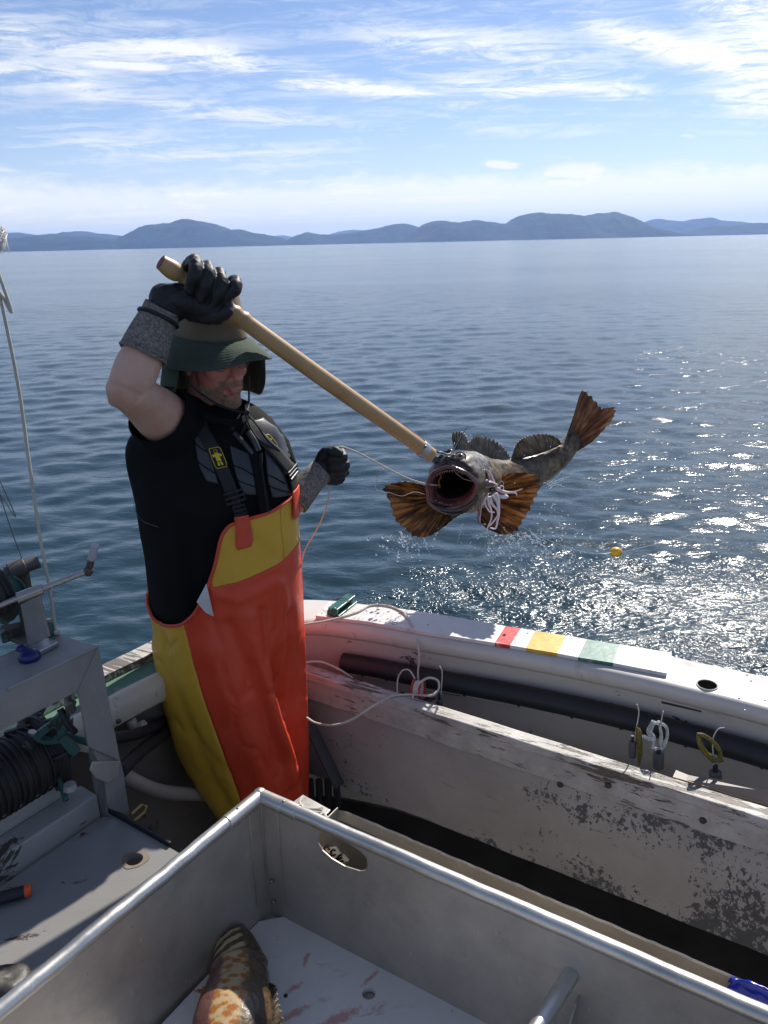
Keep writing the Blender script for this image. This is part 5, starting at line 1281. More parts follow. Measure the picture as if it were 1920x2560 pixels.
# mouth: rolled lip, flesh, gullet
t0, up0, sd0 = ringframe(0); c0_ = cs[0]
def mring(sc, dep, n=NF, dz=0, jit=0.0):
    LS = lambda a: 1+.075*math.cos(2*a-.8)+.055*math.cos(3*a+1.0)+.020*math.sin(5*a+.5)+.012*math.sin(9*a)
    return [c0_+t0*(dep+jit*noise.noise(Vector((math.sin(2*math.pi*k/n)*3, math.cos(2*math.pi*k/n)*3, dep*50))))+sd0*(HA[0]*sc*LS(2*math.pi*k/n)*math.sin(2*math.pi*k/n)*(1+jit*3*noise.noise(Vector((k*.2, dep*40, 1)))))+up0*(HB[0]*sc*LS(2*math.pi*k/n)*math.cos(2*math.pi*k/n)*(1-.05*math.exp(-((2*math.pi*k/n-math.pi)/.8)**2))+dz) for k in range(n)]
bm = bmesh.new(); tube(bm, mring(.975, -.002), .0068, 12, closed=True)
lip = bm_obj('lips', bm, M['liprim'], fish)
rws = [mring(.955, 0), mring(.90, .004, jit=.002), mring(.85, .012, jit=.004), mring(.82, .022, jit=.005), mring(.80, .034, jit=.006), mring(.76, .050, jit=.006)]
mo = grid_obj('mouth', rws, M['mouth'], fish, closed=True)
grid_obj('gullet', [mring(.76, .050, jit=.006), mring(.70, .065, jit=.008), mring(.68, .10), mring(.58, .15), mring(.35, .2), mring(.05, .23)], M['gullet'], mo, closed=True)
bm = bmesh.new()
for k in range(-17, 18):     # lower jaw pad
    pass
low = [c0_+t0*(.004)+sd0*(HA[0]*.97*math.sin(a))+up0*(HB[0]*.98*math.cos(a)-.010) for a in [math.pi-1.15+2.3*i/30 for i in range(31)]]
tube(bm, low, [.004+.013*math.sin(math.pi*i/30)**.7 for i in range(31)], 12); bm_obj('lower_jaw', bm, M['jaw'], fish)
rt = random.Random(4)
for grp, a0, a1, cnt, sc, dirn in (('tooth', -.75, .75, 20, .86, -1), ('tooth', math.pi-1.25, math.pi+.9, 22, .88, 1)):
    for i in range(cnt):
        a = a0+(a1-a0)*(i+rt.uniform(-.3, .3))/(cnt-1); p = c0_+t0*.010+sd0*(HA[0]*sc*math.sin(a))+up0*(HB[0]*sc*math.cos(a)); L = rt.uniform(.003, .0085)
        bm = bmesh.new(); tube(bm, [p, p+(c0_-p).normalized()*L*.6-t0*.001, p+(c0_-p).normalized()*L-t0*.003], [.0015, .0010, .0002], 6); bm_obj('tooth', bm, M['tooth'], mo)
for (x0, y0), (x1, y1) in (((1098, 1186), (1098, 1216)),):
    bm = bmesh.new(); tube(bm, spline([PY(1098, 1184, 2.575), PY(1103, 1192, 2.58), PY(1097, 1202, 2.58), PY(1099, 1218, 2.585)], 5), [.003]*14+[.004]*2, 8); bm_obj('gill_strip', bm, M['gillstrip'], mo)
# eye
def onbody(px, py, dflt=2.62, offs=0.0):
    d = ray(px, py).normalized(); best = None
    me = fbody.data; off = fbody.location+fish.location
    ok, l, nn, _ = fbody_bvh(d)
    return l
from mathutils.bvhtree import BVHTree
_off = Vector(fbody.location)+fish.location
BV = BVHTree.FromPolygons([v.co for v in fbody.data.vertices], [tuple(p.vertices) for p in fbody.data.polygons])
def hit(px, py, push=0.0):
    d = ray(px, py).normalized(); l, nn, i, ds = BV.ray_cast(EYE, d)
    return (l - d*push, nn, d) if l is not None else (PY(px, py, 2.7), Vector((0, -1, 0)), d)
M['iris'] = plain('fish_iris', (.30, .22, .12), .15, var=.4, scale=80, coat=.8); M['pupil'] = plain('fish_pupil', (.004, .004, .006), .05, var=.1, coat=1)
l, nn, d = hit(1150, 1142)
ed = (nn*.7-d*.5).normalized(); q_ = ed.to_track_quat('Z', 'Y').to_matrix()
bm = bmesh.new(); ell(bm, l-ed*.006, (.0180, .0175, .0150), q_, 20, 14); ey = bm_obj('eye', bm, M['iris'], fish)
bm = bmesh.new(); ell(bm, l+ed*.0035, (.0100, .0105, .0060), q_, 18, 12); bm_obj('pupil', bm, M['pupil'], ey)
bm = bmesh.new(); a_, b_ = frame_of(ed); tube(bm, [l-ed*.001+a_*.0188*math.cos(t)+b_*.0190*math.sin(t) for t in [2*math.pi*i/24 for i in range(24)]], .0026, 8, closed=True); bm_obj('eyelid', bm, M['jaw'], ey)
l, nn, d = hit(1094, 1150); bm = bmesh.new(); ell(bm, PY(1090, 1150, 2.60), (.014, .014, .014), None, 16, 12); bm_obj('eye', bm, M['pupil'], fish)
# snout lumps
for x, y, r in ((1112, 1133, .013), (1126, 1128, .012), (1104, 1142, .012), (1119, 1147, .013), (1134, 1141, .010), (1098, 1153, .010), (1110, 1157, .012), (1128, 1158, .011)):
    l, nn, d = hit(x, y, -.006); bm = bmesh.new(); ell(bm, l, (r, r*.8, r*.75), None, 16, 12)
    for v in bm.verts: v.co += (v.co-l).normalized()*.003*noise.noise(v.co*60)
    bm_obj('snout_lump', bm, M['jaw'], fbody)
# --- fins
def finmat(name, stops, dark, bands=10, trans=.45):
    mt, n, p = newmat(name); tcn = n.node('ShaderNodeUVMap'); sx = n.node('ShaderNodeSeparateXYZ'); n.lk(tcn.outputs[0], sx.inputs[0]); g = geo(n)
    u, v = sx.outputs[0], sx.outputs[1]
    cv_ = n.node('ShaderNodeCombineXYZ'); n.lk(n.math('MULTIPLY', u, float(bands)), cv_.inputs[0]); n.lk(n.math('MULTIPLY', v, 1.2), cv_.inputs[1])
    s = n.noise(cv_.outputs[0], 1.3, 5, .65, .3); c = n.ramp(n.math('ADD', n.math('MULTIPLY', s, .8), n.math('MULTIPLY', n.noise(g, 30, 3, .6), .2)), stops)
    ray_ = n.math('ABSOLUTE', n.math('SINE', n.math('MULTIPLY', u, math.pi*22)))
    c = n.mix(n.math('MULTIPLY', n.step(ray_, 0.0, .35), .0), c, dark); c = n.mix(n.math('MULTIPLY', n.math('SUBTRACT', 1.0, n.step(ray_, .05, .45)), .45), c, dark)
    c = n.mix(n.math('MULTIPLY', n.math('SUBTRACT', 1.0, n.step(v, 0.02, .42)), .55), c, dark)
    n.lk(c, p.inputs['Base Color']); p.inputs['Roughness'].default_value = .3; p.inputs['Coat Weight'].default_value = .15
    tr = n.node('ShaderNodeBsdfTranslucent'); n.lk(c, tr.inputs[0]); ms = n.node('ShaderNodeMixShader'); ms.inputs[0].default_value = trans
    o_ = mt.node_tree.nodes['Material Output']; n.lk(p.outputs[0], ms.inputs[1]); n.lk(tr.outputs[0], ms.inputs[2]); n.lk(ms.outputs[0], o_.inputs['Surface']); return mt
M['pectoral'] = finmat('amber_fin', [(0.30, (0.05, 0.018, 0.006)), (0.46, (0.13, 0.068, 0.026)), (0.54, (0.31, 0.17, 0.060)), (0.68, (0.52, 0.34, 0.16))], (0.030, 0.014, 0.008), 17, .62)
M['dorsal'] = finmat('dark_spiny_fin', [(0.30, (0.035, 0.026, 0.018)), (0.46, (0.15, 0.11, 0.070)), (0.64, (0.38, 0.29, 0.19))], (0.008, 0.007, 0.006), 16, .35)
M['tailfin'] = finmat('red_brown_tail_fin', [(0.30, (0.06, 0.026, 0.012)), (0.48, (0.20, 0.10, 0.048)), (0.66, (0.46, 0.30, 0.18))], (0.022, 0.010, 0.008), 13, .62)
def fin(name, base, edge, mat, nray=22, nv=26, jag=.05, zig=.0035, bow=.0, parent=None, nu=None):
    nu = nu or nray*6; base = spline([PY(*p) for p in base], 8); edge = spline([PY(*p) for p in edge], 8)
    def at(pl, t):
        i = t*(len(pl)-1); k = min(int(i), len(pl)-2); return pl[k].lerp(pl[k+1], i-k)
    bm = bmesh.new(); uvl = bm.loops.layers.uv.new('UVMap'); vr = []
    for i in range(nv+1):
        row = []; v = i/nv
        for k in range(nu+1):
            u = k/nu; a, b = at(base, u), at(edge, u)
            tri = abs(((u*nray) % 1)-.5)*2      # 1 at a ray, 0 between
            ext = 1 + jag*(tri-.6) + .03*noise.noise(Vector((u*9, 1, nray)))+.035*noise.noise(Vector((u*40, 4, nray)))
            p = a.lerp(b, v*(ext if v > .6 else 1-(1-ext)*(v/.6)**3))
            nrm = Vector((0, -1, 0)); p += nrm*(zig*(tri-.5)*min(1, v*3) + bow*math.sin(v*math.pi*.5) + .006*noise.noise(Vector((u*3, v*2, nray)))*v)
            row.append(bm.verts.new(p))
        vr.append(row)
    for i in range(nv):
        for k in range(nu):
            f = bm.faces.new((vr[i][k], vr[i][k+1], vr[i+1][k+1], vr[i+1][k]))
            for lp, (uu, vv) in zip(f.loops, ((k, i), (k+1, i), (k+1, i+1), (k, i+1))): lp[uvl].uv = (uu/nu, vv/nv)
    o = bm_obj(name, bm, mat, parent or fish, sharp=60); s = o.modifiers.new('t', 'SOLIDIFY'); s.thickness = .0012; return o
fin('pectoral_fin', [(1222, 1208, 2.83), (1212, 1226, 2.81), (1206, 1246, 2.80), (1200, 1268, 2.79), (1198, 1286, 2.79)],
    [(1232, 1199, 2.80), (1262, 1184, 2.77), (1308, 1178, 2.74), (1343, 1194, 2.72), (1343, 1228, 2.71), (1326, 1262, 2.71), (1309, 1298, 2.71), (1288, 1326, 2.72), (1258, 1334, 2.73), (1226, 1324, 2.74), (1200, 1306, 2.76)], M['pectoral'], 19, 30, .045, .0022, .01)
fin('pectoral_fin', [(1080, 1214, 2.72), (1084, 1232, 2.71), (1092, 1252, 2.70), (1104, 1270, 2.70), (1122, 1284, 2.70)],
    [(1056, 1210, 2.70), (1018, 1201, 2.68), (983, 1205, 2.66), (960, 1218, 2.65), (974, 1254, 2.64), (987, 1292, 2.64), (1008, 1318, 2.64), (1036, 1338, 2.65), (1064, 1340, 2.66), (1098, 1324, 2.67), (1130, 1298, 2.69)], M['pectoral'], 19, 30, .045, .0022, .01)
fin('dorsal_fin', [(1134, 1126, 2.72), (1150, 1124, 2.74), (1172, 1128, 2.78), (1205, 1140, 2.84), (1240, 1150, 2.90), (1276, 1153, 2.97)],
    [(1130, 1096, 2.74), (1133, 1082, 2.75), (1150, 1080, 2.77), (1164, 1090, 2.79), (1172, 1106, 2.80), (1184, 1092, 2.82), (1200, 1091, 2.85), (1226, 1097, 2.89), (1250, 1111, 2.93), (1268, 1132, 2.96), (1277, 1150, 2.98)], M['dorsal'], 26, 16, .22, .004)
fin('dorsal_fin', [(1275, 1152, 2.98), (1310, 1145, 3.02), (1350, 1134, 3.07), (1385, 1120, 3.11), (1402, 1112, 3.13)],
    [(1278, 1146, 2.98), (1288, 1116, 2.99), (1301, 1099, 3.01), (1325, 1089, 3.04), (1363, 1085, 3.08), (1392, 1094, 3.11), (1403, 1108, 3.13)], M['dorsal'], 22, 14, .10, .004)
fin('tail_fin', [(1412, 1104, 3.17), (1420, 1104, 3.175), (1430, 1106, 3.18), (1438, 1114, 3.18), (1440, 1126, 3.17)],
    [(1414, 1096, 3.17), (1434, 1038, 3.19), (1454, 978, 3.22), (1480, 993, 3.22), (1502, 1019, 3.22), (1520, 1020, 3.22), (1538, 1018, 3.22), (1534, 1040, 3.22), (1510, 1074, 3.21), (1478, 1106, 3.19), (1444, 1128, 3.17)], M['tailfin'], 20, 30, .04, .0018)
fin('pelvic_fin', [(1100, 1290, 2.74), (1120, 1284, 2.75), (1150, 1282, 2.76)], [(1072, 1322, 2.72), (1110, 1310, 2.73), (1150, 1288, 2.75)], M['dorsal'], 8, 8, .1, .003)
fin('anal_fin', [(1338, 1212, 3.07), (1352, 1206, 3.08), (1366, 1196, 3.09)], [(1338, 1232, 3.08), (1348, 1222, 3.09), (1362, 1204, 3.10)], M['dorsal'], 8, 8, .12, .003)
# spine standing on the snout
bm = bmesh.new(); sp_ = spline([PY(1136, 1126, 2.60), PY(1148, 1102, 2.60), PY(1162, 1076, 2.60), PY(1171, 1063, 2.60)], 6); tube(bm, sp_, [.0052*(1-i/len(sp_))**.7+.0004 for i in range(len(sp_))], 8, flat=.5); bm_obj('head_spine', bm, M['jaw'], fish)
# --- squid bait hanging from the mouth
M['squid'] = plain('pale_pink_squid', (0.66, 0.50, 0.53), 0.25, var=.15, scale=50, coat=.5, sss=.2); M['squid2'] = plain('purple_squid_skin', (0.22, 0.085, 0.10), 0.3, var=.4, scale=70, coat=.4); M['white_squid'] = plain('white_squid', (.72, .68, .72), .22, var=.08, coat=.5, sss=.2)
squid = thing('squid_bait', 'pink and white squid bait with dangling arms hooked at the corner of the fish mouth', 'bait', PY(1225, 1215, 2.58))
def arm(pts, r0_, r1_, mat, yo=2.575, par=None):
    sp = spline([PY(x, y, yo+(z if True else 0)) for x, y, z in pts], 7); n_ = len(sp); bm = bmesh.new()
    tube(bm, [q+Vector((.0008*noise.noise(q*90), 0, .0008*noise.noise(q*80+Vector((3, 0, 0))))) for q in sp], [r0_+(r1_-r0_)*(i/n_)**.8 for i in range(n_)], 8); return bm_obj('arm', bm, mat, par or squid)
A = lambda x, y, z=0: (1040+x*.1929, 1060+y*.1929, z)
arm([A(920, 760), A(880, 690), A(850, 600), A(875, 510)], .0045, .0012, M['white_squid']); arm([A(960, 760), A(940, 700), A(910, 620), A(888, 590)], .005, .002, M['squid2'])
arm([A(1010, 760), A(985, 690), A(960, 640), A(940, 600)], .0045, .0015, M['squid']); arm([A(800, 740), A(700, 640), A(600, 560), A(520, 500)], .0028, .0012, M['squid'])
arm([A(860, 740), A(760, 660), A(650, 560), A(560, 490)], .0030, .0012, M['squid2']); arm([A(850, 760), A(720, 740), A(600, 700), A(510, 630)], .0018, .0010, M['squid'])
arm([A(1040, 830), A(1120, 870), A(1220, 885), A(1300, 870), A(1380, 838)], .0058, .0014, M['squid'], 2.56); arm([A(1060, 850), A(1150, 885), A(1240, 890), A(1290, 895), A(1308, 925)], .0052, .0014, M['white_squid'], 2.565)
arm([A(820, 740), A(920, 740), A(1000, 770), A(1060, 800)], .006, .005, M['squid'], 2.56); arm([A(840, 780), A(940, 760), A(1020, 790)], .005, .005, M['squid2'], 2.555)
arm([A(880, 860), A(840, 960), A(815, 1080), A(805, 1200), A(820, 1280), A(905, 1305)], .0045, .0016, M['squid2']); arm([A(870, 960), A(850, 1060), A(835, 1180), A(830, 1270), A(850, 1300)], .0022, .0012, M['squid'])
arm([A(900, 940), A(890, 1010), A(920, 1090), A(960, 1140), A(1020, 1145)], .0034, .0018, M['white_squid']); arm([A(930, 940), A(945, 1040), A(975, 1120), A(975, 1230), A(930, 1340), A(915, 1420)], .0046, .0016, M['white_squid'])
arm([A(960, 940), A(990, 1040), A(1050, 1110), A(1060, 1180), A(1000, 1270), A(940, 1330)], .0050, .0022, M['white_squid']); arm([A(1000, 920), A(1050, 1010), A(1075, 1120), A(1060, 1240), A(1030, 1350), A(960, 1350)], .0060, .0026, M['white_squid'])
arm([A(1030, 900), A(1065, 960), A(1070, 1060), A(1070, 1160)], .0065, .0055, M['white_squid']); arm([A(840, 880), A(830, 950), A(860, 1000), A(900, 930)], .0030, .0020, M['white_squid'])
arm([A(940, 900), A(900, 980), A(870, 1040), A(850, 1060)], .0036, .0018, M['white_squid'])
bm = bmesh.new(); ell(bm, PY(1250, 1228, 2.60), (.022, .014, .013), Matrix.Rotation(R(25), 3, 'Y'), 16, 12); bm_obj('mantle', bm, M['squid2'], squid)
bm = bmesh.new(); ell(bm, PY(1256, 1240, 2.598), (.022, .012, .009), Matrix.Rotation(R(10), 3, 'Y'), 16, 12); bm_obj('mantle', bm, M['white_squid'], squid)
bm = bmesh.new(); ell(bm, PY(1254, 1219, 2.572), (.0085, .006, .0085)); ee = bm_obj('eye', bm, M['white_squid'], squid)
bm = bmesh.new(); ell(bm, PY(1256, 1220, 2.567), (.0042, .004, .0050)); bm_obj('pupil', bm, M['pupil'], ee)
bm = bmesh.new(); ell(bm, PY(1231, 1225, 2.57), (.011, .008, .014), None, 14, 10); bm_obj('beak', bm, M['pupil'], squid)
bm = bmesh.new(); tube(bm, spline([PY(1195, 1221, 2.555), PY(1215, 1219, 2.55), PY(1240, 1214, 2.55), PY(1250, 1206, 2.552), PY(1256, 1203, 2.56), PY(1259, 1211, 2.565), PY(1252, 1218, 2.565)], 6), .0016, 8); hk_ = bm_obj('fishing_hook', bm, M['steel'], None); tag(hk_, 'steel hook holding the squid at the corner of the fish mouth', 'hook')
# --- water drops and spray
def drops(name, label, fn, count, mat, seed):
    rg = random.Random(seed); bm = bmesh.new()
    for _ in range(count):
        p, r_ = fn(rg); M_ = Matrix.Translation(p) @ Matrix.Diagonal((r_*rg.uniform(.7, 1.3), r_*rg.uniform(.7, 1.3), r_*rg.uniform(.8, 1.5), 1)); bmesh.ops.create_icosphere(bm, subdivisions=1 if r_ < .003 else 2, radius=1, matrix=M_)
    o = bm_obj(name, bm, mat, None); tag(o, label, 'water drops', kind='stuff'); return o
M['drop'] = None; mt, n, p = newmat('clear_water_drop'); p.inputs['Base Color'].default_value = (1, 1, 1, 1); p.inputs['Roughness'].default_value = .02; p.inputs['Transmission Weight'].default_value = 1; p.inputs['IOR'].default_value = 1.33; M['drop'] = mt
def fd(rg):
    k = rg.random()
    if rg.random() < .22:
        p_ = PZ(rg.gauss(1370, 80), rg.gauss(1400, 28), ZW); return p_+Vector((0, 0, abs(rg.gauss(0, .035)))), rg.uniform(.002, .008)
    if k < .26: x, y, d = rg.gauss(1015, 40), 1340+abs(rg.gauss(0, 26)), rg.uniform(2.55, 2.75)
    elif k < .62: x, y, d = rg.gauss(1270, 45), 1335+abs(rg.gauss(0, 28)), rg.uniform(2.6, 2.9)
    elif k < .86: x, y, d = rg.gauss(1400, 70), rg.gauss(1380, 26), rg.uniform(2.8, 3.2)
    elif k < .93: x, y, d = rg.gauss(1380, 30), rg.gauss(1290, 20), rg.uniform(2.8, 3.0)
    else: x, y, d = rg.uniform(950, 1480), rg.uniform(1080, 1640), rg.uniform(2.2, 3.0)
    return PY(x, y, d), rg.uniform(.0010, .0021) if rg.random() < .72 else rg.uniform(.002, .0055)
drops('water_drops', 'water drops flying off the thrashing fish', fd, 900, M['drop'], 11)
M['splash'] = None; mt, n, p = newmat('white_splash'); p.inputs['Base Color'].default_value = (.9, .95, 1, 1); p.inputs['Roughness'].default_value = .08; p.inputs['Transmission Weight'].default_value = .75; p.inputs['IOR'].default_value = 1.33; M['splash'] = mt
rg = random.Random(21); bm = bmesh.new()
def ropey(x0, y0, x1, y1, d, r_, seg=7):
    pts = [PY(x0+(x1-x0)*i/seg+rg.uniform(-4, 4), y0+(y1-y0)*i/seg+rg.uniform(-4, 4), d+rg.uniform(-.01, .01)) for i in range(seg+1)]; sp = spline(pts, 3)
    tube(bm, sp, [r_*rg.uniform(.5, 1.6)*(1-.5*i/len(sp)) for i in range(len(sp))], 6)
for _ in range(7):
    x = rg.gauss(1290, 26); ropey(x, 1318+rg.uniform(0, 20), x+rg.uniform(10, 55), 1345+rg.uniform(0, 45), 2.72, .0022)
for _ in range(5):
    x = rg.gauss(1035, 30); ropey(x, 1326+rg.uniform(0, 12), x+rg.uniform(-26, 26), 1345+rg.uniform(5, 45), 2.66, .0016)
for _ in range(4):
    x = rg.gauss(1160, 50); ropey(x, 1300+rg.uniform(0, 20), x+rg.uniform(-20, 20), 1330+rg.uniform(0, 40), 2.74, .0012)
for _ in range(8): ropey(rg.uniform(1355, 1380), rg.uniform(1205, 1220), rg.uniform(1400, 1425), rg.uniform(1180, 1215), 2.9, .0016)
o = bm_obj('splash', bm, M['splash'], None); tag(o, 'sheets of clear water splashing from the fins of the fish', 'splash', kind='stuff')
# --- float on the line, beyond the fish
M['float'] = plain('yellow_float', (.72, .42, .015), .35, var=.1, coat=.3); M['line'] = plain('clear_fishing_line', (.55, .55, .52), .3, var=.1)
fc = PY(1540, 1380, 3.35); flt = thing('line_float', 'small yellow float threaded on the fishing line above the water', 'float', fc)
bm = bmesh.new(); ell(bm, fc, (.029, .024, .023), Matrix.Rotation(R(5), 3, 'Y'), 24, 16); bm_obj('float', bm, M['float'], flt)
bm = bmesh.new(); tube(bm, [fc-Vector((.027, 0, .001)), fc+Vector((.027, 0, .003))], .0028, 8); bm_obj('core', bm, M['rubber'], flt)
def line(name, pts, rad, mat, label, cat='line', n=10, seg=6):
    bm = bmesh.new(); tube(bm, spline(pts, n), rad, seg); o = bm_obj(name, bm, mat, None); tag(o, label, cat); return o
line('fishing_line', [PY(1215, 1222, 2.60), PY(1300, 1312, 2.9), PY(1400, 1362, 3.1), PY(1480, 1384, 3.28), fc, PY(1600, 1370, 3.5), PY(1760, 1325, 4.0), PY(1875, 1262, 4.6), PY(2050, 1150, 5.6)], .0009, M['line'], 'thin pale fishing line running from the fish through the yellow float')
# ------------------------------------------------------------ ropes
RP = M['rope']
line('hauling_line', [PY(838, 1122, 2.318), PY(855, 1117, 2.33), PY(900, 1134, 2.38), PY(960, 1166, 2.45), PY(1015, 1194, 2.52), PY(1062, 1209, 2.56), PY(1100, 1214, 2.60)], .0025, RP, 'white braided line held in the left glove and running to the fish', 'line', 10, 8)
line('loose_line', [PY(824, 1206, 2.32), PY(822, 1240, 2.33), PY(808, 1290, 2.36), PY(786, 1335, 2.40), PY(765, 1370, 2.44), PY(756, 1400, 2.46), PY(752, 1450, 2.5)], .0022, RP, 'slack white line hanging down from the left glove', 'line', 10, 8)
line('thin_leader', [PY(1062, 1236, 2.62), PY(1035, 1230, 2.60), PY(1005, 1240, 2.58), PY(975, 1232, 2.6), PY(940, 1222, 2.6), PY(950, 1180, 2.6), PY(966, 1172, 2.6)], .0010, RP, 'thin curling leader beside the open mouth of the fish', 'line', 8, 6)
GP = PT+.004
line('deck_rope', [PZ(700, 1580, GP), PZ(757, 1562, GP), PZ(825, 1550, GP), PZ(892, 1531, GP), PZ(929, 1513, GP), PZ(976, 1516, GP), PZ(1010, 1534, GP), PZ(1030, 1562, GP+.001), PZ(1040, 1585, .795), PY(1045, 1615, 2.315), PY(1048, 1645, 2.30), PY(1045, 1680, 2.30), PY(1046, 1700, 2.29)], .0035, RP, 'white rope looping over the measuring plank and down inside the gunwale', 'rope', 10, 8)
Z5 = lambda x, y: (740+x*.3376, 1460+y*.3376)
def cz(x, y, z=CZ+.006): return PZ(*Z5(x, y), z)
def cy(x, y, d=2.25): return PY(*Z5(x, y), d)
line('coiled_rope', [cz(80, 990, .60), cz(150, 1030, .60), cy(280, 1045, 2.10), cy(420, 1000, 2.09), cy(560, 910, 2.10), cz(700, 835), cz(800, 820), cz(900, 820), cy(1000, 825, 2.17), cy(1055, 780, 2.20), cy(1050, 715, 2.22), cy(985, 695, 2.23), cy(920, 730, 2.22), cy(880, 790, 2.20), cy(865, 835, 2.16)], .0036, RP, 'thick white rope coiled over the wooden cap rail', 'rope', 10, 8)
line('stern_rope', [cy(40, 590, 2.40), cy(110, 575, 2.40), cy(200, 580, 2.40), cy(320, 632, 2.38), cy(420, 698, 2.36)], .0036, RP, 'white rope in the corner beside the overalls', 'rope', 10, 8)
line('gear_loop', [cy(880, 700, 2.22), cy(840, 640, 2.24), cy(790, 640, 2.25), cy(755, 700, 2.26), cy(750, 790, 2.24), cy(760, 830, 2.2)], .0024, RP, 'thin loop of line hanging behind the cap rail', 'rope')
# reel with a red rim behind the cap rail
M['spool_white'] = plain('white_plastic', (.62, .60, .56), .35, var=.06); M['spool_red'] = plain('red_plastic', (.55, .03, .02), .3, var=.1)
rc = cy(905, 775, 2.24); reel = thing('line_reel', 'white hand reel with a red rim tucked behind the cap rail', 'reel', rc)
ax = Vector((.93, -.35, .05)).normalized()
bm = bmesh.new(); tube(bm, [rc-ax*.011, rc+ax*.011], .026, 24, flat=1.0); bm_obj('drum', bm, M['spool_white'], reel, bevel=.002)
for s in (-1, 1):
    a_, b_ = frame_of(ax); c = rc+ax*.013*s; bm = bmesh.new(); tube(bm, [c+a_*.030*math.cos(t)+b_*.030*math.sin(t) for t in [2*math.pi*i/28 for i in range(28)]], .0032, 8, closed=True); bm_obj('rim', bm, M['spool_red'], reel)
# snap with a swivel and a hanging lead
bm = bmesh.new(); tube(bm, [cy(738, 610, 2.31), cy(748, 650, 2.31), cy(750, 700, 2.31), cy(748, 780, 2.31)], .0012, 6); ell(bm, cy(752, 670, 2.31), (.0045, .0045, .0045)); o = fuse('snap_swivel', bm, .0011, M['rust'], None, 1); tag(o, 'small dark snap swivel hanging from the black hose', 'swivel')
M['lead'] = plain('dull_lead', (.10, .10, .105), .5, var=.15, scale=30, bump=.3)
def weight_on_line(top, bot, cap_c, cap_h, r_, label, y, nm='lead_weight', extra=None):
    t = thing(nm, label, 'sinker', PY(*cap_c, y), 'lead sinkers hanging inside the gunwale')
    bm = bmesh.new(); tube(bm, spline([PY(*q, y) for q in top+[bot]], 6), .0017, 8); bm_obj('cord', bm, RP, t)
    a = PY(cap_c[0], cap_c[1]-cap_h/2, y); b = PY(cap_c[0], cap_c[1]+cap_h/2, y)
    bm = bmesh.new(); tube(bm, [a, a.lerp(b, .06), a.lerp(b, .5), a.lerp(b, .94), b], [r_*.7, r_, r_*1.02, r_, r_*.8], 20); bm_obj('lead', bm, M['lead'], t)
    bm = bmesh.new(); nb_ = PY(cap_c[0], cap_c[1]-cap_h/2-14, y); tube(bm, [nb_, a], r_*.4, 10); bm_obj('neck', bm, M['rubber'], t)
    return t
Z6 = lambda x, y: (1200+x*.434, 1500+y*.434)
weight_on_line([cy(1066, 608, 2.24)*0+Vector(Z5(1066, 608)).to_2d() if 0 else Z5(1066, 608), Z5(1082, 660)], Z5(1074, 820), Z5(1062, 878), 16, .010, 'dark lead sinker on a white cord beside the coiled rope', 2.22)
weight_on_line([Z6(905, 600), Z6(915, 650), Z6(900, 740)], Z6(890, 800), Z6(878, 860), 40, .0105, 'lead sinker behind the straight olive lure', 1.93)
weight_on_line([Z6(1055, 640), Z6(1045, 700)], Z6(1032, 840), Z6(1028, 925), 38, .0145, 'lead sinker under the clear soft bait', 1.90)
weight_on_line([Z6(1410, 735), Z6(1370, 745), Z6(1342, 800), Z6(1342, 880)], Z6(1346, 950), Z6(1356, 1040), 48, .0165, 'largest lead sinker, under the looped olive lure', 1.84)
def lure_mat():
    mt, n, p = newmat('gold_glitter_rubber'); g = geo(n); v = n.noise(g, 420, 2, .6); c = n.ramp(v, [(.35, (.035, .028, .005)), (.55, (.15, .115, .018)), (.7, (.42, .34, .08))]); n.lk(c, p.inputs['Base Color']); p.inputs['Roughness'].default_value = .3; return mt
M['lure'] = lure_mat(); M['clearbait'] = glassmat('clear_soft_plastic', (.85, .88, .90), .12, .25)
def lure(label, pts, rads, mat, y, cat='lure', flat=.8, nm='soft_lure'):
    sp = spline([PY(*Z6(*q), y) for q in pts], 6); rr = [lerpl(list(range(len(rads))), rads, i/(len(sp)-1)*(len(rads)-1)) for i in range(len(sp))]
    t = thing(nm, label, cat, sp[0], 'soft lures hanging inside the gunwale'); bm = bmesh.new(); tube(bm, sp, rr, 14, flat=flat); bm_obj('body', bm, mat, t); return t, sp
lure('straight olive glitter lure hanging inside the gunwale', [(900, 735), (915, 760), (918, 820), (920, 880), (915, 955)], [.004, .0105, .011, .009, .003], M['lure'], 1.92)
t, sp = lure('looped olive glitter lure with a forked tail, nearest the right edge', [(1262, 770), (1262, 810), (1290, 870), (1345, 925)], [.006, .009, .0095, .010], M['lure'], 1.835)
bm = bmesh.new(); sq = spline([PY(*Z6(*q), 1.83) for q in ((1250, 775), (1290, 780), (1345, 820), (1380, 870), (1385, 910), (1365, 925), (1345, 928))], 6); tube(bm, sq, [.0055]*(len(sq)-12)+[.005]*12, 10); tl = bm_obj('tail', bm, M['lure'], t)
bm = bmesh.new(); poly_slab(bm, [PY(*Z6(*q), 1.832) for q in ((1378, 905), (1408, 930), (1380, 938), (1350, 932))], .003, up=(0, -1, 0)); bm_obj('tail_fork', bm, M['lure'], t, False)
t, sp = lure('clear soft bait folded over its cord between the two olive lures', [(1000, 700), (975, 760), (1000, 790), (995, 850)], [.008, .010, .007, .006], M['clearbait'], 1.90)
for q in (((1000, 705), (1060, 720), (1080, 760), (1070, 820), (1050, 850), (1000, 855)), ((1030, 700), (1045, 780), (1040, 850)), ((940, 785), (975, 800), (1010, 795))):
    bm = bmesh.new(); sq = spline([PY(*Z6(*z), 1.895) for z in q], 6); tube(bm, sq, .0062, 10, flat=.7); bm_obj('skirt', bm, M['clearbait'], t)
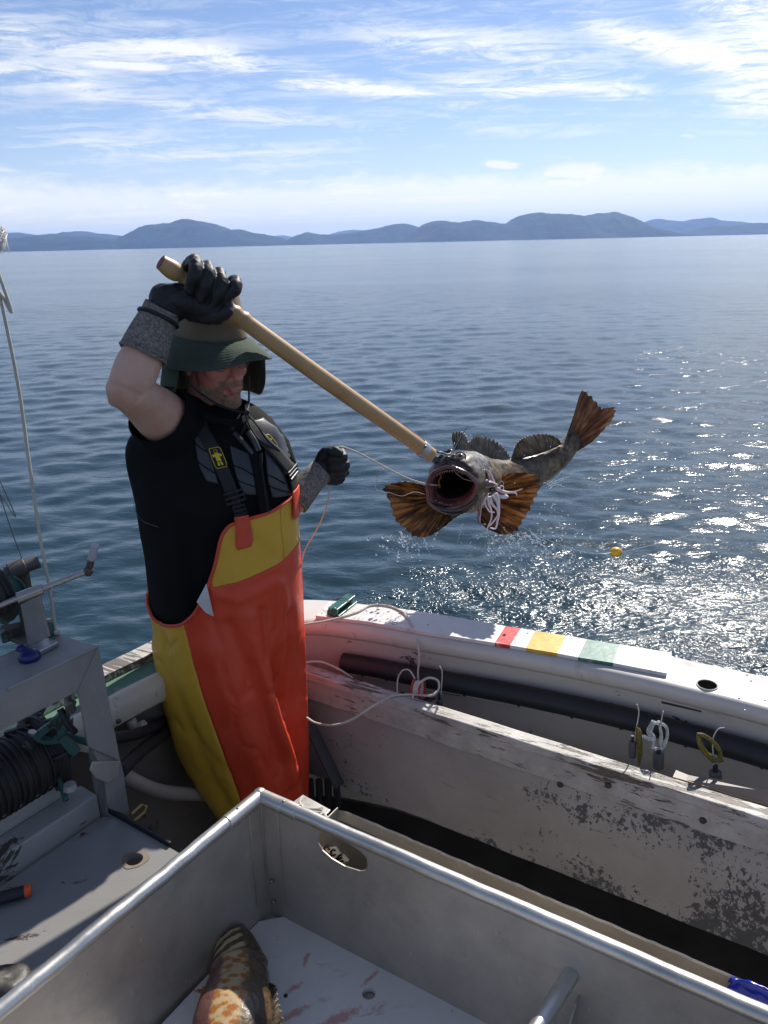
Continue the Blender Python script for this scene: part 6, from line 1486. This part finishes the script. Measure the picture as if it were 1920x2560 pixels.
# green cord winder on the plank
M['winder'] = plain('dark_green_plastic', (.018, .10, .075), .35, var=.2)
a, b = PZ(832, 1540, PT+.001), PZ(878, 1504, PT+.001); wd = thing('cord_winder', 'dark green cord winder lying across the end of the white plank', 'winder', a)
dv = (b-a).normalized(); sv = Vector((-dv.y, dv.x, 0))
def bxd(p0, p1, w_, h0, h1): 
    s_ = sv*w_/2; return [p0-s_+UP*h0, p0+s_+UP*h0, p1+s_+UP*h0, p1-s_+UP*h0, p0-s_+UP*h1, p0+s_+UP*h1, p1+s_+UP*h1, p1-s_+UP*h1]
for w_, h0, h1, nm in ((.050, 0, .006, 'lower_flange'), (.016, .0062, .022, 'web'), (.036, .0222, .028, 'upper_flange')):
    bm = bmesh.new(); box8(bm, bxd(a, b, w_, h0, h1)); bm_obj(nm, bm, M['winder'], wd, False, bevel=.0015)
bm = bmesh.new(); ell(bm, a+UP*.016, (.020, .016, .017)); 
for v in bm.verts: v.co += (v.co-a).normalized()*.004*noise.noise(v.co*60)
bm_obj('knob', bm, M['winder'], wd)
bm = bmesh.new(); tube(bm, [a.lerp(b, .6)+UP*.024+sv*.026*math.cos(t)*1.0+UP*.010*math.sin(t) for t in [2*math.pi*i/20 for i in range(20)]], .0016, 6, closed=True); bm_obj('cord_wrap', bm, M['rubber'], wd)
# ------------------------------------------------------------ left: work table
TZ = .68
tA, tB, tC = PZ(0, 2218, TZ), PZ(270, 2032, TZ), PZ(452, 2135, TZ); d1 = (tB-tA).normalized(); d2 = (tC-tB).normalized()
tab = thing('work_table', 'scuffed grey work table with a round drain hole beside the fish bin', 'table', (tB.x, tB.y, 0))
O = tB-d1*1.5; hcn = PZ(336, 2149, TZ)
ey2 = Vector((-d1.y, d1.x, 0)); ey2 = ey2 if ey2.dot(d2) > 0 else -ey2
loc2 = lambda p: ((p-tB).dot(d1), (p-tB).dot(ey2))
outl = [(0, 0), (-1.5, 0), (-1.5, .42), loc2(tB+d2*.42), loc2(tB+d2*.42)]; outl = outl[:4]
wo = (-inL if (inL.x > 0) else inL); W0 = Cc+wo*.028; k_ = ((W0-tB).cross(eL).z)/(d2.cross(eL).z); c3 = tB+d2*k_; c2 = c3+eL*1.4; outl = [(0, 0), (-1.5, 0), loc2(c2), loc2(c3)]
hx, hy = loc2(hcn)
bm = bmesh.new()
e1, e2 = (d1, ey2) if d1.cross(ey2).z > 0 else (ey2, d1)
sw = e1 is not d1
fx2 = (lambda s: [(b, a) for a, b in s]) if sw else (lambda s: s)
plate(bm, tB, e1, e2, fx2(outl), [fx2(circ(hx, hy, .0195, 28))], .012); bm_obj('table_top', bm, M['table'], tab, False)
bm = bmesh.new(); bmesh.ops.create_cone(bm, segments=28, cap_ends=True, radius1=.026, radius2=.026, depth=.02, matrix=Matrix.Translation(hcn-UP*.045)); bm_obj('drain', bm, M['dark'], tab, False)
bm = bmesh.new(); pts = []
for i in range(30):
    t = 2*math.pi*i/30; r_ = .030*(1+.25*noise.noise(Vector((math.cos(t)*1.5, math.sin(t)*1.5, 4)))+.10*math.sin(t*3)); pts.append((r_*math.cos(t), r_*math.sin(t)))
plate(bm, hcn+UP*.0012, Vector((1, 0, 0)), Vector((0, 1, 0)), pts, [circ(0, 0, .0197, 28)], .001); bm_obj('worn_ring', bm, plain('bare_worn_patch', (.20, .155, .115), .6, var=.3), tab, False)
rail = [(tB+UP*0, tB+d2*.225)]
bm = bmesh.new(); box8(bm, [tB-ey2*0-UP*.03+d1*.001, tB+d2*.225-UP*.03+d1*.001, tB+d2*.225+d1*.008-UP*.03, tB+d1*.008-UP*.03, tB+UP*.012+d1*.001, tB+d2*.225+UP*.012+d1*.001, tB+d2*.225+d1*.008+UP*.012, tB+d1*.008+UP*.012]); bm_obj('edge_angle', bm, M['rubber'], tab, False, bevel=.002)
for q in (-.2, -1.3):
    pass
for lx, ly in ((-.08, .06), (-.08, .30), (-1.3, .06), (-1.3, .30)):
    c = tB+d1*lx+ey2*ly; bm = bmesh.new(); tube(bm, [(c.x, c.y, 0), (c.x, c.y, TZ-.013)], .02, 12); bm_obj('leg', bm, M['alum_frame'], tab)
# knife with an orange handle end
M['knife_o'] = plain('orange_plastic', (.80, .10, .02), .4, var=.08)
ka, kb = PZ(-60, 2262, TZ+.016), PZ(78, 2224, TZ+.016); kn = thing('knife', 'black knife handle with an orange end lying on the work table', 'knife', kb-UP*.016)
bm = bmesh.new(); kd = (kb-ka).normalized(); tube(bm, [ka, ka.lerp(kb, .4), ka.lerp(kb, .88)], [.013, .0155, .0150], 16, flat=.8); bm_obj('handle', bm, M['rubber'], kn)
bm = bmesh.new(); tube(bm, [ka.lerp(kb, .881), ka.lerp(kb, .97), kb], [.0150, .0145, .012], 16, flat=.8); bm_obj('handle_end', bm, M['knife_o'], kn)
bm = bmesh.new(); slab(bm, [ka, ka-kd*.14, ka-kd*.12+ey2*.02, ka+ey2*.022], .002); bm_obj('blade', bm, M['steel'], kn, False)
# dark lump at the bottom left
bm = bmesh.new(); c = PZ(8, 2470, TZ+.012); ell(bm, c, (.05, .05, .028), None, 24, 16)
for v in bm.verts: v.co += (v.co-c).normalized()*(.010*noise.noise(v.co*30)+.005*noise.noise(v.co*80))
o = bm_obj('wet_rag', bm, plain('dark_wet_rag', (.05, .045, .038), .5, var=.6, scale=50, bump=.6), None); tag(o, 'dark crumpled wet rag on the work table at the lower left', 'rag')
# beams behind the table
def pbeam(name, o0, o1, z0, z1, s0, s1, mat, parent, bevel=.004):
    a = tB+d1*s0; b = tB+d1*s1; P_ = []
    for z in (z0, z1):
        for p, o in ((a, o0), (b, o0), (b, o1), (a, o1)): q = p-ey2*o; P_.append(Vector((q.x, q.y, z)))
    bm = bmesh.new(); box8(bm, P_); return bm_obj(name, bm, mat, parent, False, bevel=bevel)
dk = thing('timber_stack', 'old white wooden beams stacked under the line hauler', 'timber base', tB-ey2*.1)
pbeam('lower_beam', .018, .085, .55, TZ+.055, -1.5, -.01, M['bandwood'], dk)
pbeam('upper_beam', .087, .16, .60, TZ+.12, -1.5, -.05, M['bandwood'], dk)
pbeam('bed_plate', .17, .55, .72, TZ+.125, -1.5, -.03, M['green_iron'], dk)
# ------------------------------------------------------------ left: aluminium stand of the line hauler
FA = Vector((-.661, 1.652, 1.152)); FD = Vector((.570, .822, 0)).normalized(); FN = Vector((FD.y, -FD.x, 0))      # FN faces the cockpit
def on_f(px, py, off=0.0): return on_plane(px, py, FA+FN*off, FN)
stand = thing('hauler_stand', 'scratched aluminium stand holding the line hauler', 'stand', (FA.x, FA.y, .70))
def fplate(name, pts, off=0, th=.006, mat='alum_frame', par=None):
    bm = bmesh.new(); poly_slab(bm, [on_f(x, y, off) for x, y in pts], th, up=FN); return bm_obj(name, bm, M[mat], par or stand, False, bevel=.0015)
fplate('apron', [(-260, 1862), (0, 1737), (120, 1680), (247, 1617), (195, 1728), (0, 1828), (-250, 1955)])
fplate('leg', [(247.5, 1618), (260, 1680), (281, 1795), (301, 1902), (222, 1868), (209, 1798), (195.5, 1729)], -.001)
fplate('lower_leg', [(232, 1872), (302, 1902), (311, 1940), (325, 2042), (270, 2020), (262, 1950)], -.009)
fplate('scoop', [(232, 1905), (300, 1903), (296, 1940), (270, 1958), (240, 1945), (225, 1925)], -.004, .004, 'alum')
A0 = on_f(-260, 1862); A1 = on_f(247, 1617); zt_ = A1.z
bk = PZ(187, 1600, zt_); bk2 = PZ(136, 1581, zt_)
bm = bmesh.new(); poly_slab(bm, [A0+UP*.001, A1+UP*.001, bk+UP*.001, bk2+UP*.001, bk2-FD*.75+UP*.001, A0-FN*.2+UP*.001], .005); bm_obj('top_plate', bm, M['alum_frame'], stand, False, bevel=.001)
bm = bmesh.new(); pts = [A1.lerp(A0, i/26)+UP*.002-FN*.001 for i in range(14)]; tube(bm, [p+Vector((0, 0, .0015*noise.noise(p*90))) for p in pts], [.0032+.0016*noise.noise(p*70) for p in pts], 8); bm_obj('weld_bead', bm, M['alum_frame'], stand)
bm = bmesh.new(); q0, q1 = on_f(246, 1620, .001), on_f(196, 1728, .001); tube(bm, [q0.lerp(q1, i/12)+Vector((0, 0, .001*noise.noise(Vector((i, 0, 0))))) for i in range(13)], .0028, 8); bm_obj('weld_bead', bm, M['alum_frame'], stand)
bm = bmesh.new(); bl = bk-FD*.02; tube(bm, [(bk.x, bk.y, .5), (bk.x, bk.y, zt_-.01)], .012, 10); bm_obj('rear_leg', bm, M['alum_frame'], stand)
M['wirerust'] = alum('dark_wire', (0.045, 0.040, 0.036), .6, .3, (0.09, 0.05, 0.03), .5)
# --- the hauler: crank rod, sleeve, support plate, drums, drive shaft
hauler = thing('line_hauler', 'oily line hauler with a long steel rod, dark drums and a green lever', 'hauler', Vector((-.78, 1.62, zt_)))
E5 = lambda x, y: (x*.1688, 1360+y*.1688)
YR = 1.60
r1, r2 = PY(-120, 1560, YR-.06), PY(*E5(1310, 395), YR+.05)
bm = bmesh.new(); tube(bm, [r1, r2], .0068, 16); bm_obj('crank_rod', bm, M['steel'], hauler)
rd = (r2-r1).normalized(); s1 = PY(*E5(225, 790), 1.575); s2 = PY(*E5(610, 645), 1.60)
pr = lambda p: r1+rd*(p-r1).dot(rd)
bm = bmesh.new(); tube(bm, [pr(s1), pr(s2)], .0125, 20); bm_obj('sleeve', bm, M['steel'], hauler, bevel=.001)
bm = bmesh.new(); hb = r2; ht = PY(*E5(1410, 15), YR+.04); ell(bm, r2, (.0115, .0115, .0115)); knu = bm_obj('knuckle', bm, M['rust'], hauler)
bm = bmesh.new(); tube(bm, [r2-(ht-r2).normalized()*.010, r2.lerp(ht, .45)], .0078, 14); bm_obj('grip_base', bm, M['rust'], knu)
bm = bmesh.new(); tube(bm, [r2.lerp(ht, .45), ht], .0088, 16); bm_obj('grip', bm, glassmat('cloudy_plastic_tube', (.55, .53, .58), .3, .75), knu)
q = [PY(*E5(*z), 1.60) for z in ((300, 905), (590, 770), (735, 1370), (415, 1505))]; fn_ = (q[1]-q[0]).cross(q[2]-q[0]).normalized(); fn_ = fn_ if fn_.y < 0 else -fn_
bm = bmesh.new(); poly_slab(bm, q, .006, up=fn_); bm_obj('support_plate', bm, M['steel'], hauler, False, bevel=.001)
bzz = zt_+.003
bm = bmesh.new(); slab(bm, [PZ(*E5(*z), zt_+.014) for z in ((420, 1540), (580, 1590), (865, 1445), (700, 1380))], .012); bm_obj('foot_plate', bm, M['steel'], hauler, False, bevel=.002)
bm = bmesh.new(); slab(bm, [PZ(*E5(*z), zt_+.014) for z in ((120, 1370), (420, 1500), (400, 1290), (340, 1270))], .012); bm_obj('foot_plate', bm, M['rust'], hauler, False, bevel=.002)
# shaft and clamp
sh0, sh1 = PY(-60, 1462, 1.70), PY(*E5(575, 260), 1.78)
bm = bmesh.new(); tube(bm, [sh0, sh1], .0155, 20); bm_obj('shaft', bm, M['rust'], hauler, bevel=.001)
sd_ = (sh1-sh0).normalized(); cc_ = sh0+sd_*((PY(*E5(250, 340), 1.74)-sh0).dot(sd_))
bm = bmesh.new(); tube(bm, [cc_-sd_*.018, cc_+sd_*.018], .0225, 22); cl_ = bm_obj('clamp', bm, M['rust'], hauler, bevel=.001)
bm = bmesh.new(); poly_slab(bm, [PY(*E5(*z), 1.745) for z in ((150, 380), (380, 380), (420, 640), (560, 1250), (330, 1330), (190, 700))], .02, up=(0, -1, 0)); bm_obj('arm', bm, M['rust'], hauler, False, bevel=.003)
dax = Vector((FD.x, FD.y, 0))
def drum(c, r_, w_, mat, nm='drum'):
    bm = bmesh.new(); prof = []
    for i in range(25):
        s = i/24; prof.append((s, r_*(1.0 if s < .08 or s > .92 else .80+.03*math.sin(i*5))))
    tube(bm, [c-dax*w_/2+dax*w_*s for s, _ in prof], [q for _, q in prof], 40); return bm_obj(nm, bm, mat, hauler, sharp=30)
drum(PY(-42, 1500, 1.60), .066, .08, M['wirerust']); drum(PY(20, 1500, 1.66), .050, .05, M['green_iron'], 'brake_wheel')
bm = bmesh.new(); slab(bm, [PZ(*E5(*z), zt_+.03) for z in ((0, 1330), (340, 1230), (320, 1140), (0, 1200))], .028); bm_obj('gear_housing', bm, M['green_iron'], hauler, False, bevel=.004)
bm = bmesh.new(); slab(bm, [PZ(*E5(*z), zt_+.035) for z in ((690, 1215), (800, 1160), (790, 1120), (670, 1150))], .034); bm_obj('lug', bm, M['green_iron'], hauler, False, bevel=.003)
bm = bmesh.new(); c = PZ(*E5(715, 1110), zt_+.045); tube(bm, [c-UP*.008, c], .0065, 6); bm_obj('nut', bm, M['steel'], hauler)
# lower part of the hauler, inside the stand
B6 = lambda x, y: (x*.1929, 1640+y*.1929)
drum(PY(20, 1935, 1.60), .100, .20, M['wirerust'], 'wire_drum')
for k_ in range(12):
    bm = bmesh.new(); c = PY(20, 1935, 1.60)+dax*(-.085+.015*k_+.003*math.sin(k_*7)); a_, b_ = frame_of(dax); tube(bm, [c+a_*.084*math.cos(t)+b_*.084*math.sin(t) for t in [2*math.pi*i/40 for i in range(40)]], .0025, 6, closed=True); bm_obj('wire_turn', bm, M['wirerust'], hauler)
def f6(name, pts, y, th, mat, hole=None, par=None):
    bm = bmesh.new(); P_ = [PY(*B6(*z), y) for z in pts]; poly_slab(bm, P_, th, up=(0, -1, 0)); return bm_obj(name, bm, M[mat], par or hauler, False, bevel=.002)
o = PY(*B6(700, 900), 1.64)
def q6(x, y): p = PY(*B6(x, y), 1.64); return (p.x-o.x, p.z-o.z)
bm = bmesh.new(); plate(bm, o, Vector((1, 0, 0)), Vector((0, 0, 1)), [q6(*z) for z in ((450, 975), (560, 900), (660, 830), (740, 740), (850, 680), (915, 720), (905, 830), (880, 950), (870, 1020), (820, 1070), (720, 1090), (620, 1090), (520, 1060), (470, 1020))], [[q6(*z) for z in ((610, 970), (700, 900), (760, 860), (775, 940), (740, 1010), (680, 1050), (560, 1030))]], -.018)
bm_obj('brake_lever', bm, M['green_iron'], hauler, False)
bm = bmesh.new(); a, b = PY(*B6(905, 640), 1.64), PY(*B6(920, 690), 1.62); tube(bm, [a+Vector((0, .01, .004)), a, b], .0125, 14); bm_obj('lever_pivot', bm, M['rust'], hauler)
bm = bmesh.new(); tube(bm, [PY(*B6(870, 480), 1.70), PY(*B6(890, 640), 1.66)], .009, 12); bm_obj('pin', bm, M['rust'], hauler)
f6('stop_block', [(755, 1110), (850, 1030), (1030, 1240), (960, 1310), (900, 1280)], 1.61, .012, 'green_iron')
f6('guard_strip', [(870, 1045), (1150, 1185), (1150, 1260), (1010, 1240)], 1.655, .004, 'alum')
bm = bmesh.new(); tube(bm, [PY(*B6(420, 980), 1.62), PY(*B6(415, 1010), 1.62)], .0095, 14); bm_obj('bolt_head', bm, M['steel'], hauler)
for pts in (((430, 1185), (600, 1100), (615, 1120), (450, 1200)), ((500, 1600), (760, 1340), (860, 1370), (910, 1380), (700, 1530), (640, 1600), (610, 1560)), ((610, 1670), (950, 1450), (960, 1465), (620, 1685))):
    z_ = TZ+.13; bm = bmesh.new(); poly_slab(bm, [PZ(*B6(*q), z_+.004) for q in pts], .003); bm_obj('sole_bar', bm, M['green_iron'], hauler, False)
bm = bmesh.new(); bmesh.ops.create_cone(bm, segments=8, cap_ends=True, radius1=.017, radius2=.014, depth=.014, matrix=Matrix.Translation(PZ(*B6(905, 1690), TZ+.128))); bm_obj('bolt', bm, M['bandwood'], hauler, False)
f6('side_casting', [(280, 1160), (420, 1200), (400, 1500), (430, 1900), (330, 1900), (290, 1500)], 1.60, .05, 'rust')
# clutter of castings, rods and pipes around the drum
rg = random.Random(31)
for k_ in range(26):
    x0, y0 = rg.uniform(60, 195), rg.uniform(1800, 1965); d_ = rg.uniform(1.64, 1.74)
    if x0 > 150 and y0 > 1900: continue
    a = PY(x0, y0, d_); v_ = Vector((rg.uniform(-1, 1), rg.uniform(-.4, .4), rg.uniform(-1, 1))).normalized()*rg.uniform(.03, .09)
    bm = bmesh.new()
    if k_ % 3 == 0: tube(bm, [a-v_, a, a+v_], rg.uniform(.006, .013), 12); nm_ = 'rod'
    elif k_ % 3 == 1: tube(bm, [a-v_*.15, a+v_*.15], rg.uniform(.012, .026), 16); nm_ = 'boss'
    else:
        e_ = Vector((v_.z, 0, -v_.x)).normalized()*rg.uniform(.008, .02); poly_slab(bm, [a-v_-e_, a+v_-e_*1.4, a+v_*.9+e_, a-v_*.8+e_*1.3], .012, up=(0, -1, 0)); nm_ = 'bracket'
    bm_obj(nm_, bm, M['green_iron'] if k_ % 4 == 1 else M['rust'], hauler, False, bevel=.001)
for (p0, p1, r_) in (((150, 1772), (188, 1830), .008), ((60, 1850), (96, 1925), .010), ((100, 1900), (170, 1880), .007), ((40, 1990), (140, 1935), .009)):
    bm = bmesh.new(); tube(bm, spline([PY(*p0, 1.63), PY((p0[0]+p1[0])/2, (p0[1]+p1[1])/2+8, 1.62), PY(*p1, 1.63)], 5), r_, 12); bm_obj('hose', bm, M['rubber'], hauler)
# blue cap and hoist ropes
bm = bmesh.new(); c = PZ(*E5(430, 1630), zt_+.014); tube(bm, [c-UP*.014, c-UP*.004, c+UP*.004, c+UP*.010], [.023, .024, .021, .010], 24); ell(bm, c+Vector((-.020, .012, .008)), (.014, .010, .009)); o = fuse('blue_cap', bm, .0018, plain('dark_blue_plastic', (.006, .013, .11), .4, var=.15), None, 2); tag(o, 'dark blue plastic cap lying on the stand of the line hauler', 'cap')
t0_, t1_ = PY(-30, 640, 1.78), PZ(141, 1584, zt_+.004)
y1 = t1_.y; line('halyard', [PY(0, 739, y1)+Vector((-.35, .05, 1.6)), PY(-30, 610, y1), PY(0, 739, y1), PY(45, 960, y1), PY(72, 1150, y1), PY(98, 1330, y1), PY(122, 1460, y1), t1_], .0038, RP, 'tight pale rope running down to the corner of the hauler stand', 'rope', 8, 10)
bm = bmesh.new(); ell(bm, t1_+UP*.004, (.009, .008, .008)); 
for k_ in range(7): tube(bm, [t1_, t1_+Vector((rnd.uniform(-.02, .02), rnd.uniform(-.01, .01), rnd.uniform(.004, .022)))], .0012, 5)
o = fuse('rope_knot', bm, .0012, RP, None, 1); tag(o, 'frayed rope knot on the corner of the hauler stand', 'knot')
line('thin_wire', [PY(-30, 1140, 1.76)+Vector((-.5, .05, 1.6)), PY(-30, 1140, 1.76), PY(0, 1238, 1.76), PY(30, 1330, 1.76), PY(57, 1402, 1.76)], .0012, M['rust'], 'thin dark wire running down to the hauler clamp', 'wire')
# white frayed rope tassel at the left edge
bm = bmesh.new(); base = PY(-24, 575, 1.6); rg = random.Random(8)
for k_ in range(170):
    s = rg.random(); tip = PY(-6+rg.gauss(8, 9), 582+rg.random()*54, 1.6+rg.uniform(-.03, .03)); mid_ = base.lerp(tip, .55)+Vector((rg.uniform(0, .012), rg.uniform(-.01, .01), rg.uniform(0, .010))); tube(bm, spline([base+Vector((rg.uniform(-.01, .01), rg.uniform(-.01, .01), rg.uniform(-.01, .01))), mid_, tip], 3), [.0012]*6+[.0004], 4, cap=False)
tube(bm, [base+Vector((-.25, 0, 1.2)), base+Vector((-.02, 0, .06)), base], .005, 8)
o = bm_obj('rope_tassel', bm, plain('white_fibre', (.78, .76, .72), .7, var=.08), None); tag(o, 'white frayed rope end hanging at the left edge of the photo', 'rope end')
# hoses and pipe under the left gunwale
def hosep(nm, pts, r_, mat, seg=14):
    bm = bmesh.new(); tube(bm, spline(pts, 8), r_, seg); bm_obj(nm, bm, mat, boat)
hosep('drain_pipe', [PY(290, 1920, 1.80), PY(330, 1950, 1.86), PY(400, 1978, 1.97), PY(470, 1985, 2.10), PY(545, 1985, 2.19)], .021, M['pvc'])
hosep('hydraulic_hose', [PY(255, 1850, 1.80), PY(340, 1835, 1.96), PY(400, 1808, 2.12), PY(424, 1795, 2.19)], .016, M['rubber']); hosep('hydraulic_hose', [PY(300, 1930, 1.76), PY(350, 1880, 1.92), PY(405, 1838, 2.10), PY(432, 1812, 2.19)], .019, M['rubber'])
bm = bmesh.new(); a_ = [PY(325, 1800, 2.02), PY(340, 1822, 2.02), PY(362, 1812, 2.02)]; tube(bm, spline(a_, 6), .016, 12); bm_obj('pipe_elbow', bm, M['pvc'], boat)
c = PY(296, 1803, 1.93)
bm = bmesh.new(); ell(bm, c, (.0075, .0075, .0075)); bm_obj('plug', bm, M['rust'], boat)
bm = bmesh.new(); tube(bm, [PY(335, 2052, 1.66), PY(362, 2030, 1.69), PY(366, 2016, 1.70), PY(354, 2012, 1.70), PY(328, 2036, 1.66)], .0035, 8); o = bm_obj('scoop_handle', bm, plain('old_yellow_plastic', (.38, .24, .06), .5, var=.2), None); tag(o, 'old yellow wire handle beside the drain pipe', 'handle')
# crate of dark ribbed boxes at the stern corner behind the overalls
for i in range(4):
    bm = bmesh.new(); x = 775+i*22; a = PY(x, 1950, 2.22); tube(bm, [a, a-UP*.22], .012, 8); bm_obj('stern_rib', bm, M['rubber'], boat)
# ------------------------------------------------------------ rockfish in the bin
def rockmat():
    mt, n, p = newmat('orange_brown_rockfish'); g = geo(n)
    at = n.node('ShaderNodeAttribute', attribute_name='side').outputs['Fac']; al = n.node('ShaderNodeAttribute', attribute_name='along').outputs['Fac']
    f = n.noise(g, 30, 4, .6, .4); fine = n.noise(g, 120, 4, .6)
    vo = n.node('ShaderNodeTexVoronoi'); n.put(vo.inputs['Vector'], n.mapping(g, (1, 1.6, 1))); vo.inputs['Scale'].default_value = 40
    spots = n.step(vo.outputs['Distance'], .38, .30) if 0 else n.math('SUBTRACT', 1.0, n.step(n.math('ADD', vo.outputs['Distance'], n.math('MULTIPLY', n.math('SUBTRACT', n.noise(g, 75, 4, .65), .5), 1.1)), .30, .62))
    flank = n.mix(spots, (0.46, 0.34, 0.18), (0.34, 0.125, 0.025))
    dark = n.ramp(f, [(.35, (.030, .018, .010)), (.65, (.12, .075, .04))])
    back = n.step(n.math('ADD', at, n.math('MULTIPLY', n.math('SUBTRACT', f, .5), .5)), .58, .74); bl = n.step(n.math('ADD', n.math('MULTIPLY', at, -1.0), n.math('MULTIPLY', n.math('SUBTRACT', f, .5), .2)), -.30, -.22)
    c = n.mix(back, flank, dark); c = n.mix(bl, c, n.ramp(f, [(.3, (.10, .035, .025)), (.7, (.20, .095, .075))]))
    st = n.math('SINE', n.math('ADD', n.math('MULTIPLY', al, 74.0), n.math('ADD', n.math('MULTIPLY', at, 9.0), n.math('MULTIPLY', f, 5.0))))
    headc = n.mix(n.step(st, -.1, .5), (0.090, 0.045, 0.022), (0.52, 0.42, 0.22)); headc = n.mix(n.math('SUBTRACT', 1.0, n.step(al, .16, .24)), headc, dark); headc = n.mix(n.step(at, .60, .72), headc, dark)
    c = n.mix(n.math('SUBTRACT', 1.0, n.step(al, .44, .50)), c, headc)
    n.lk(c, p.inputs['Base Color']); n.lk(n.math('ADD', .14, n.math('MULTIPLY', fine, .2)), p.inputs['Roughness']); p.inputs['Coat Weight'].default_value = .5; p.inputs['Coat Roughness'].default_value = .08
    b = n.node('ShaderNodeBump'); b.inputs['Strength'].default_value = .5; b.inputs['Distance'].default_value = .002; n.lk(fine, b.inputs['Height']); n.lk(b.outputs[0], p.inputs['Normal']); return mt
RM = rockmat()
rock = thing('rockfish', 'orange and brown spotted fish with a torn orange fin lying in the fish bin', 'fish', PZ(590, 2480, FZ))
RS = [(590, 2332, .004, .016, .012), (588, 2340, .012, .022, .018), (588, 2362, .02, .032, .026), (590, 2390, .026, .041, .034), (596, 2420, .030, .047, .040), (600, 2450, .033, .052, .044), (602, 2485, .035, .057, .048), (598, 2530, .037, .064, .052), (590, 2580, .038, .070, .055), (580, 2660, .036, .066, .050), (572, 2760, .03, .04, .036), (566, 2840, .024, .02, .03)]
cr_ = spline([PZ(a, b, FZ)+UP*(e*1.0+.004) for a, b, c_, d_, e in RS], 6); tr_ = np.linspace(0, len(RS)-1, len(cr_)); kk = list(range(len(RS)))
bm = bmesh.new(); ls, la = bm.verts.layers.float.new('side'), bm.verts.layers.float.new('along'); rows = []
for i, c in enumerate(cr_):
    s = float(tr_[i]); t = (cr_[min(i+1, len(cr_)-1)]-cr_[max(0, i-1)]).normalized(); up = (UP-t*UP.dot(t)).normalized(); sd = t.cross(up); sd = sd if sd.x > 0 else -sd
    ra, rb_ = smoothl(kk, [q[3] for q in RS], s), smoothl(kk, [q[4] for q in RS], s); row = []
    for k in range(64):
        a = 2*math.pi*k/64; r_ = 1+.03*noise.noise(Vector((math.cos(a), math.sin(a), s*1.5)))
        if 5.0 < s < 6.0: r_ += .07*math.exp(-((s-5.3)/.2)**2)-.06*math.exp(-((s-5.75)/.15)**2)
        v = bm.verts.new(c+sd*(ra*1.18*math.cos(a)*r_)+up*(rb_*math.sin(a)*r_)); v[ls] = (1+math.cos(a))/2; v[la] = s/(len(RS)-1); row.append(v)
    rows.append(row)
for i in range(len(rows)-1):
    for k in range(64): bm.faces.new((rows[i][k], rows[i][(k+1) % 64], rows[i+1][(k+1) % 64], rows[i+1][k]))
bm.faces.new(rows[0]); bm.faces.new(rows[-1]); bm_obj('body', bm, RM, rock, sharp=80)
bm = bmesh.new(); e_ = PZ(622, 2366, FZ+.048); ell(bm, e_, (.011, .011, .010)); ey = bm_obj('eye', bm, M['pupil'], rock)
bm = bmesh.new(); tube(bm, [e_+Vector((-.004, -.006, .007))+Vector((.010*math.cos(t), .006*math.sin(t), 0)) for t in [2*math.pi*i/16 for i in range(16)]], .002, 6, closed=True); bm_obj('eyelid', bm, M['fish'], ey)
def finz(name, base, edge, mat, nray, nv, jag, zig, parent):
    b0, e0 = [(x, y, 0) for x, y, z in base], None
    base_ = [PZ(x, y, z) for x, y, z in base]; edge_ = [PZ(x, y, z) for x, y, z in edge]
    global PY
    keep = PY; seq = iter(base_+edge_); PY = lambda *a: next(seq)
    try: o = fin(name, base, edge, mat, nray, nv, jag, zig, 0, parent)
    finally: PY = keep
    return o
M['orangefin'] = finmat('torn_orange_fin', [(0.3, (0.22, 0.055, 0.012)), (0.5, (0.50, 0.15, 0.04)), (0.7, (0.62, 0.25, 0.09))], (0.16, 0.03, 0.015), 9, .3)
finz('pectoral_fin', [(522, 2492, FZ+.055), (545, 2496, FZ+.07), (575, 2492, FZ+.082)], [(486, 2475, FZ+.045), (505, 2470, FZ+.06), (530, 2452, FZ+.075), (545, 2440, FZ+.085), (566, 2442, FZ+.09), (580, 2478, FZ+.09)], M['orangefin'], 9, 10, .2, .002, rock)
finz('pectoral_fin', [(522, 2494, FZ+.055), (560, 2500, FZ+.07), (590, 2494, FZ+.080)], [(500, 2560, FZ+.05), (548, 2540, FZ+.085), (588, 2510, FZ+.088)], M['mouth'] if 0 else finmat('dark_red_fin', [(0.3, (0.05, 0.015, 0.010)), (0.6, (0.13, 0.05, 0.035))], (.03, .01, .01), 9, .2), 8, 8, .1, .002, rock)
finz('dorsal_fin', [(652, 2452, FZ+.05), (662, 2500, FZ+.05), (668, 2560, FZ+.05), (668, 2640, FZ+.05)], [(668, 2455, FZ+.07), (690, 2462, FZ+.075), (694, 2500, FZ+.07), (706, 2545, FZ+.07), (712, 2620, FZ+.06)], M['dorsal'], 12, 12, .2, .004, rock)
# ------------------------------------------------------------ haze over the sound
bm = bmesh.new(); bmesh.ops.create_cube(bm, size=1.0)
for v in bm.verts: v.co = Vector((v.co.x*26000, v.co.y*24000, v.co.z))
zt = 262.0
for v in bm.verts: v.co.z = ZW-3.0 if v.co.z < 0 else zt
mt = bpy.data.materials.new('haze'); mt.use_nodes = True; n = NT(mt.node_tree); mt.node_tree.nodes.clear()
o_ = n.node('ShaderNodeOutputMaterial'); pv = n.node('ShaderNodeVolumePrincipled')
pv.inputs['Color'].default_value = (0.36, 0.56, 0.99, 1); pv.inputs['Density'].default_value = HAZE; pv.inputs['Anisotropy'].default_value = 0.2
n.lk(pv.outputs[0], o_.inputs['Volume'])
hb = bm_obj('haze', bm, mt, None, False); tag(hb, 'thin blue sea haze', kind='stuff')
